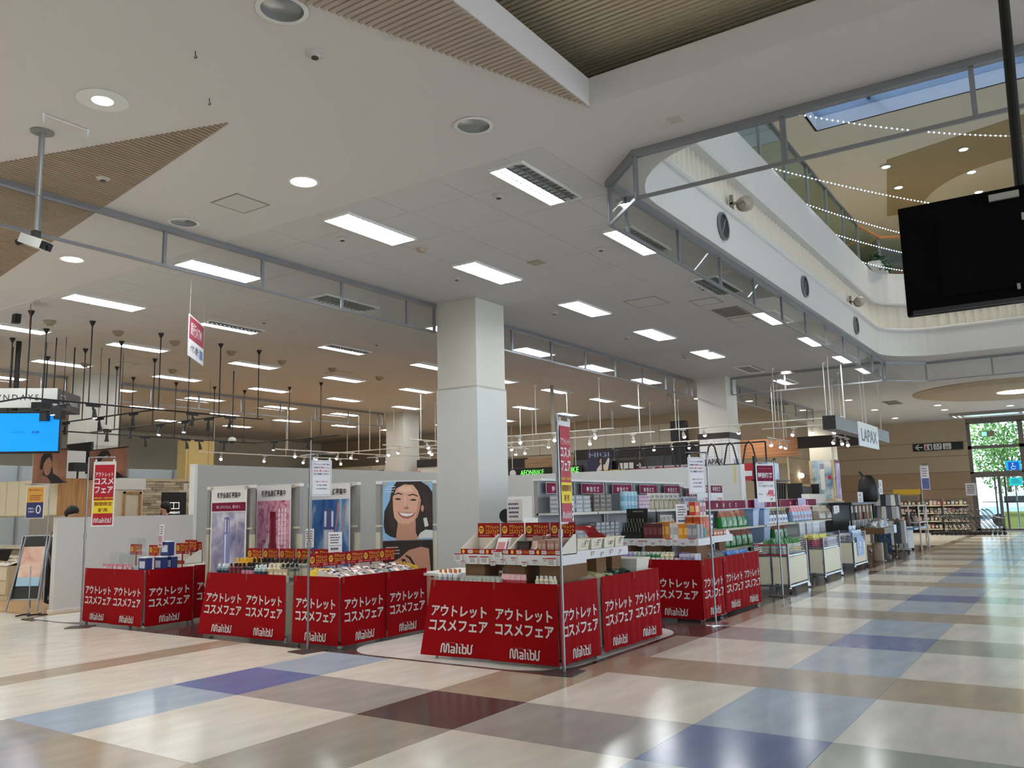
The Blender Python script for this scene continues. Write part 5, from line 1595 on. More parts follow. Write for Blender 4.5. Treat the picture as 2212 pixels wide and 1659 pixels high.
put(brb, 'brown_case', 'dark brown case stacked on the second shelf bay', 'case', [gg(1, .14 + .18 * i, -.25, 1.401 + .061 * j) for i in range(3) for j in range(4)], 'brown cases on the second bay')
cyr = G()
for j in range(4):
    cyr.i = j % 2
    cyr.lathe([(.05, .07 * j), (.053, .07 * j + .01), (.053, .07 * j + .06), (.05, .07 * j + .07)], 14)
cyr_me = cyr.mesh('blue_roll_pack', [M('#7fb2cc', 0.35), M('#a9cfe0', 0.35)])
put(cyr_me, 'blue_roll_pack', 'light blue wrapped roll pack in columns on the third bay', 'roll pack', [gg(2, .10 + .115 * i, -.28, z) for i in range(4) for z in (1.401,)] + [gg(2, .10 + .115 * i, -.30, z) for i in range(3) for z in (.951,)] + [gg(2, .10 + .115 * i, -.30, .951 + .14) for i in range(0)], 'blue roll packs')
pkb = m_box('pink_tissue', .085, .12, .055, M('#d9bfd0', 0.4), M('#a67a9c', 0.4))
put(pkb, 'pink_tissue_box', 'small pink striped box stacked on the third bay', 'box', [gg(2, .56 + .09 * i, -.28, 1.401 + .056 * j) for i in range(4) for j in range(4)], 'pink boxes on the third bay')
put(pkb, 'pink_tissue_box', 'small pink striped box low on the fourth bay', 'box', [gg(3, .10 + .09 * i, -.30, .951 + .056 * j) for i in range(3) for j in range(2)], 'low pink boxes')
two = m_pouch('number_bag', .17, .26, .09, M('#b0a58c', 0.4), M('#d5d2c6', 0.35))
twg = G(); put_text(twg, '2', -.02, .18, .05, .09, -.045, 0.01); twm = twg.mesh('numeral', M('#3c3a3a', 0.5))
twd = G(); twd.ell(.045, .205, .018, .02, -.043, 12); twd_m = twd.mesh('seal', NAVY)
for k, x in ((3, .12), (3, .30), (3, .48), (3, .66), (3, .84), (4, .08), (4, .26)):
    t = thing('numbered_bag', 'beige and white bag printed with the numeral 2 on upper shelf', 'bag', gg(k, x, -.25, 1.401), 0, 'numbered bags on the upper shelf')
    part('pouch', two, None, t)
    part('numeral', twm, None, t)
    part('seal', twd_m, None, t)
for k, x in ((3, .50), (3, .66), (3, .82)):
    t = thing('numbered_bag', 'beige and white bag printed with the numeral 2 on lower shelf', 'bag', gg(k, x, -.28, 1.05), 0, 'numbered bags on the lower shelf')
    part('pouch', two, None, t)
    part('numeral', twm, None, t)
prb = m_box('pad_box', .17, .12, .10, M('#c9cbd4', 0.4), M('#7c8fb8', 0.4))
put(prb, 'pad_box', 'pale grey and blue box stacked on the fifth bay', 'box', [gg(4, .45 + .18 * i, -.28, 1.401 + .101 * j) for i in range(3) for j in range(2)], 'pale boxes on the fifth bay')
grn = m_box('green_pink_box', .12, .12, .10, M('#c88aa8', 0.4), M('#b9d08a', 0.4))
put(grn, 'green_pink_box', 'pink and green box stacked on the sixth bay', 'box', [gg(5, .08 + .13 * i, -.28, 1.401 + .101 * j) for i in range(2) for j in range(2)], 'pink and green boxes')
stk = m_box('striped_tin', .13, .12, .05, M('#8e9094', 0.35), M('#c9cacc', 0.35))
put(stk, 'striped_tin', 'grey striped tin stacked on the second bay lower shelf', 'tin', [gg(1, .12 + .14 * i, -.28, .951 + .051 * j) for i in range(5) for j in range(6)], 'grey striped tins')
put(grb, 'grey_case', 'flat grey case on the first bay lower shelf', 'case', [gg(0, .17 + .21 * i, -.25, .951 + .056 * j) for i in range(4) for j in range(4)], 'grey cases on the lower first bay')
mag = m_box('magenta_box', .14, .12, .12, M('#7d1f52', 0.4), M('#b0598a', 0.4))
put(mag, 'magenta_box', 'magenta box on the fifth bay lower shelf', 'box', [gg(4, .15 + .15 * i, -.28, .951 + .121 * j) for i in range(5) for j in range(2)], 'magenta boxes')
for k in range(2):
    t = thing('price_placard', 'white placard with maroon top and large red price, %s of two' % ('left', 'right')[k], 'placard', (13.55 + .62 * k, 5.42, 1.36))
    part('panel', G().box(0, 0, 0, .58, .005, .44), WP, t)
    part('maroon_field', G().rect(.01, .30, .57, .43, -.001), MAROON, t)
    g = G()
    for j, ch in enumerate('特別価格'):
        put_text(g, ch, .14 + .10 * j, .365, .07, .08, -.003, .02)
    part('lettering', g, WP, t)
    g = G(); put_text(g, ('1,790', '1,220')[k], .40, .16, .26, .12, -.003, .02); part('price_lettering', g, M('#c8203a', 0.5), t)
    g = G(); put_text(g, '各1パック', .14, .16, .20, .05, -.003, .01); bars(g, .05, .25, .04, .09, 1, -.003, 31); part('black_lettering', g, INK, t)

# ================================================================== LOW DETERGENT GONDOLA
for k, (x0, x1) in enumerate(((13.75, 15.8), (15.9, 17.85), (17.95, 20.85))):
    t = thing('low_gondola', 'low shelf unit under a long maroon price banner, %s from the placards' % ('first', 'second', 'third')[k], 'shelving', (x0, 5.45, 0))
    w = x1 - x0
    part('back_panel', G().box(.0, .0, .1, w, .02, 1.36), M('#8f9297', 0.5), t)
    for px in (0, w / 2, w):
        part('post', G().box(px - .03, -.03, .05, px + .03, .02, 1.38), M('#cfc9ae', 0.5), t)
    part('top_board', G().box(0, -.10, 1.345, w, .03, 1.365), M('#d9d8d2', 0.5), t)
    for z in (1.05, .72, .4):
        part('shelf', G().box(.02, -.42, z - .025, w - .02, 0, z), M('#cbc7b4', 0.5), t)
    part('base', G().box(.02, -.44, 0, w - .02, .02, .1), SHELF, t)
    pricebar(t, .0, w - .04, 1.375, 1.525, -.09, small=(k == 0))
for x, y in ((16.05, 5.28), (18.9, 5.25)):
    t = thing('price_flag', 'small violet special price flag overlapping long maroon banner', 'flag', (x, y, 1.36), 0, 'violet price flags')
    part('panel', G().box(0, 0, 0, .62, .004, .19), M('#8f62a8', 0.3, alpha=0.93), t)
    g = G()
    for j, ch in enumerate('特別価格'):
        put_text(g, ch, .16 + .10 * j, .075, .07, .09, -.003, .02)
    part('lettering', g, WP, t)
gr = m_pouch('green_refill', .26, .30, .12, M('#1f7a34', 0.3), M('#9a5a48', 0.35), None, M('#a8b890', 0.4))
put(gr, 'green_refill_pouch', 'green and red refill pouch on the low gondola', 'pouch', [(14.05 + .27 * k, 5.22, 1.051) for k in range(5)] , 'green refill pouches on the upper shelf')
put(gr, 'green_refill_pouch', 'green and red refill pouch on the low gondola lower shelf', 'pouch', [(14.1 + .30 * k, 5.20, .721) for k in range(5)] + [(16.9 + .3 * k, 5.2, .75) for k in range(3)], 'green refill pouches on the lower shelf')
bbn = G().hexa([(-.14, -.12, 0), (.14, -.12, 0), (.14, .12, 0), (-.14, .12, 0)], [(-.17, -.14, .28), (.17, -.14, .28), (.17, .14, .28), (-.17, .14, .28)])
bbn.i = 1
bbn.box(-.18, -.15, .28, .18, .15, .31)
bbn_me = bbn.mesh('blue_bin', [M('#8fa6cc', 0.3), M('#5f84bc', 0.35)])
put(bbn_me, 'blue_bin', 'pale blue plastic bin with lid on the low gondola', 'bin', [(16.15, 5.22, 1.051), (16.1, 5.22, .721), (15.5, 5.22, 1.051)], 'pale blue bins')
wpo = m_pouch('white_refill', .17, .28, .10, M('#c9cdd6', 0.3), M('#2a3048', 0.3), M('#e0d060', 0.4), M('#2c3f8c', 0.4))
put(wpo, 'white_refill_pouch', 'white and navy spouted refill pouch on the low gondola', 'pouch', [(16.5 + .19 * k, 5.20, 1.051) for k in range(7)], 'white navy refill pouches')
ppo = m_pouch('pink_refill', .20, .34, .10, M('#7f9cc0', 0.3), M('#d98a98', 0.3), None, M('#c96a80', 0.4))
put(ppo, 'pink_refill_pouch', 'pink and blue tall refill bag on the low gondola', 'bag', [(18.1 + .22 * k, 5.18, 1.051) for k in range(7)], 'pink refill bags')
bag = m_pouch('rope_bag', .55, .32, .26, M('#9a8f80', 0.35), M('#b5a99a', 0.3))
put(bag, 'bulk_bag', 'large clear bulk bag of beige goods on low gondola', 'bag', [(20.0, 5.15, 1.051), (20.6, 5.15, 1.051)], 'bulk bags')
clb = m_box('clear_bin', .5, .34, .30, M('#aeb3b8', 0.25), M('#c7cbd0', 0.25), M('#d4d7da', 0.3))
put(clb, 'clear_bin', 'clear grey storage box on low gondola lower shelf', 'storage box', [(18.3 + .55 * k, 5.2, .725) for k in range(4)] + [(16.2, 5.2, .405)], 'clear grey storage boxes')
blk = m_bottle('dark_bottle', .15, .035, M('#2a2528', 0.3), M('#5c4a50', 0.4))
put(blk, 'dark_bottle', 'small dark bottle on the shelf below green pouches', 'bottle', [(14.1 + .085 * k, 5.12, .401) for k in range(14)], 'dark bottles')

# ================================================================== CHROME WIRE CARTS
PANC = M('#ddd6bd', 0.45)
def wirecart(label, x0, x1, y0=4.17, d=0.56, red=False):
    t = thing('wire_cart', label, 'cart', (x0, y0, 0))
    w = x1 - x0
    for px in (0, w):
        for py in (0, d):
            part('post', G().cyl((px, py, .07), (px, py, .80), .016, 10), CHROME, t)
            caster(t, (px, py, 0), R.uniform(-1, 1), True)
    part('front_panel', G().box(.04, -.004, .14, w - .04, .004, .57), PANC, t)
    part('side_panel', G().box(-.004, .03, .14, .004, d / 2 - .02, .57), PANC, t)
    part('side_panel', G().box(-.004, d / 2 + .02, .14, .004, d - .03, .57), PANC, t)
    part('side_post', G().cb(0, d / 2, .09, .025, .025, .70), CHROME, t)
    part('lower_rail', G().box(0, -.012, .09, w, .012, .12).box(-.012, 0, .09, .012, d, .12), STEEL, t)
    part('basket_floor', G().box(.01, .01, .58, w - .01, d - .01, .60), STEEL, t)
    g = G()
    for k in range(6):
        z = .61 + .034 * k
        g.cyl((0, 0, z), (w, 0, z), .005, 6).cyl((0, 0, z), (0, d, z), .005, 6).cyl((w, 0, z), (w, d, z), .005, 6).cyl((0, d, z), (w, d, z), .005, 6)
    part('basket_wires', g, M('#b5c4d6', 0.2, 0.8), t)
    if red:
        part('red_rail', G().box(-.014, 0, .60, -.006, d, .62).box(-.014, 0, .76, -.006, d, .78), M('#a3203c', 0.4), t)
    return t
wirecart('chrome wire cart with cream panels nearest the red carts', 14.2, 15.32, red=True)
wirecart('chrome wire cart with cream panels, middle of three', 16.58, 17.86, 4.20)
wirecart('chrome wire cart with cream panels and a blue poster', 19.25, 20.46, 4.25)
pf = m_pouch('patterned_refill', .15, .26, .08, M('#cfd6d0', 0.3), M('#4b8a4a', 0.3), None, M('#d8c43c', 0.4))
put(pf, 'patterned_refill_pouch', 'green yellow and white refill pouch in the nearest wire cart', 'pouch', grid(14.36, .17, 6, 4.30, .14, 3, .602, j=.01), 'refill pouches in the nearest wire cart', 0, .3)
yp = m_pouch('yellow_pack', .16, .24, .07, M('#b9405a', 0.3), M('#d8cf52', 0.3))
put(yp, 'yellow_pack', 'yellow and crimson pack in the middle wire cart', 'pack', grid(16.7, .17, 6, 4.40, .14, 2, .602, j=.01), 'yellow packs in the middle wire cart', 0, .2)
lp = m_box('lavender_box', .13, .10, .17, M('#d6d0dc', 0.4), M('#a89ac0', 0.4))
put(lp, 'lavender_box', 'lavender box standing at the front of middle wire cart', 'box', [(17.1 + .14 * k, 4.27, .602) for k in range(5)], 'lavender boxes')
wgd = m_box('white_grid_box', .16, .14, .13, M('#c9c9c9', 0.4), M('#8a8a8c', 0.4))
put(wgd, 'white_grid_box', 'white boxed item with grey print in far wire cart', 'box', grid(19.4, .17, 6, 4.5, .15, 2, .602), 'white boxes in the far wire cart')
t = thing('cart_poster', 'blue poster with white print on the far wire cart front', 'poster', (19.55, 4.235, .28))
part('sheet', G().box(0, 0, 0, .62, .004, .40), M('#5a80b8', 0.35), t)
g = G(); g.rect(.25, .18, .37, .30, -.002); bars(g, .12, .50, .05, .15, 2, -.002, 41); part('print', g, M('#cfdcf0', 0.4), t)
lb = m_box('light_blue_card', .28, .02, .22, M('#bfd0ea', 0.3), M('#7e93b8', 0.4))
put(lb, 'light_blue_card', 'light blue card pack standing on the far wire cart front', 'card pack', [(19.5 + .3 * k, 4.30, .602) for k in range(3)] + [(19.6 + .3 * k, 4.36, .70) for k in range(2)], 'light blue card packs')
for x, y, z, lab, w, h in ((20.55, 4.9, 1.20, 'small white sign with red mark above bulk bags', .5, .16), (22.9, 4.85, 1.42, 'white sign with red oval on the black hanger unit', .6, .26), (26.2, 4.95, 1.62, 'white sign on top of the round garment rack', .5, .42)):
    t = thing('shelf_sign', lab, 'sign', (x, y, z))
    part('panel', G().box(0, 0, 0, w, .006, h), WP, t)
    part('foot', G().box(w * .3, .006, -.03 if 'rack' not in lab else -.18, w * .34, .05, .02).box(w * .66, .006, -.03 if 'rack' not in lab else -.18, w * .70, .05, .02), M('#dcdcdc', 0.4), t)
    g = G(); g.ell(w * .4, h * .68, w * .12, h * .16, -.002, 14); part('red_mark', g, M('#c23a50', 0.5), t)
    g = G(); bars(g, w * .1, w * .9, h * .1, h * .42, 2, -.002, 44); part('fine_print', g, M('#7a7c98', 0.5), t)

# ================================================================== TRAVEL GOODS CORNER
t = thing('hanger_unit', 'black shelf unit hung with pale packets beyond the wire carts', 'shelving', (21.8, 5.0, 0))
part('back_panel', G().box(0, .25, .1, 2.7, .28, 1.42), BLACK, t)
part('top_board', G().box(-.1, -.25, 1.36, 2.75, .3, 1.42), BLACK, t)
for px in (0, 2.66):
    part('post', G().box(px, -.2, .05, px + .04, -.16, 1.36), BLACK, t)
part('lower_board', G().box(0, -.25, .60, 2.7, .28, .64), DARK, t)
sock = G().box(-.06, 0, -.16, .06, .03, 0)
sock.i = 1
sock.box(-.055, .002, -.34, .055, .028, -.16)
for c1, c2, nm in (('#dadada', '#23252a', 'black'), ('#dedede', '#c9bfae', 'cream'), ('#e2dada', '#d79aa6', 'pink'), ('#dfe2df', '#8fbf86', 'green')):
    me = sock.mesh('sock_pack', [M(c1, 0.5), M(c2, 0.6)])
    idx = {'black': (0, 1, 2, 5, 6, 9), 'cream': (3, 7), 'pink': (4, 8), 'green': (10, 11)}[nm]
    put(me, 'sock_pack', '%s packet hanging on the black shelf unit' % nm, 'packet', [(21.95 + .22 * (i % 12), 4.80, 1.33 - .36 * (i % 2)) for i in idx], nm + ' hanging packets')
    put(me, 'sock_pack', '%s packet hanging low on the black shelf unit' % nm, 'packet', [(22.0 + .22 * ((i * 5) % 12), 4.86, .98) for i in idx], nm + ' low hanging packets')
t = thing('folding_table', 'brown topped folding table with black legs by travel goods', 'table', (21.9, 4.10, 0))
part('top', G().box(0, 0, .66, 1.5, .55, .80), M('#5f4326', 0.5), t)
for px in (.04, 1.46):
    for py in (.04, .51):
        part('leg', G().cyl((px, py, .03), (px, py, .66), .02, 8), BLACK, t)
        part('foot', G().sph((px, py, .03), .03, 8, 5), M('#9c9c9c', 0.4), t)
part('price_card', G().box(1.15, -.01, .64, 1.5, -.002, .84), M('#b9cdea', 0.3), t)
solo('sandal_heap', G().hexa([(0, 0, 0), (1.1, 0, 0), (1.1, .35, 0), (0, .35, 0)], [(.1, .05, .16), (1.0, .05, .20), (1.0, .3, .22), (.1, .3, .14)]), cloud_print('#151517', '#4a4a4d', '#d8d8d8', 9, 1), 'black and white slippers heaped on the brown table', 'slippers', (22.0, 4.20, .801))
ctc = cloud_print('#16324f', '#2c4f74', '#6f8fac', 14, 0.2)
t = thing('shopping_trolley', 'blue checked shopping trolley bag beside folding table', 'trolley bag', (23.75, 4.45, 0), 0.2)
part('bag', G().hexa([(-.2, -.16, .12), (.2, -.16, .12), (.2, .16, .12), (-.2, .16, .12)], [(-.17, -.14, .62), (.17, -.14, .62), (.17, .14, .62), (-.17, .14, .62)]), ctc, t)
part('flap', G().hexa([(-.19, -.17, .56), (.19, -.17, .56), (.19, .16, .62), (-.19, .16, .62)], [(-.15, -.10, .68), (.15, -.10, .68), (.15, .14, .70), (-.15, .14, .70)]), ctc, t)
part('handle', G().tube([(-.13, .17, .1), (-.13, .2, .95), (.13, .2, .95), (.13, .17, .1)], .012), BLACK, t)
part('stand', G().tube([(.1, -.12, .12), (.24, -.25, .0), (.34, -.2, .0), (.16, -.05, .12)], .012), BLACK, t)
for sx in (-.2, .2):
    part('wheel', G().cyl((sx - .02, .12, .09), (sx + .02, .12, .09), .09, 16), BLACK, t)
for k in range(3):
    solo('rolled_item', G().lathe([(.10, 0), (.11, .03), (.11, .40), (.09, .43)], 14), M(('#8c7a66', '#c9c4bc', '#3a3632')[k], 0.6), '%s rolled bag under the folding table' % ('brown', 'pale grey', 'dark')[k], 'rolled bag', (22.2 + .35 * k, 4.36, .0))
def roundrack(label, x, y, tiers, r=.5):
    t = thing('garment_rack', label, 'garment rack', (x, y, 0))
    part('pole', G().cyl((0, 0, .1), (0, 0, 1.62), .025, 10), STEEL, t)
    part('base', G().box(-.55, -.03, .07, .55, .03, .11).box(-.03, -.55, .07, .03, .55, .11), M('#cfc9b2', 0.5), t)
    for a in range(4):
        caster(t, (.5 * math.cos(a * PI / 2), .5 * math.sin(a * PI / 2), 0), a, True)
    for z, rr, L in tiers:
        part('ring', G().lathe([(rr, z), (rr + .015, z + .01), (rr, z + .02)], 24), STEEL, t)
    for z, rr, L in tiers:
        n = 18
        for k in range(n):
            a = 2 * PI * k / n
            ci = (k * 7 + int(z * 10)) % 6
            if (ci, L) not in GAR:
                GAR[(ci, L)] = G().hexa([(-.07, -.025, -L), (.07, -.025, -L), (.07, .025, -L), (-.07, .025, -L)], [(-.055, -.015, 0), (.055, -.015, 0), (.055, .015, 0), (-.055, .015, 0)]).mesh('garment', M(GC[ci][0], 0.7))
            solo('folded_garment', GAR[(ci, L)], None, '%s folded garment hanging on the round rack' % GC[ci][1], 'garment', (x + rr * math.cos(a), y + rr * math.sin(a), z), a + PI / 2, GC[ci][1] + ' garments on the round rack')
    return t
GC = (('#c9c9c6', 'pale grey'), ('#2a2b2f', 'black'), ('#8b8d92', 'mid grey'), ('#e0ddd2', 'cream'), ('#55575d', 'dark grey'), ('#a9a7a2', 'stone grey'))
GAR = {}
roundrack('round chrome garment rack hung with grey and white folded trousers', 25.9, 4.75, ((.88, .46, .62), (1.28, .36, .34), (1.6, .36, .30)))
t = thing('suitcase', 'white hard suitcase beside garment rack', 'suitcase', (27.1, 4.5, 0), -0.2)
part('shell', G().hexa([(-.22, -.13, .06), (.22, -.13, .06), (.22, .13, .06), (-.22, .13, .06)], [(-.22, -.13, .68), (.22, -.13, .68), (.22, .13, .68), (-.22, .13, .68)]), M('#cfd3d6', 0.35), t)
part('seam', G().box(-.225, -.012, .06, .225, .012, .685), M('#5a5e64', 0.4), t)
part('latch', G().box(-.226, -.04, .30, -.22, .04, .36).box(-.226, -.04, .52, -.22, .04, .58), DARK, t)
part('handle', G().tube([(-.08, 0, .68), (-.08, 0, .73), (.08, 0, .73), (.08, 0, .68)], .01), DARK, t)
for sx in (-.18, .18):
    for sy in (-.1, .1):
        part('wheel', G().cyl((sx - .015, sy, .03), (sx + .015, sy, .03), .03, 10), BLACK, t)
t = thing('suitcase', 'navy blue suitcase behind the white one', 'suitcase', (27.7, 4.65, 0), -0.2)
part('shell', G().box(-.2, -.13, .06, .2, .13, .62), M('#1f3a66', 0.3), t)
part('trim', G().box(-.205, -.135, .30, .205, .135, .33), M('#b9c6d8', 0.3), t)
part('handle', G().tube([(-.08, 0, .62), (-.08, 0, .66), (.08, 0, .66), (.08, 0, .62)], .01), DARK, t)
for sx in (-.16, .16):
    part('wheel', G().cyl((sx - .015, -.08, .03), (sx + .015, -.08, .03), .03, 10), BLACK, t)
t = thing('backpack', 'black backpack standing on top of the hanger unit', 'backpack', (24.2, 4.85, 1.42))
part('body', G().lathe([(.20, 0), (.25, .08), (.26, .35), (.22, .58), (.12, .70), (.0, .72)], 12), M('#141213', 0.5), t, smooth=True)
part('pocket', G().sph((0, -.12, .22), .2, 12, 6, (.9, .5, .8)), M('#241a19', 0.5), t, smooth=True)
part('buckle', G().box(.1, -.19, .35, .15, -.16, .55), M('#c9c9c9', 0.3), t)
part('strap', G().tube([(-.1, .1, .68), (-.05, .18, .80), (.05, .18, .80), (.1, .1, .68)], .018), BLACK, t)
t = thing('round_top_board', 'brown wooden board with rounded top behind garment rack', 'board', (27.3, 5.2, 0))
part('board', G().prism([(-.38, .95), (.38, .95), (.38, 1.45)] + [(.38 * math.cos(a * PI / 10), 1.45 + .28 * math.sin(a * PI / 10)) for a in range(1, 10)] + [(-.38, 1.45)], 0, .03), wood('#8a5a30', '#a8713f', 1, 2), t)
part('stand', G().box(-.03, 0, 0, .03, .04, .95).box(-.3, -.2, 0, .3, .25, .03), DARK, t)
part('card', G().box(-.22, -.01, 1.70, .22, 0, 1.82), M('#d8d6d0', 0.5), t)
t = thing('pipe_shelf', 'white pipe shelf frame with black handbags beyond suitcases', 'shelving', (27.4, 4.15, 0))
for px, py in ((0, 0), (1.4, 0), (0, .5), (1.4, .5)):
    part('post', G().cyl((px, py, 0), (px, py, 1.28), .022, 8), M('#dcdad2', 0.4), t)
for z in (1.27, .78):
    part('rail', G().tube([(0, 0, z), (1.4, 0, z), (1.4, .5, z), (0, .5, z), (0, 0, z)], .018, 8), M('#dcdad2', 0.4), t)
part('blue_shelf', G().box(-.8, .02, .60, 1.4, .48, .64), M('#7fa6d8', 0.35), t)
part('brace', G().tube([(1.4, 0, 1.2), (1.0, 0, .8)], .014).tube([(1.4, 0, .5), (1.0, 0, .2)], .014), M('#dcdad2', 0.4), t)
for x, lab, c in ((27.1, 'brown rounded handbag on the blue shelf', '#5c4238'), (27.8, 'black handbag hanging in the pipe shelf frame', '#121113'), (28.4, 'dusty pink handbag on the blue shelf', '#a87f74')):
    t = thing('handbag', lab, 'handbag', (x, 4.42, .645))
    part('body', G().sph((0, 0, .17), .19, 12, 7, (1.2, .5, .9)), M(c, 0.5), t, smooth=True)
    part('handle', G().tube([(-.12, 0, .3), (-.08, 0, .45), (.08, 0, .45), (.12, 0, .3)], .014), M('#1c1615', 0.5), t)
# ================================================================== EYEWEAR SHOP
TH = math.radians(42.6)
D1 = Vector((math.cos(TH), math.sin(TH)))
D2 = Vector((-math.sin(TH), math.cos(TH)))
t = thing('hanging_shop_sign', 'white and black box sign reading OWNDAYS hung from rods', 'sign', (8.5, 16.4, 0), TH)
part('white_face', G().box(0, 0, 3.60, .03, 2.6, 3.98), M('#dcdcd8', 0.5), t)
part('black_face', G().box(.03, 0, 3.60, 1.28, .03, 3.98), M('#2b2a28', 0.5), t)
part('back_face', G().box(1.25, .03, 3.60, 1.28, 2.6, 3.98).box(.03, 2.57, 3.60, 1.25, 2.6, 3.98), M('#3b3a38', 0.5), t)
g = G(); put_text(g, 'OWNDAYS', 0, 0, 1.0, .115, 0, 0.0, 1.35); part('lettering', g, INK, t, (-.004, .83, 3.80), W90)
g = G(); put_text(g, 'OWNDAYS', .86, 3.77, .52, .09, -.004, 0.005)
g.ribbon([(.20, 3.70), (.44, 3.70), (.44, 3.87), (.20, 3.87), (.20, 3.70)], .012, -.004).ribbon([(.32, 3.70), (.32, 3.87)], .012, -.004)
part('white_lettering', g, M('#c9c9c4', 0.5), t)
part('main_pole', G().cyl((.5, .95, 3.6), (.5, .95, HC), .05, 12), BLACK, t)
for a, b in ((0.1, .1), (1.1, .1), (.1, 1.2), (1.1, 1.3)):
    part('rod', G().cyl((a, b, 3.98), (a, b, HC), .013, 8), BLACK, t)
t = thing('blue_screen', 'wide display with bright blue screen reading OWNDAYS AIR', 'display', (8.18, 15.6, 0), TH - PI / 2 + PI / 2)
t.rotation_euler = (0, 0, math.atan2(-D2.y, -D2.x))
part('housing', G().box(-1.32, 0, 2.66, 0, .06, 3.42), BLACK, t)
part('screen', G().rect(-1.30, 2.70, -.02, 3.40, -.002), M((0.0, 0.20, 0.75), 0.3, emit=.62), t)
g = G(); put_text(g, 'AIR', -.42, 3.05, .15, .05, -.004, 0.01); put_text(g, 'OWNDAYS', -.74, 3.05, .22, .026, -.004, 0.0); g.rect(-.585, 3.01, -.581, 3.09, -.004); part('lettering', g, M('#123a80', 0.5), t)
part('mount_arm', G().box(-.8, .06, 3.2, -.74, .75, 3.26).box(-.5, .06, 3.2, -.44, .75, 3.26).box(-.8, .70, 3.2, -.44, .76, 3.7), BLACK, t)
def portrait(label, x, y, z, w, h):
    t = thing('hanging_portrait', label, 'banner', (x, y, z), W90)
    part('sheet', G().box(0, 0, 0, w, .006, h), cloud_print('#6e4436', '#8f5f4c', '#a97a64', 2.0, .4), t)
    part('top_bar', G().box(-.03, -.01, h, w + .03, .012, h + .02), BLACK, t)
    part('bottom_bar', G().box(-.02, -.01, -.02, w + .02, .012, 0), BLACK, t)
    u = h / .62
    g = G(); g.flat([(w * .30, .16 * u), (w * .47, .10 * u), (w * .58, .0), (w * .95, .0), (w * .80, .10 * u), (w * .62, .18 * u), (w * .60, .30 * u), (w * .34, .32 * u)], -.002); part('shoulder_print', g, M('#1d1a1e', 0.5), t)
    g = G(); g.ell(w * .45, .34 * u, w * .12, .20 * u, -.003, 20); part('face_print', g, M('#9a6f58', 0.5), t)
    g = G(); g.flat([(w * .22, .28 * u), (w * .24, .50 * u), (w * .34, .60 * u), (w * .50, .60 * u), (w * .58, .50 * u), (w * .57, .40 * u), (w * .50, .50 * u), (w * .40, .46 * u), (w * .33, .38 * u), (w * .30, .26 * u)], -.004); part('hair_print', g, M('#14100f', 0.5), t)
    part('rod', G().cyl((w * .2, 0, h), (w * .2, 0, HC - z), .006, 6).cyl((w * .8, 0, h), (w * .8, 0, HC - z), .006, 6), BLACK, t)
portrait('hanging brown portrait banner under the blue screen', 8.6, 17.35, 2.16, 1.25, .62)
portrait('hanging brown portrait banner behind the leftmost promo banner', 9.6, 17.1, 2.26, 1.36, .58)
t = thing('black_monitor', 'black wall monitor behind second portrait banner', 'monitor', (10.95, 19.98, 2.5), W90)
part('screen', G().box(-.55, 0, 0, .55, .05, .75), M('#070708', 0.3), t)
part('bracket', G().box(-.1, .05, .2, .1, .15, .5), DARK, t)
t = thing('white_shop_pier', 'white pier with black spectacles emblem', 'pier', (10.2, 20.3, 0), W90)
part('pier', G().box(-.3, 0, 0, 1.1, .5, 3.0), M('#dddcd8', 0.5), t)
g = G()
for cx in (-.02, .42):
    g.ribbon([(cx + .17 * math.cos(a * PI / 10) * (1 if math.sin(a * PI / 10) > 0 else .85), 2.60 + .16 * math.sin(a * PI / 10)) for a in range(21)], .035, -.004)
g.ribbon([(.14, 2.65), (.20, 2.68), (.26, 2.65)], .03, -.004)
part('emblem', g, INK, t)
sp_ = thing('wall_speaker', 'small black speaker on a short stand above cream cabinet', 'speaker', (9.7, 17.7, 2.27))
part('box', G().box(-.15, -.1, .18, .17, .1, .36), BLACK, sp_)
part('stem', G().cyl((0, 0, 0), (0, 0, .2), .02), BLACK, sp_)
CAB = M('#d9cbae', 0.5)
t = thing('upper_cabinet', 'row of cream wall cabinets with seams at left edge', 'cabinet', (9.0, 17.1, 0))
for k in range(7):
    part('door', G().box(0, .03 + .52 * k, 1.54, .04, .53 + .52 * k, 2.26), CAB, t)
part('carcass', G().box(.04, 0, 1.52, .55, 3.7, 2.27), M('#c9ba9a', 0.5), t)
part('end_panel', G().box(-.005, -.02, 1.52, .75, 0, 2.27), wood('#a9784a', '#c99a66', 1, 2), t)
part('counter', G().box(.1, 0, 0.85, .6, 3.7, .90), M('#d8cdb6', 0.5), t)
part('lower_body', G().box(.15, 0, 0, .6, 3.7, .85), M('#9c8f7a', 0.6), t)
part('wood_pillar', G().box(.40, -.03, 0, .78, .0, 2.27), wood('#a9784a', '#c99a66', 1, 2), t)
t = thing('counter_sign', 'pale reception sign plate hanging before stacked stone wall', 'sign', (13.2, 18.9, 2.10))
part('panel', G().box(-.1, 0, 0, .75, .012, .17), M('#cfcbc0', 0.5), t)
g = G(); put_text(g, '受付 / お受け取り', .32, .09, .62, .085, -.003, .005); part('lettering', g, M('#5a564e', 0.5), t)
part('wire', G().cyl((0, 0, .17), (0, 0, 2.9), .004, 5).cyl((.6, 0, .17), (.6, 0, 2.9), .004, 5), DARK, t)
t = thing('logo_panel', 'black panel with white OWNDAYS logo above low wall', 'sign panel', (11.66, 17.6, 1.08))
part('stand', G().box(.25, .02, -1.08, .35, .05, 0).box(.1, -.1, -1.08, .5, .15, -1.06), DARK, t)
part('panel', G().box(0, 0, 0, .62, .05, .93), M('#0b0b0c', 0.4), t)
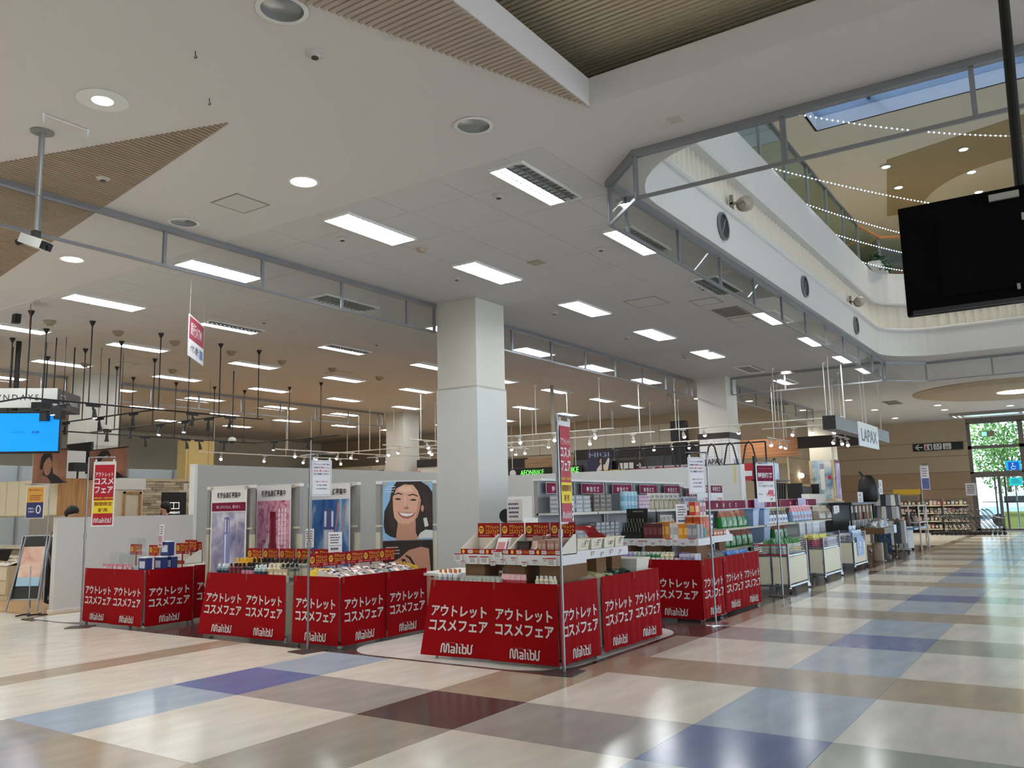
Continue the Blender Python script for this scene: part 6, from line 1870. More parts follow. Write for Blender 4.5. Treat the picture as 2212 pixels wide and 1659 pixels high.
g = G(); g.ribbon([(.15, .55), (.43, .55), (.43, .69), (.15, .69), (.15, .55)], .012, -.003).ribbon([(.29, .55), (.29, .69)], .012, -.003); put_text(g, 'OWNDAYS', .29, .46, .33, .05, -.003, .01); part('logo', g, M('#f0f0ee', 0.4, emit=0.6), t)
ws = struct('wall_stone', G().box(11.97, 20.0, 0, 16.5, 20.2, 2.42), M('#8a8070', 0.8))
part('pale_cap', G().box(11.97, 19.9, 2.36, 16.5, 20.2, 2.42), M('#b9a888', 0.6), ws)  # cap in a paler beige than the wall
z = 1.40
SCOL = ('#b3a78f', '#cfc4ad', '#9c907c', '#c2b69e', '#a99a80')
while z < 2.34:
    x = 11.98 + R.uniform(0, .12)
    while x < 14.3:
        L = R.uniform(.22, .5)
        part('stone', G().box(x, 19.94 - R.uniform(0, .03), z, x + L - .006, 20.0, z + .062), M(R.choice(SCOL), 0.85), ws)
        x += L
    z += .067
t = thing('wall_cabinet', 'white framed cabinet left of stacked stone wall', 'cabinet', (10.6, 18.6, 0))
part('body', G().box(0, 0, 0, 1.2, .4, 2.3), M('#d8cdb4', 0.5), t)
part('white_top', G().box(-.05, -.02, 2.1, 1.25, 0, 2.36), M('#e4e2dc', 0.4), t)
part('frame', G().box(.7, -.03, .2, .75, 0, 2.05).box(1.1, -.03, .2, 1.15, 0, 2.05).box(.7, -.03, 2.0, 1.15, 0, 2.05), wood('#a9784a', '#c99a66', 1, 2), t)
# stepped spectacle tables
def glasses(x, y, z, rz, c, label, group):
    t = thing('eyeglasses', label, 'eyeglasses', (x, y, z), rz, group)
    part('frame', GLF[c], None, t)
    part('temples', GLT[c], None, t)
GLF, GLT = {}, {}
for c in ('#1a1a1c', '#6b4a30', '#b9a06a'):
    g = G()
    for cx in (-.034, .034):
        g.tube([(cx + .027 * math.cos(a * PI / 5), 0, .02 + .02 * math.sin(a * PI / 5)) for a in range(11)], .0035, 5)
    g.tube([(-.008, 0, .026), (.008, 0, .026)], .003, 5)
    GLF[c] = g.mesh('frame', M(c, 0.3))
    GLT[c] = G().tube([(-.064, 0, .03), (-.062, .12, .03)], .003, 5).tube([(.064, 0, .03), (.062, .12, .03)], .003, 5).mesh('temples', M(c, 0.3))
for n_, (x, y) in enumerate(((7.9, 16.6), (8.3, 14.9))):
    t = thing('spectacle_table', ('cream stepped display table at the left edge', 'cream display table of glasses behind the standing person')[n_], 'display table', (x, y, 0))
    w, d = (1.0, 3.4) if n_ == 0 else (1.2, 1.2)
    part('body', G().box(0, 0, .0, w, d, .62), M('#c9b99a', 0.5), t)
    part('drawer', G().box(-.02, .02, .36, 0, d - .02, .60), M('#d5c6a8', 0.5), t)
    part('drawer', G().box(-.02, .02, .10, 0, d - .02, .33), M('#cdbd9e', 0.5), t)
    part('step', G().box(.3, 0, .62, w, d, .74), M('#ddd2ba', 0.5), t)
    part('tilted_top', G().hexa([(-.02, 0, .62), (.32, 0, .72), (.32, d, .72), (-.02, d, .62)], [(-.02, 0, .635), (.32, 0, .735), (.32, d, .735), (-.02, d, .635)]), M('#e6dfcc', 0.4), t)
    for k in range(int(d / .17)):
        for j in range(2):
            glasses(x + .08 + .14 * j, y + .12 + .17 * k, .665 + .045 * j, W90, ('#1a1a1c', '#6b4a30', '#b9a06a')[(k + j) % 3], 'pair of glasses lying on the cream display tables', 'glasses on the display tables')
t = thing('table_mirror', 'dark tilted mirror on the left display table', 'mirror', (8.0, 17.2, .62), W90 + .3)
part('glass', G().hexa([(-.16, 0, 0), (.16, 0, 0), (.16, .02, 0), (-.16, .02, 0)], [(-.16, .12, .28), (.16, .12, .28), (.16, .14, .28), (-.16, .14, .28)]), M('#23211f', 0.1, 0.5), t)
part('foot', G().box(-.12, -.04, 0, .12, .16, .015), DARK, t)
# easel with poster and a small poster stand at the shop entrance
t = thing('easel_board', 'black easel board with pink poster leaning at the shop entrance', 'easel', (6.98, 14.15, 0), W90 + .55)
rot = (-.22, 0, 0)
b = part('board', G().box(-.22, 0, .22, .22, .03, 1.22), M('#15120f', 0.5), t, rot=rot)
part('rim', G().box(-.235, -.005, .20, -.22, .035, 1.24).box(.22, -.005, .20, .235, .035, 1.24).box(-.235, -.005, 1.22, .235, .035, 1.24).box(-.235, -.005, .20, .235, .035, .22), ALU, b)
part('poster_sheet', G().rect(-.19, .48, .19, 1.05, -.006), cloud_print('#c98a78', '#e0b8a4', '#ead9cc', 3, .8), b)
part('poster_footer', G().rect(-.19, .42, .19, .56, -.008), M('#9fc0d4', 0.5), b)
for sx in (-.22, .22):
    part('front_leg', G().tube([(sx * .8, .28, 1.22), (sx * 1.15, -.03, .02)], .015), ALU, t)
    part('rear_leg', G().tube([(sx * .6, .27, 1.18), (sx * 1.2, .62, .02)], .015), ALU, t)
t = thing('poster_stand', 'slim pole stand with orange and navy poster at shop entrance', 'poster stand', (6.92, 13.65, 0), W90 + .55)
part('base', G().box(-.2, -.015, .0, .2, .015, .02).box(-.015, -.16, 0, .015, .16, .02).box(-.2, -.16, 0, -.17, .16, .02), DARK, t)
part('pole', G().cyl((.13, 0, .02), (.13, 0, 2.02), .008), CHROME, t)
part('pole_lower', G().cyl((-.1, 0, .02), (-.1, 0, .75), .008), CHROME, t)
part('arm', G().cyl((.13, 0, 2.02), (-.28, 0, 2.02), .008), CHROME, t)
p_ = part('poster_sheet', G().box(-.24, 0, 1.48, .05, .004, 1.98), M('#e4e2de', 0.5), t)
part('orange_field', G().rect(-.23, 1.73, .04, 1.97, -.001), M('#d9a143', 0.5), p_)
part('navy_field', G().rect(-.23, 1.49, .04, 1.73, -.001), M('#27306a', 0.5), p_)
g = G(); put_text(g, '0', -.035, 1.62, .085, .14, -.003, .0); put_text(g, '分割払い', -.15, 1.635, .11, .03, -.003, .01); put_text(g, '手数料', -.15, 1.585, .10, .03, -.003, .01); part('white_lettering', g, WP, p_)
g = G(); put_text(g, '最大36回払い', -.095, 1.925, .20, .034, -.003, .01); bars(g, -.19, .01, 1.76, 1.85, 3, -.003, 51); part('red_lettering', g, M('#8a2a20', 0.5), p_)

# people -----------------------------------------------------------
def person(label, loc, rz, joints, edges, radii, split, hair_g, skin='#c99a7c', cloth='#141416', sole='#0e0e0f', extra=None):
    t = thing('person', label, 'person', loc, rz)
    me = bpy.data.meshes.new('body')
    me.from_pydata(joints, edges, [])
    o = bpy.data.objects.new('body_src', me)
    COL.objects.link(o)
    sk = o.modifiers.new('skin', 'SKIN')
    sk.use_smooth_shade = True
    sb = o.modifiers.new('sub', 'SUBSURF')
    sb.levels = sb.render_levels = 2
    for k, v in enumerate(me.skin_vertices[0].data):
        v.radius = radii[k] if isinstance(radii[k], tuple) else (radii[k], radii[k])
        v.use_root = (k == 0)
    bpy.context.view_layer.update()
    bm_ = bpy.data.meshes.new_from_object(o.evaluated_get(bpy.context.evaluated_depsgraph_get()))
    bpy.data.objects.remove(o)
    for c in (cloth, skin, sole):
        bm_.materials.append(M(c, 0.7))
    for p in bm_.polygons:
        p.material_index = split(p.center)
        p.use_smooth = True
    part('body', bm_, None, t)
    part('hair', hair_g, M('#0f0d0c', 0.6), t, smooth=True)
    if extra:
        extra(t)
    return t
# standing, leaning forward over the counter (local +x is the way they face)
J = [(0, 0, .92), (.04, 0, 1.12), (.12, 0, 1.32), (.20, 0, 1.42), (.26, 0, 1.50), (.30, 0, 1.56), (.31, 0, 1.62),
     (0, .10, .88), (.02, .11, .48), (-.03, .11, .08), (.10, .12, .04),
     (0, -.10, .88), (-.02, -.11, .48), (-.06, -.11, .08), (.07, -.12, .04),
     (.14, .19, 1.34), (.22, .24, 1.08), (.40, .22, .98), (.49, .2, .98), (.14, -.19, 1.34), (.22, -.24, 1.08), (.40, -.22, .98), (.49, -.2, .98)]
Ed = [(0, 1), (1, 2), (2, 3), (3, 4), (4, 5), (5, 6), (0, 7), (7, 8), (8, 9), (9, 10), (0, 11), (11, 12), (12, 13), (13, 14), (2, 15), (15, 16), (16, 17), (17, 18), (2, 19), (19, 20), (20, 21), (21, 22)]
Ra = [(.15, .12), (.15, .12), (.17, .12), .07, .06, .085, .07, .095, .065, .045, .04, .095, .065, .045, .04, .06, .048, .036, .03, .06, .048, .036, .03]
hg = G().sph((.28, 0, 1.60), .105, 14, 9, (1.0, .86, .92)).sph((.20, 0, 1.56), .07, 10, 6, (.8, 1, 1.1))
def ex(t):
    g = G()
    for k in range(4):
        g.add(*(lambda q: (q.v, q.f))(G().box(.02 + .03 * k, -.215, 1.16 + .05 * k, .045 + .03 * k, -.13, 1.20 + .05 * k)))
    part('shirt_stripes', g, M('#e6e4e0', 0.6), t)
person('person in black clothes leaning forward behind the low white wall', (7.86, 15.0, 0), -0.75, J, Ed, Ra,
       lambda c: 1 if (c.z > 1.47 or (c.x > .37 and .9 < c.z < 1.1)) else (2 if c.z < .09 else 0), hg, extra=ex)
J2 = [(0, 0, .92), (0, 0, 1.15), (0, 0, 1.36), (.01, 0, 1.46), (.02, 0, 1.53), (.03, 0, 1.62), (.03, 0, 1.69),
      (0, .10, .88), (.01, .11, .48), (-.02, .11, .08), (.10, .12, .04), (0, -.10, .88), (.01, -.11, .48), (-.02, -.11, .08), (.10, -.12, .04),
      (0, .20, 1.37), (.02, .25, 1.10), (.12, .24, .88), (.19, .23, .84), (0, -.20, 1.37), (.02, -.25, 1.10), (.12, -.24, .88), (.19, -.23, .84)]
hg2 = G().sph((.0, 0, 1.69), .112, 14, 9, (1.0, .9, .95)).sph((-.05, 0, 1.62), .09, 10, 6, (.7, .95, 1.1))
person('dark-haired person behind the low wall beside the black logo panel', (11.35, 17.0, 0), 2.6, J2, Ed, Ra,
       lambda c: 1 if (c.z > 1.49 or (c.x > .09 and .78 < c.z < .93)) else (2 if c.z < .09 else 0), hg2)

# black lighting tracks --------------------------------------------
SPOTB = M('#111112', 0.45)
body_me = G().lathe([(.022, 0), (.030, -.03), (.036, -.10), (.052, -.17), (.050, -.175), (.0, -.165)], 14).mesh('shade', SPOTB)
lens_me = G().lathe([(0, -.170), (.046, -.172)], 12).mesh('lens', M((1, .93, .8), 0.4, emit=14))
lensoff_me = G().lathe([(0, -.170), (.046, -.172)], 12).mesh('lens', M('#3a3430', 0.4))
arm_me = G().box(-.13, -.02, -.045, .13, .02, -.0).box(-.012, -.012, -.10, .012, .012, -.04).mesh('track_adapter', SPOTB)
def spot(x, y, z, rz, tilt, lit, label, group):
    t = thing('track_spotlight', label, 'spotlight', (x, y, z), rz, group)
    part('track_adapter', arm_me, None, t)
    b = part('shade', body_me, None, t, (0.02, 0, -.08), rot=(tilt, 0, 0.6), smooth=True)
    part('lens', lens_me if lit else lensoff_me, None, b)
TZ3 = 3.5
def track(label, a, b, rods, mat=SPOTB, z=TZ3, r=.012, rail=.016):
    t = thing('lighting_track', label, 'lighting track')
    part('rail', G().cyl((*a, z), (*b, z), rail, 8), mat, t)
    for p in rods:
        part('rod', G().cyl((*p, z), (*p, HC - .05), r, 8), mat, t)
        part('cup', G().lathe([(.018, HC - .09), (.05, HC - .02), (.055, HC - .001)], 12, (p[0], p[1], 0)), mat, t)
track('black lighting track along front of the eyewear shop', (7.05, 14.65), (12.05, 14.65), [(7.08, 14.65), (8.15, 14.63), (9.54, 14.65), (10.92, 14.65), (11.91, 14.65)])
track('black lighting track running back from the shop front corner', (7.05, 14.65), (7.05, 19.0), [(7.05, 16.2), (7.05, 18.4)])
track('black lighting track crossing behind the hanging sign', (9.5, 14.7), (9.5, 19.9), [(9.49, 15.92), (9.46, 17.2), (9.42, 18.65)])
track('black lighting track over the middle of eyewear shop', (11.08, 14.7), (11.08, 19.85), [(11.06, 15.9), (11.07, 17.2), (11.1, 18.76)])
track('black lighting track along the back of eyewear shop', (9.4, 19.87), (16.05, 19.87), [(12.24, 19.92), (13.46, 19.9), (14.62, 19.83), (15.63, 19.82)])
track('black lighting track at the right end of the eyewear shop', (16.05, 19.87), (16.05, 16.4), [(16.05, 18.4), (16.05, 17.13)])
track('black lighting track nearer the left edge with square lamps', (8.0, 15.0), (8.0, 18.5), [(7.96, 15.87), (7.98, 17.18)])
for k, (x, y, rz, lit) in enumerate(((8.25, 14.65, 0, True), (10.3, 14.65, 0, True), (7.5, 14.65, 0, True), (11.2, 14.65, 0, True), (9.5, 15.4, 1.57, False), (9.5, 16.6, 1.57, False), (9.5, 17.9, 1.57, False), (11.08, 15.2, 1.57, False),
                                     (11.08, 16.0, 1.57, True), (11.08, 16.9, 1.57, True), (11.08, 18.0, 1.57, False), (11.08, 19.0, 1.57, False), (10.3, 19.87, 0, False), (12.6, 19.87, 0, False), (13.8, 19.87, 0, False), (15.0, 19.87, 0, False), (16.05, 19.0, 1.57, True), (16.05, 17.6, 1.57, False), (14.2, 19.87, 0, False))):
    spot(x, y, TZ3 - .012, rz, R.uniform(-.35, .35), lit, ('lit' if lit else 'unlit') + ' black track spotlight above the eyewear shop', ('lit' if lit else 'unlit') + ' black spotlights')
for k in range(3):
    t = thing('square_floodlight', 'square black floodlight on the track left of OWNDAYS sign', 'spotlight', (8.0, 15.3 + .5 * k, TZ3 - .01), 0.3, 'square floodlights')
    part('adapter', G().box(-.02, -.12, -.05, .02, .12, 0), SPOTB, t)
    part('head', G().box(-.06, -.08, -.24, .06, .08, -.09), SPOTB, t)
solo('wall_speaker', G().hexa([(-.05, -.06, 0), (.05, -.06, 0), (.05, .06, 0), (-.05, .06, 0)], [(-.04, -.06, .18), (.06, -.06, .18), (.06, .06, .18), (-.04, .06, .18)]), BLACK, 'small black speaker high near the left ceiling edge', 'speaker', (7.05, 15.1, 4.84))
# red and white bank ATM sign hung near the left barrier
t = thing('hanging_atm_sign', 'hanging red and white bank ATM sign seen at a slant', 'sign', (7.36, 10.62, 3.78), 0.72)
part('panel', G().box(0, 0, 0, .92, .012, .62), WP, t)
part('red_field', G().rect(.02, .26, .90, .60, -.001), M('#a23a4c', 0.5), t)
g = G(); put_text(g, '銀行ATM', .42, .43, .66, .20, -.003, .01); part('lettering', g, M('#ead6da', 0.5), t)
g = G(); put_text(g, 'イオン銀行', .36, .14, .5, .12, -.003, .01); part('lower_lettering', g, M('#4a4a55', 0.5), t)
part('blue_mark', G().rect(.66, .06, .86, .20, -.002), M('#6f86b8', 0.5), t)
part('wire', G().cyl((.03, 0, .62), (.03, 0, 1.22), .003, 5).cyl((.89, 0, .62), (.89, 0, 1.22), .003, 5), M('#b9b9b9', 0.4), t)
t = thing('ceiling_pennant', 'thin red pennant hanging edge-on near left edge', 'pennant', (6.75, 14.0, 4.45), 1.10)
part('cloth', G().box(0, 0, 0, .3, .006, .5), M('#8a2a36', 0.5), t)
part('wire', G().cyl((.15, 0, .5), (.15, 0, .55), .003, 5), DARK, t)
# dome cameras
for x, y, z, lab in ((10.4, 17.9, 3.5, 'white dome camera hanging below black track'), (13.3, 17.3, 3.35, 'white dome camera on drop pole left of column')):
    t = thing('dome_camera', lab, 'camera', (x, y, z))
    part('stem', G().cyl((0, 0, 0), (0, 0, HC - z), .015), M('#2a2826', 0.5), t)
    part('housing', G().lathe([(.03, 0), (.09, -.03), (.10, -.09), (.08, -.10)], 14), M('#dcd8cf', 0.4), t)
    part('dome', G().lathe([(.08, -.10), (.06, -.15), (.0, -.17)], 14), M('#3a3836', 0.2), t)
# ================================================================== FAR SHOPS
BGW = M('#d8d2c2', 0.7)
wall_back = struct('wall_back', G().box(31.0, 8.9, 0, 31.2, 33, HC), M('#cbb99c', 0.7))
wall_left_back = struct('wall_left_back', G().box(-10, 33.0, 0, 31, 33.2, HC), BGW)
part('white_panel', G().box(30.9, 13.0, 3.70, 31.0, 22.5, 4.62), M('#e6dcc8', 0.6), wall_back)
for k in range(12):
    part('panel_joint', G().box(30.885, 13.0 + .8 * k, 3.70, 30.9, 13.012 + .8 * k, 4.62), M('#b5ab98', 0.7), wall_back)
DKB = M('#211614', 0.45)
part('dark_fascia', G().box(30.0, 10.4, 3.34, 30.2, 17.2, 3.74), DKB, wall_back)
part('dark_fascia', G().box(30.0, 6.2, 3.30, 30.2, 8.2, 3.70), DKB, wall_back)
part('dark_post', G().box(29.9, 12.3, 0, 30.2, 12.9, 4.6), M('#1c1b1d', 0.5), wall_back)
part('wood_fascia', G().box(29.95, 8.2, 3.05, 30.2, 10.35, 3.70), wood('#96633f', '#b98560', .6, 1), wall_back)
part('wood_fascia', G().box(29.95, 17.2, 2.2, 30.2, 19.6, 3.5), wood('#8a6a48', '#ab8a64', .6, 1), wall_back)
part('dark_fascia', G().box(29.95, 19.6, 3.15, 30.2, 21.8, 3.55), DKB, wall_back)
part('stone_strip', G().box(29.9, 12.9, 2.85, 30.15, 17.2, 3.32), M('#4a4a4c', 0.7, noise=(3, .2)), wall_back)
part('stone_strip', G().box(29.9, 19.6, 2.9, 30.15, 21.8, 3.15), M('#4a4a4c', 0.7, noise=(3, .2)), wall_back)
bkm = [G().box(0, .004, .004, .04, .236, .072).mesh('brick', M(c, 0.8)) for c in ('#a8744f', '#b98560', '#8f5f42', '#c29470')]
for j in range(3):
    for i in range(16):
        part('brick', bkm[(i * 3 + j * 5) % 4], None, wall_back, (29.86, 13.0 + .24 * i + (.12 if j % 2 else 0), 2.60 + .076 * j))
    for i in range(9):
        part('brick', bkm[(i * 3 + j * 5) % 4], None, wall_back, (29.86, 19.6 + .24 * i + (.12 if j % 2 else 0), 2.66 + .076 * j))
t = thing('bike_shop_sign', 'black shop sign with glowing green AEONBIKE letters', 'sign', (29.7, 20.6, 2.74), W90)
part('panel', G().box(0, 0, 0, 3.9, .1, .36), M('#0d0f0e', 0.4), t)
g = G(); put_text(g, 'AEON', 1.25, .17, .62, .22, -.004, .01); put_text(g, 'BIKE', 1.85, .17, .5, .19, -.004, -.002); put_text(g, 'BIKE', 3.5, .2, .5, .22, -.004, .01)
part('lettering', g, M((.16, .85, .12), 0.4, emit=.8), t)
g = G(); g.ell(.55, .16, .16, .16, -.004, 18); part('roundel', g, M('#dcdcdc', 0.4), t)
part('hanger', G().cyl((.5, .05, .36), (.5, .05, 2.2), .015).cyl((3.6, .05, .36), (3.6, .05, 2.2), .015), WHITE, t)
t = thing('bag_poster', 'dark blue poster of a woman holding a handbag, headed HIGI', 'poster', (27.0, 14.95, 2.38), W90)
part('sheet', G().box(0, 0, 0, 1.0, .02, 1.05), M('#2a2a48', 0.4), t)
g = G(); put_text(g, 'HIGI', .5, .92, .80, .17, -.003, .0); part('lettering', g, M('#9fa3c4', 0.5), t)
g = G(); g.flat([(.30, 0), (.92, 0), (.86, .42), (.98, .70), (.86, .80), (.72, .55), (.55, .58), (.40, .42)], -.002); part('coat_print', g, M('#d8d0c2', 0.5), t)
g = G(); g.ell(.58, .68, .075, .10, -.003, 14); part('face_print', g, M('#c8a088', 0.5), t)
g = G(); g.ell(.53, .74, .09, .09, -.0025, 14); part('hair_print', g, M('#1b1514', 0.5), t)
g = G(); g.rect(.46, .02, .78, .24, -.004).ribbon([(.52, .24), (.56, .36), (.68, .36), (.72, .24)], .02, -.004); part('bag_print', g, M('#7a4a3c', 0.5), t)
part('hanger', G().cyl((.1, .01, 1.05), (.1, .01, 2.8), .008, 6).cyl((1.05, .01, 1.05), (1.05, .01, 2.8), .008, 6), ALU, t)
t = thing('facility_sign', 'small black facility sign with white arrow before dark shop', 'sign', (27.2, 14.05, 2.66), W90)
part('panel', G().box(0, 0, 0, 1.25, .05, .40), M('#131415', 0.4), t)
for k in range(3):
    part('icon', G().rect(.26 + .21 * k, .10, .43 + .21 * k, .31, -.003), M('#d5d7d2', 0.4), t)
g = G(); g.ribbon([(.98, .2), (1.14, .2)], .03, -.003).ribbon([(1.07, .28), (1.15, .2), (1.07, .12)], .03, -.003); part('arrow', g, M('#e0e2de', 0.4), t)
part('hanger', G().cyl((.1, .02, .4), (.1, .02, 2.3), .008, 6).cyl((1.1, .02, .4), (1.1, .02, 2.3), .008, 6), ALU, t)
t = thing('picture_board', 'pale print board with a red-capped figure above right partition', 'board', (26.5, 12.6, 2.45), W90)
part('sheet', G().box(0, 0, 0, 2.0, .03, .32), M('#b3aeb8', 0.5), t)
g = G(); g.ell(.62, .16, .10, .10, -.003, 14); part('face_print', g, M('#d0a890', 0.5), t)
g = G(); g.flat([(.50, .20), (.76, .20), (.70, .30), (.56, .30)], -.004); part('cap_print', g, M('#8a2230', 0.5), t)
part('foot', G().box(.1, .0, -2.45, .14, .03, 0).box(1.86, 0, -2.45, 1.9, .03, 0), ALU, t)
# tote bags hung above the right partition
def tote(label, x, y, z, w, h, c, band):
    t = thing('tote_bag', label, 'tote bag', (x, y, z), W90)
    part('body', G().hexa([(-w / 2, -.06, 0), (w / 2, -.06, 0), (w / 2, .06, 0), (-w / 2, .06, 0)], [(-w * .46, -.02, h), (w * .46, -.02, h), (w * .46, .02, h), (-w * .46, .02, h)]), M(c, 0.6), t)
    part('strap', G().tube([(-w * .26, -.03, h * .9), (-w * .1, -.03, h + .42), (w * .02, -.03, h + .50), (w * .14, -.03, h + .42), (w * .30, -.03, h * .9)], .018, 6), M('#161415', 0.6), t)
    part('hook_bar', G().cyl((w * .02, -.03, h + .49), (w * .02, .30, h + .50), .008, 6), STEEL, t)
    part('label_patch', G().rect(-w * .2, h * .25, w * .1, h * .55, -.064), M(band, 0.5), t)
for k, (y, c, b_, nm) in enumerate(((9.9, '#b59a2a', '#3a3226', 'yellow'), (9.15, '#9c2432', '#d8c9c9', 'deep red'), (8.4, '#a32a38', '#262628', 'crimson'), (7.75, '#55585e', '#c9c9c9', 'grey'), (7.3, '#8f959c', '#4a2a2e', 'silver grey'), (6.85, '#26262c', '#8a8a90', 'black'), (6.4, '#b3222c', '#ececec', 'bright red'))):
    tote('%s tote bag with black strap rising above the right partition' % nm, 19.3, y, 1.98, .62, .40, c, b_)
t = thing('bag_rail', 'black pipe rail holding tote bags behind right partition', 'rail', (19.6, 6.1, 0))
part('rail', G().cyl((0, 0, 2.88), (0, 4.3, 2.88), .02), BLACK, t)
for yy in (0, 2.15, 4.3):
    part('post', G().cyl((0, yy, 0), (0, yy, 2.88), .02), BLACK, t)
t = thing('bag_rack', 'tall black rack of tote bags at the end of right partition', 'rack', (18.6, 6.05, 0))
part('post', G().box(0, 0, 0, .05, .05, 2.5).box(1.5, 0, 0, 1.55, .05, 2.5), BLACK, t)
part('shelf', G().box(0, -.3, 1.95, 1.55, .1, 1.98).box(0, -.3, 1.2, 1.55, .1, 1.23), BLACK, t)
part('bag_display', G().box(.1, -.25, 1.98, .9, .05, 2.35), cloud_print('#7f97c4', '#b9c6de', '#dfe6ee', 3, .5), t)
g = G()
for k in range(7):
    g.tube([(.12 + .2 * k, -.25, 1.9), (.16 + .2 * k, -.2, 1.3)], .03, 6)
part('hanging_straps', g, DARK, t)
for k in range(2):
    for j in range(12):
        solo('shelf_bottle', bpy.data.meshes.get('shelf_bottle') or m_bottle('shelf_bottle', .30, .05, M('#3c332c', 0.4), M('#b99a6a', 0.4)), None, 'brown bottle in rows behind the long maroon banners', 'bottle', (23.0 + .12 * j, 6.4, 1.32 + .32 * k), 0, 'brown bottles behind the banners')
t = thing('bottle_shelf', 'dark shelf of brown bottles behind long maroon banners', 'shelving', (22.9, 6.25, 0))
for z in (1.31, 1.63, .9):
    part('shelf', G().box(-.05, -.05, z - .03, 1.6, .35, z), M('#4a3c30', 0.5), t)
part('side', G().box(-.08, -.05, 0, -.05, .35, 1.95).box(1.6, -.05, 0, 1.63, .35, 1.95), DARK, t)
part('back_panel', G().box(-.05, .33, 0, 1.6, .36, 1.95), M('#6b5842', 0.6), t)
t = thing('white_counter', 'white display counter beyond the long maroon banners', 'counter', (21.1, 5.5, 0))
part('body', G().box(0, 0, 0, 2.9, .6, 1.42), M('#d9d8d0', 0.5), t)
part('top', G().box(-.05, -.05, 1.42, 2.95, .65, 1.46), M('#e6e5df', 0.5), t)
part('raised_back', G().box(1.2, .4, 1.46, 2.9, .6, 1.66), M('#dcdbd3', 0.5), t)
# LAPAX column letters
g = G(); put_text(g, 'LAPAX', 0, 0, .52, .15, 0, .015)
solo('column_lettering', g, INK, 'black LAPAX letters on the white brick column', 'lettering', (22.655, 8.52, 2.62), W90)
g = G(); put_text(g, 'LAPAX', 0, 0, .45, .15, 0, .01)
solo('column_lettering', g, M('#2c5aa8', 0.5), 'blue LAPAX letters on the side of the white brick column', 'lettering', (23.15, 8.04, 2.62), 0)
# hanging LAPAX sign
t = thing('hanging_shop_sign', 'grey beam sign with white LAPAX panel hung on white rods', 'sign', (20.95, 4.8, 0))
part('beam', G().box(0, 0, 3.17, 6.6, .30, 3.50), M('#6f7680', 0.45), t)
part('end_cap', G().box(-.02, 0, 3.17, 0, .30, 3.50), M('#191819', 0.5), t)
part('panel', G().box(2.35, -.03, 2.88, 4.80, 0, 3.52), M('#eceff4', 0.4), t)
g = G(); put_text(g, 'LAPAX', 3.58, 3.19, 2.0, .34, -.034, .02); part('lettering', g, M('#23303f', 0.4), t)
WROD = M('#dcdad2', 0.4)
for x, y in ((.25, .15), (1.65, .15), (3.75, .15), (3.95, -.1 + .2), (6.3, .15)):
    part('rod', G().cyl((x, y, 3.5), (x, y, HC), .016, 8), WROD, t)
# white tracks with pinkish spotlights over the bag shop
PINK = M((1, .72, .82), 0.4, emit=9)
WARM = M((1, .88, .72), 0.4, emit=10)
wsp = G().lathe([(.03, 0), (.045, -.05), (.05, -.12)], 12).mesh('shade', M('#c9c5bc', 0.4))
wl1 = G().sph((0, 0, -.125), .05, 10, 6).mesh('bulb', PINK)
wl2 = G().sph((0, 0, -.125), .05, 10, 6).mesh('bulb', WARM)
wad = G().box(-.08, -.018, -.03, .08, .018, 0).box(-.01, -.01, -.09, .01, .01, -.03).mesh('track_adapter', M('#cfcbc2', 0.4))
def wspot(x, y, z, k, area):
    t = thing('white_spotlight', 'small %s spotlight on a white track %s' % (('pinkish', 'warm')[k], area), 'spotlight', (x, y, z), R.uniform(0, 3), 'white spotlights ' + area + (' pink', ' warm')[k])
    part('track_adapter', wad, None, t)
    b = part('shade', wsp, None, t, (0, 0, -.08), rot=(R.uniform(-.4, .4), R.uniform(-.4, .4), 0))
    part('bulb', (wl1, wl2)[k], None, b)
def wtrack(label, a, b, rods, z=3.56):
    track(label, a, b, rods, WROD, z, .012, .018)
wtrack('long white lighting track in front of brick column', (22.2, 4.9), (22.2, 9.9), [(22.2, 5.3), (22.2, 6.6), (22.2, 9.4)])
wtrack('white lighting track behind the brick column', (24.2, 5.0), (24.2, 7.6), [(24.2, 5.4), (24.2, 7.1)])
wtrack('short white track left of the hanging LAPAX beam', (24.6, 7.6), (26.9, 7.6), [(25.3, 7.6), (26.3, 7.6)], 3.35)
wtrack('short white track ending beside the LAPAX panel', (25.2, 5.9), (27.2, 5.9), [(25.6, 5.9), (26.8, 5.9)], 3.35)
for x, y, z, k in ((22.2, 9.2, 3.54, 0), (22.2, 8.6, 3.54, 1), (22.2, 7.6, 3.54, 0), (24.2, 6.7, 3.54, 0), (24.2, 6.2, 3.54, 1), (24.2, 5.6, 3.54, 0), (24.9, 7.6, 3.33, 0), (25.8, 7.6, 3.33, 1), (26.6, 7.6, 3.33, 0), (25.5, 5.9, 3.33, 0), (26.2, 5.9, 3.33, 1), (27.0, 5.9, 3.33, 1)):
    wspot(x, y, z, k, 'near the brick column')
for n_, (a, b) in enumerate((((20.5, 10.5), (20.5, 15.5)), ((22.5, 10.2), (22.5, 16.0)), ((19.0, 16.5), (25.5, 16.5)), ((20.0, 18.5), (26.5, 18.5)), ((18.5, 22.0), (26.5, 22.0)), ((24.5, 15.0), (24.5, 23.5)), ((21.5, 17.0), (21.5, 24.0)), ((26.8, 10.0), (26.8, 12.5)), ((17.5, 24.5), (25.0, 24.5)))):
    a_, b_ = Vector(a), Vector(b)
    wtrack('white lighting track over the central shops, number %s from the front' % ('one', 'two', 'three', 'four', 'five', 'six', 'seven', 'eight', 'nine')[n_], a, b, [tuple(a_.lerp(b_, u)) for u in (.08, .5, .92)])
    for j in range(4):
        p = a_.lerp(b_, .12 + .25 * j)
        wspot(p.x, p.y, 3.54, (j + n_) % 2, 'over the central shops')
struct('column', G().box(20.92, 12.66, 0, 21.0, 12.74, HC), M('#9a958c', 0.5))
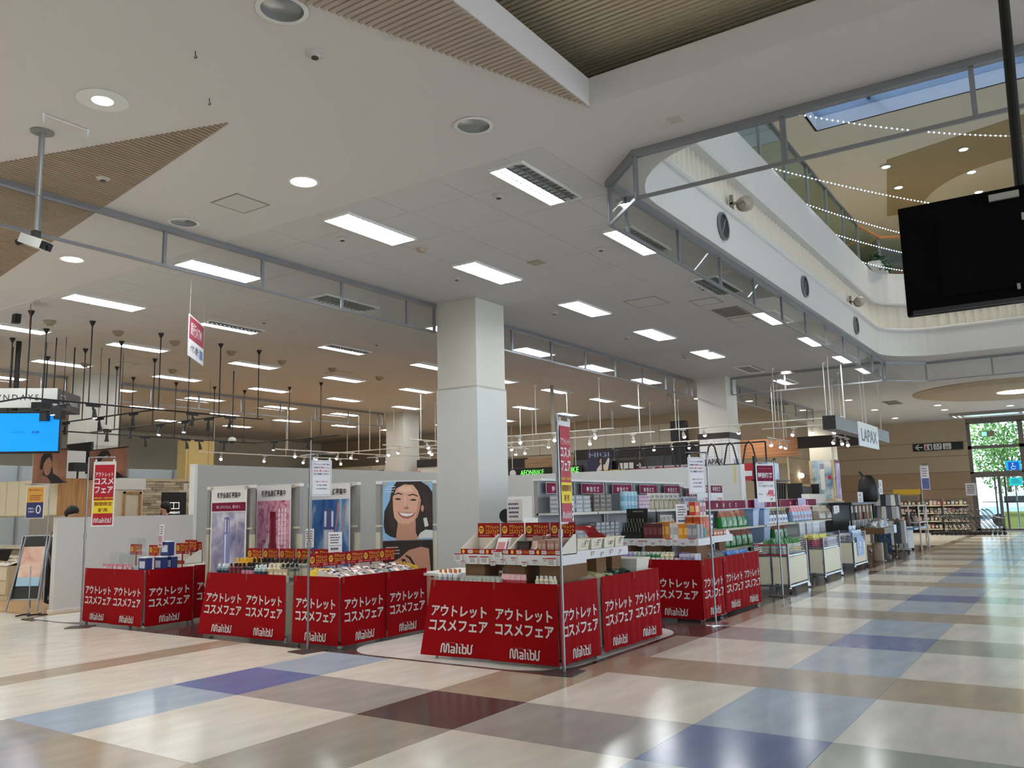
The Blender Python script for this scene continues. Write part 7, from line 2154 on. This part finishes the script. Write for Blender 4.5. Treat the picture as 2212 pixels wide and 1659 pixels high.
t = thing('exit_sign', 'small green emergency exit sign over the central shops', 'exit sign', (27.0, 24.2, 3.0), W90)
part('panel', G().box(0, 0, 0, .5, .06, .25), M((.35, .95, .55), 0.4, emit=1.4), t)
part('figure', G().rect(.15, .05, .3, .2, -.003), M('#1f7a4a', 0.4), t)
part('rod', G().cyl((.25, .03, .25), (.25, .03, 2.0), .01), ALU, t)
for x, y, c_, lab in ((25.5, 10.9, (.55, 1, .65), 'green-glowing spotlight hanging left of the brick column'), (24.5, 10.6, (.6, 1, .7), 'second green-glowing spotlight left of the brick column')):
    t = thing('ceiling_spotlight', lab, 'spotlight', (x, y, HC))
    part('stem', G().cyl((0, 0, 0), (0, 0, -.12), .02), M('#c9c5b9', 0.4), t)
    b = part('shade', G().lathe([(.04, 0), (.06, -.06), (.09, -.2)], 14), M('#b9b4a6', 0.4), t, (0, 0, -.1), rot=(-.3, -.5, 0))
    part('lens', G().lathe([(0, -.19), (.085, -.195)], 14), M(c_, 0.4, emit=5), b)
# clothes shop pier, white wall and black boards in the middle distance
t = thing('shop_pier', 'white square shop pier with dark band and black poster', 'pier', (22.9, 17.6, 0))
part('body', G().box(0, 0, 0, 1.0, 1.9, 2.95), M('#d3cfc4', 0.5), t)
part('dark_band', G().box(-.03, -.03, 2.95, 1.03, 1.93, 3.22), DKB, t)
part('poster_sheet', G().box(-.03, .25, 1.9, 0, 1.0, 2.85), M('#100f11', 0.4), t)
g = G(); g.ell(0, 0, .16, .22, 0, 18); part('poster_mark', g, M('#8a1f22', 0.5), t, (-.035, .62, 2.35), W90)
t = thing('shop_board', 'dark grey shop board left of the white shop pier', 'board', (24.0, 22.0, 2.0), W90)
part('board', G().box(0, 0, 0, 1.3, .05, .95), M('#2b2d30', 0.5), t)
part('foot', G().box(.1, 0, -2, .15, .05, 0).box(1.15, 0, -2, 1.2, .05, 0), ALU, t)
wm = struct('wall_middle', G().box(29.0, 22.0, 0, 29.2, 33.0, 3.55), M('#e2d9c6', 0.6))
for k in range(14):
    part('panel_joint', G().box(28.985, 22.1 + .78 * k, 2.0, 29.0, 22.115 + .78 * k, 3.55), M('#b9ae9a', 0.7), wm)
wg = struct('wall_glass_office', G().box(12.0, 29.0, 0, 26.0, 29.1, 3.2), M('#aebfc8', 0.4))
for k in range(8):
    part('frame', G().box(12.0 + 1.9 * k, 28.95, 0, 12.06 + 1.9 * k, 29.0, 3.2), ALU, wg)
part('frame', G().box(12.0, 28.95, 2.45, 26.0, 29.0, 2.52), ALU, wg)
t = thing('atm_booth_sign', 'white panel with bold navy ATM letters behind shop', 'sign', (16.0, 26.8, 2.0))
part('panel', G().box(0, 0, 0, 1.7, .1, .75), M('#c3cdd2', 0.5), t)
g = G(); put_text(g, 'ATM', .85, .42, .95, .42, -.004, .03); part('lettering', g, M('#1d2c6b', 0.5), t)
part('foot', G().box(.1, 0, -2, .18, .1, 0).box(1.5, 0, -2, 1.58, .1, 0), ALU, t)
for x, lab, c in ((19.2, 'red flag sign above left partition', '#b3202c'), (17.6, 'black cap on the display above left partition', '#161415')):
    t = thing('shelf_topper', lab, 'display', (x, 16.5, 0))
    part('stand', G().cyl((0, 0, 0), (0, 0, 2.3), .02), STEEL, t)
    part('topper', G().hexa([(-.2, -.1, 2.3), (.2, -.1, 2.3), (.2, .1, 2.3), (-.2, .1, 2.3)], [(-.15, -.08, 2.55), (.2, -.08, 2.62), (.2, .08, 2.62), (-.15, .08, 2.55)]), M(c, 0.5), t)

# ================================================================== ENTRANCE HALL
WX = 43.0
BEI = M('#a98f73', 0.7)
BEI2 = M('#b5a48c', 0.7)
wall_end = struct('wall_end', G().box(WX, 4.25, 0, WX + .2, 10.5, 2.62), BEI)
part('upper_cladding', G().box(WX, 4.25, 2.64, WX + .2, 10.5, HC), BEI2, wall_end)
for z in (.6, 1.2, 1.85, 2.62, 3.35, 3.98):
    part('groove', G().box(WX - .004, 4.25, z, WX, 10.5, z + .025), M('#7d6a56', 0.7), wall_end)
wall_far_side = struct('wall_far_side', G().box(31.2, 10.5, 0, WX, 10.7, 2.62), BEI)
part('upper_cladding', G().box(31.2, 10.5, 2.64, WX, 10.7, HC), BEI2, wall_far_side)
for z in (.6, 1.2, 1.85, 2.62, 3.35):
    part('groove', G().box(31.2, 10.494, z, WX, 10.5, z + .025), M('#7d6a56', 0.7), wall_far_side)
d_ = struct('door_1', G().box(38.6, 10.46, 0, 39.6, 10.49, 2.1), M('#8f7a63', 0.6))
part('door_frame', G().box(38.5, 10.44, 0, 38.6, 10.5, 2.2).box(39.6, 10.44, 0, 39.7, 10.5, 2.2).box(38.5, 10.44, 2.1, 39.7, 10.5, 2.2), M('#75614d', 0.6), d_)
t = thing('wall_lamp', 'round glowing wall lamp above the restroom door', 'lamp', (38.3, 10.4, 2.6))
part('globe', G().sph((0, 0, 0), .11, 12, 8), M((1, .9, .7), 0.4, emit=6), t)
part('bracket', G().cyl((0, .02, 0), (0, .1, 0), .03), STEEL, t)
t = thing('arched_panel', 'pale notice panel with dark red arched top by the far door', 'panel', (33.3, 10.3, 0))
part('panel', G().box(0, 0, .6, 1.5, .08, 1.95), M('#cfc4b0', 0.6), t)
part('arch', G().prism([(-.05, 1.95), (1.55, 1.95), (1.5, 2.06), (.75, 2.14), (0, 2.06)], -.02, .08), M('#7a2028', 0.5), t)
part('foot', G().box(.1, 0, 0, .2, .08, .6).box(1.3, 0, 0, 1.4, .08, .6), ALU, t)
c5 = struct('column', G().box(34.3, 8.1, 3.05, 35.2, 8.95, HC), COLM)
part('lower_cladding', G().box(34.26, 8.06, 0, 35.24, 8.99, 3.05), M('#c3b494', 0.6), c5)
for z in (.8, 1.6, 2.3):
    part('groove', G().box(34.25, 8.05, z, 35.25, 9.0, z + .02), M('#94866c', 0.7), c5)
t = thing('column_poster', 'tall blue sky poster of a white serum bottle on far column', 'poster', (34.24, 8.86, 1.55), W90)
part('sheet', G().box(0, 0, 0, .72, .012, 1.5), cloud_print('#2f6aa8', '#9dbcd2', '#d9e0e0', 2, .5), t)
g = G(); g.rect(.28, .35, .44, 1.15, -.003); part('bottle_print', g, M('#dfe3e6', 0.3), t)
g = G(); g.flat([(.28, 1.15), (.44, 1.15), (.44, 1.36), (.28, 1.36)], -.003); part('cap_print', g, M('#8a93b4', 0.3), t)
g = G(); g.ell(.62, .82, .07, .09, -.004, 14); part('red_mark', g, M('#b8323c', 0.5), t)
g = G()
for k, ch in enumerate('HAKU'):
    put_text(g, ch, .62, .50 - .12 * k, .06, .08, -.004, 0)
part('lettering', g, M('#6a6a70', 0.5), t)
t = thing('column_poster', 'violet poster on the narrow side of far column', 'poster', (34.4, 8.04, 1.55), 0)
part('sheet', G().box(0, 0, 0, .75, .012, 1.5), cloud_print('#6f6aa8', '#9a95c4', '#c9c6e0', 2, .5), t)
part('maroon_cap', G().rect(0, 1.38, .75, 1.5, -.002), M('#6a2a52', 0.5), t)
t = thing('restroom_sign', 'long black restroom sign with white arrow and icons', 'sign', (WX - .06, 6.50, 3.64), W90)
part('panel', G().box(0, 0, 0, 2.08, .05, .34), M('#121316', 0.4), t)
g = G(); g.ribbon([(.10, .17), (.40, .17)], .045, -.003).ribbon([(.25, .29), (.11, .17), (.25, .05)], .045, -.003); part('arrow', g, M('#e8e8e8', 0.4), t)
for k in range(3):
    x = .48 + .39 * k
    o = part('icon_tile', G().prism(rrect(x, .03, x + .34, .31, .04, 4), -.006, -.001), M('#dedede', 0.4), t)
    g = G()
    if k == 0:
        g.ell(x + .09, .24, .03, .03, -.008, 10).flat([(x + .04, .06), (x + .14, .06), (x + .11, .21), (x + .07, .21)], -.008)
        part('icon', g, M('#a8232c', 0.5), o)
        g = G(); g.ell(x + .25, .24, .03, .03, -.008, 10).flat([(x + .22, .05), (x + .28, .05), (x + .30, .21), (x + .20, .21)], -.008); part('icon', g, M('#27356e', 0.5), o)
    elif k == 1:
        g.ell(x + .12, .26, .025, .025, -.008, 10).ribbon([(x + .12, .23), (x + .12, .15), (x + .22, .15), (x + .26, .07)], .022, -.008).ribbon([(x + .10, .16), (x + .07, .10), (x + .11, .05), (x + .18, .06)], .018, -.008).ell(x + .26, .23, .035, .04, -.008, 10)
        part('icon', g, INK, o)
    else:
        g.ribbon([(x + .08, .05), (x + .08, .20), (x + .26, .20), (x + .26, .05), (x + .08, .05)], .012, -.008)
        for j in range(3):
            g.rect(x + .105 + .05 * j, .07, x + .13 + .05 * j, .17, -.008)
        g.flat([(x + .10, .24), (x + .15, .24), (x + .125, .28)], -.008).flat([(x + .20, .28), (x + .25, .28), (x + .225, .24)], -.008)
        part('icon', g, INK, o)
# glazed entrance wall
FRM = M('#77706a', 0.45, 0.2)
win = struct('window_1', G().box(WX, 4.10, 2.52, WX + .14, 4.25, HC - .2).box(WX, 2.05, 2.52, WX + .14, 2.25, HC - .2).box(WX, .0, 2.52, WX + .14, .2, HC - .2).box(WX, -2.1, 2.52, WX + .14, -1.9, HC - .2).box(WX, -12, 2.35, WX + .14, 4.25, 2.6)
             .box(WX, -12, 3.62, WX + .14, 4.25, 3.76).box(WX, -12, HC - .25, WX + .14, 4.25, HC), FRM)
WG = Glass((0.86, 0.93, 0.97), 0.06, 0.02, 'window_glass')
for y0, y1 in ((2.25, 4.10), (.2, 2.05), (-1.9, 0), (-12, -2.1)):
    for z0, z1 in ((2.6, 3.62), (3.76, HC - .25)):
        part('pane', G().box(WX + .06, y0, z0, WX + .07, y1, z1), WG, win)
dr = struct('door_2', G().box(WX, 4.05, 0, WX + .14, 4.25, 2.35).box(WX, 3.1, 0, WX + .12, 3.22, 2.35).box(WX, 2.05, 0, WX + .14, 2.25, 2.35).box(WX, .0, 0, WX + .14, .2, 2.35).box(WX, -12, 0, WX + .1, 4.25, .10), FRM)
part('door_stile', G().box(WX + .02, 2.9, .1, WX + .1, 2.98, 2.35).box(WX + .02, 3.3, .1, WX + .1, 3.36, 2.35), M('#6a6663', 0.4, 0.3), dr)
for y0, y1 in ((3.36, 4.05), (2.25, 2.9), (2.98, 3.3), (.2, 2.05), (-12, 0)):
    part('pane', G().box(WX + .05, y0, .1, WX + .06, y1, 2.35), WG, dr)
part('handle', G().cyl((WX - .05, 3.1, 1.25), (WX - .05, 2.5, 1.25), .018).cyl((WX - .05, 3.28, 1.25), (WX - .05, 3.9, 1.25), .018), DARK, dr)
t = thing('entrance_notice', 'white notice sheet standing beside the entrance doors', 'notice', (42.2, 4.42, 1.55), W90)
part('sheet', G().box(0, 0, 0, .42, .01, .55), WP, t)
g = G(); bars(g, .05, .37, .08, .48, 5, -.002, 61); part('fine_print', g, M('#5a4a50', 0.5), t)
part('pole', G().cyl((.2, .02, -1.53), (.2, .02, .2), .012), ALU, t)
part('base', G().lathe([(0, -1.53), (.16, -1.53), (.17, -1.55)], 18, (.2, .02, 0)), ALU, t)
t = thing('exit_sign', 'small hanging green exit sign before the entrance glass', 'exit sign', (41.5, 3.55, 4.05), W90)
part('panel', G().box(0, 0, 0, .52, .05, .24), M('#8a8466', 0.4), t)
part('green_field', G().rect(.03, .03, .22, .21, -.003), M((.2, .75, .5), 0.4, emit=.8), t)
part('wire', G().cyl((.08, .02, .24), (.08, .02, .95), .006, 5).cyl((.42, .02, .24), (.42, .02, .95), .006, 5), DARK, t)
t = thing('accessible_sign', 'bright blue wheelchair sign in the entrance window', 'sign', (WX + .3, 2.86, 2.62), W90)
part('rim', G().box(0, 0, 0, .58, .02, .42), M('#1fb4e0', 0.4, emit=.5), t)
part('panel', G().rect(.09, .0, .50, .36, -.002), M('#1460c8', 0.4, emit=.4), t)
g = G(); g.ell(.27, .29, .03, .03, -.004, 10).ribbon([(.27, .26), (.27, .17), (.38, .17)], .02, -.004).ribbon([(.24, .19), (.20, .12), (.24, .05), (.32, .05), (.37, .10)], .018, -.004); part('icon', g, M('#bfe6f8', 0.4, emit=.6), t)
part('post', G().cyl((.29, .02, -2.6), (.29, .02, 0), .03), ALU, t)
t = thing('cyan_notice', 'bright cyan notice sheet on the entrance door glass', 'notice', (WX + .12, 2.78, 1.95), W90)
part('sheet', G().box(0, 0, 0, .50, .01, .34), M('#19c9cf', 0.4, emit=.5), t)
g = G(); bars(g, .06, .44, .08, .28, 3, -.002, 63); part('fine_print', g, M('#0f9aa2', 0.5), t)
wall_front_far = struct('wall_lintel', G().box(WX, -12, HC, WX + .2, 10.7, UZ), BEI2)
# round ceiling feature over the hall
t = thing('ceiling_dome', 'large round beige ceiling disc with a glowing centre over entrance hall', 'ceiling feature', (32.2, 1.6, HC))
part('disc', G().lathe([(0, -.10), (2.6, -.10), (3.1, -.02), (3.1, 0)], 48), M('#b5a48c', 0.7), t)
part('glow', G().lathe([(0, -.11), (.55, -.11)], 32), M((1, .92, .72), 0.5, emit=5), t)
t = thing('air_curtain', 'rectangular ceiling air unit with glass louvers above entrance', 'air unit', (40.2, 2.9, HC - .12))
part('body', G().box(-.5, -1.3, 0, .5, 1.6, .12), M('#8f8c88', 0.5), t)
part('light_panel', G().box(-.3, -.9, -.01, .3, 1.1, 0), M('#b9d8d8', 0.3, emit=.4), t)
part('louver', G().box(-.45, 1.2, -.012, .45, 1.3, 0).box(-.45, 1.4, -.012, .45, 1.5, 0).box(-.45, -1.2, -.012, .45, -1.05, 0), M('#e8f0f0', 0.3, emit=.4), t)
# goods shelves and nested trolleys by the entrance
SHC = ('#5b4a44', '#8f8a80', '#c9a49a', '#b9c08a', '#3a3c40', '#d5cfc2', '#7a5a48', '#a8544a')
for n_, (y0, h) in enumerate(((7.2, 1.5), (6.2, 1.35), (5.2, 1.35))):
    t = thing('goods_shelf', 'cream edged goods shelf behind the trolleys, %s from entrance' % ('third', 'second', 'first')[n_], 'shelving', (40.6, y0 - .95, 0))
    part('back_panel', G().box(.5, 0, 0, .54, .93, h + .1), M('#77716a', 0.6), t)
    for z in (.15, .48, .82, 1.15):
        part('shelf', G().box(0, 0, z, .5, .93, z + .02), M('#b9b2a0', 0.5), t)
        part('price_rail', G().box(-.012, 0, z - .02, 0, .93, z + .03), M('#d5ccb0', 0.5), t)
    for j, z in enumerate((.17, .50, .84, 1.17)):
        for k in range(6):
            c = SHC[(k * 3 + j * 2 + n_) % 8]
            key = 'far_goods_' + c
            me = bpy.data.meshes.get(key) or m_box(key, .12, .2, .2, M(c, 0.5), M('#d9d2c6', 0.5))
            solo('shelf_goods', me, None, '%s boxed goods on shelves behind the trolleys' % {'#5b4a44': 'dark brown', '#8f8a80': 'grey', '#c9a49a': 'pale pink', '#b9c08a': 'lime', '#3a3c40': 'black', '#d5cfc2': 'cream', '#7a5a48': 'brown', '#a8544a': 'brick red'}[c], 'boxed goods',
                 (40.75, y0 - .87 + .155 * k, z), W90, 'boxed goods ' + c[1:])
t = thing('yellow_header', 'yellow header strip over the far goods shelf', 'header', (40.6, 7.1, 1.66), W90)
part('strip', G().box(0, 0, 0, 1.1, .02, .22), M('#b39420', 0.5), t)
part('post', G().box(0, .02, -1.6, .04, .06, .1).box(1.06, .02, -1.6, 1.1, .06, .1), DARK, t)
TRO = M('#4a4a4d', 0.35, 0.6)
tf = G().tube([(0, -.22, .12), (.55, -.22, .12), (.62, -.24, .25), (.10, -.24, .95), (.0, -.24, 1.0)], .014, 6).tube([(0, .22, .12), (.55, .22, .12), (.62, .24, .25), (.10, .24, .95), (.0, .24, 1.0)], .014, 6).tube([(.55, -.22, .12), (.55, .22, .12)], .012, 6).mesh('frame', TRO)
th_ = G().cyl((0, -.25, 1.0), (0, .25, 1.0), .022, 8).mesh('handle', M('#2c2c30', 0.4))
g = G()
for k in range(5):
    g.tube([(.06, -.22 + .11 * k, .78), (.60, -.2 + .1 * k, .62)], .006, 4).tube([(.06 + .13 * k, -.22, .78 - .035 * k), (.06 + .13 * k, .22, .78 - .035 * k)], .006, 4)
tb_ = g.mesh('basket_rack', TRO)
tw_ = G().cyl((0, -.24, .06), (0, -.20, .06), .06, 10).cyl((0, .20, .06), (0, .24, .06), .06, 10).cyl((.55, -.24, .06), (.55, -.20, .06), .06, 10).cyl((.55, .2, .06), (.55, .24, .06), .06, 10).mesh('wheels', BLACK)
for k in range(13):
    t = thing('shopping_trolley', 'grey shopping trolley in the nested row by the entrance', 'trolley', (38.3, 3.35 + .165 * k, 0), PI / 2 + PI, 'nested shopping trolleys')
    t['label'] = 'grey shopping trolley nested by the entrance, %s counted from the doors' % ORD[k]
    part('frame', tf, None, t); part('handle', th_, None, t); part('basket_rack', tb_, None, t); part('wheels', tw_, None, t)

# ================================================================== OUTSIDE
struct('ground_outside', G().box(WX + .2, -40, -.15, 110, 50, -.05), M('#b5b6b8', 0.8))
struct('path_outside', G().box(WX + .2, -40, -.05, 47.0, 50, -.02), M('#cbc8c0', 0.8))
LEAFM = [M('#6f9a3c', 0.6), M('#8fae4a', 0.6), M('#4f7a3a', 0.6)]
leaf_src = {}
def tree(label, x, y, h, r, k, seed):
    rr = random.Random(seed)
    t = thing('tree', label, 'tree', (x, y, -.05))
    part('trunk', G().cyl((0, 0, 0), (.1, 0, h * .6), .16, 8, .09).cyl((.1, 0, h * .4), (.7, .5, h * .75), .07, 6, .03).cyl((.1, 0, h * .45), (-.6, -.6, h * .75), .07, 6, .03), M('#4c4038', 0.8), t)
    g = G()
    for _ in range(2600):
        u = Vector((rr.gauss(0, 1), rr.gauss(0, 1), rr.gauss(0, 1))).normalized() * (rr.random() ** .45)
        p = Vector((u.x * r, u.y * r, h * .68 + u.z * h * .42))
        a = Vector((rr.gauss(0, 1), rr.gauss(0, 1), rr.gauss(0, 1))).normalized() * .11
        b = a.cross(Vector((rr.gauss(0, 1), rr.gauss(0, 1), rr.gauss(0, 1)))).normalized() * .07
        g.i = rr.choice((0, 0, 1, 2)) if k == 0 else rr.choice((0, 1, 1)) if k == 1 else rr.choice((2, 2, 0))
        g.face([p - a, p + b, p + a, p - b])
    o = part('foliage', g, LEAFM, t); o['kind'] = 'stuff'
tree('sunlit yellow-green tree outside entrance, nearest the wall', 53, 7.2, 7.6, 2.4, 1, 1)
tree('dark green tree outside behind the wheelchair sign', 58.5, 3.8, 6.2, 2.0, 2, 2)
tree('tall bright tree outside upper entrance window', 64, 6.5, 10.5, 3.2, 1, 3)
tree('green tree outside at the far right of entrance', 58, -1.2, 7.5, 2.4, 0, 4)
tree('bushy low tree outside the left entrance door', 48.6, 5.6, 3.0, 1.0, 2, 5)
t = thing('parked_van', 'pale blue van parked outside the entrance doors', 'van', (51.5, 2.4, -.05), 1.45)
part('body', G().hexa([(-2.2, -.85, .35), (2.2, -.85, .35), (2.2, .85, .35), (-2.2, .85, .35)], [(-2.2, -.85, 1.0), (2.2, -.85, 1.0), (2.2, .85, 1.0), (-2.2, .85, 1.0)]), M('#b9d4ea', 0.3), t)
part('cabin', G().hexa([(-2.15, -.83, 1.0), (1.7, -.83, 1.0), (1.7, .83, 1.0), (-2.15, .83, 1.0)], [(-2.0, -.72, 1.75), (1.0, -.72, 1.75), (1.0, .72, 1.75), (-2.0, .72, 1.75)]), M('#cfe2f0', 0.3), t)
part('side_window', G().box(-1.8, -.80, 1.1, 1.1, -.79, 1.55).box(-1.8, .79, 1.1, 1.1, .80, 1.55), M('#2b3038', 0.1), t)
part('bumper', G().box(-2.3, -.85, .3, -2.2, .85, .55).box(2.2, -.85, .3, 2.3, .85, .55), M('#8fa8bd', 0.4), t)
for sx in (-1.4, 1.4):
    for sy in (-.86, .70):
        part('wheel', G().cyl((sx, sy, .33), (sx, sy + .16, .33), .33, 18), BLACK, t)
solo('bench_planter', G().box(-.9, -.3, 0, .9, .3, .75).box(-1, -.35, .7, 1, .35, .8), M('#7d8a4a', 0.7), 'olive green planter box outside the entrance', 'planter', (48.0, 2.5, -.05), 1.5)

bpy.data.objects.remove(_to)
bpy.data.curves.remove(_tx)
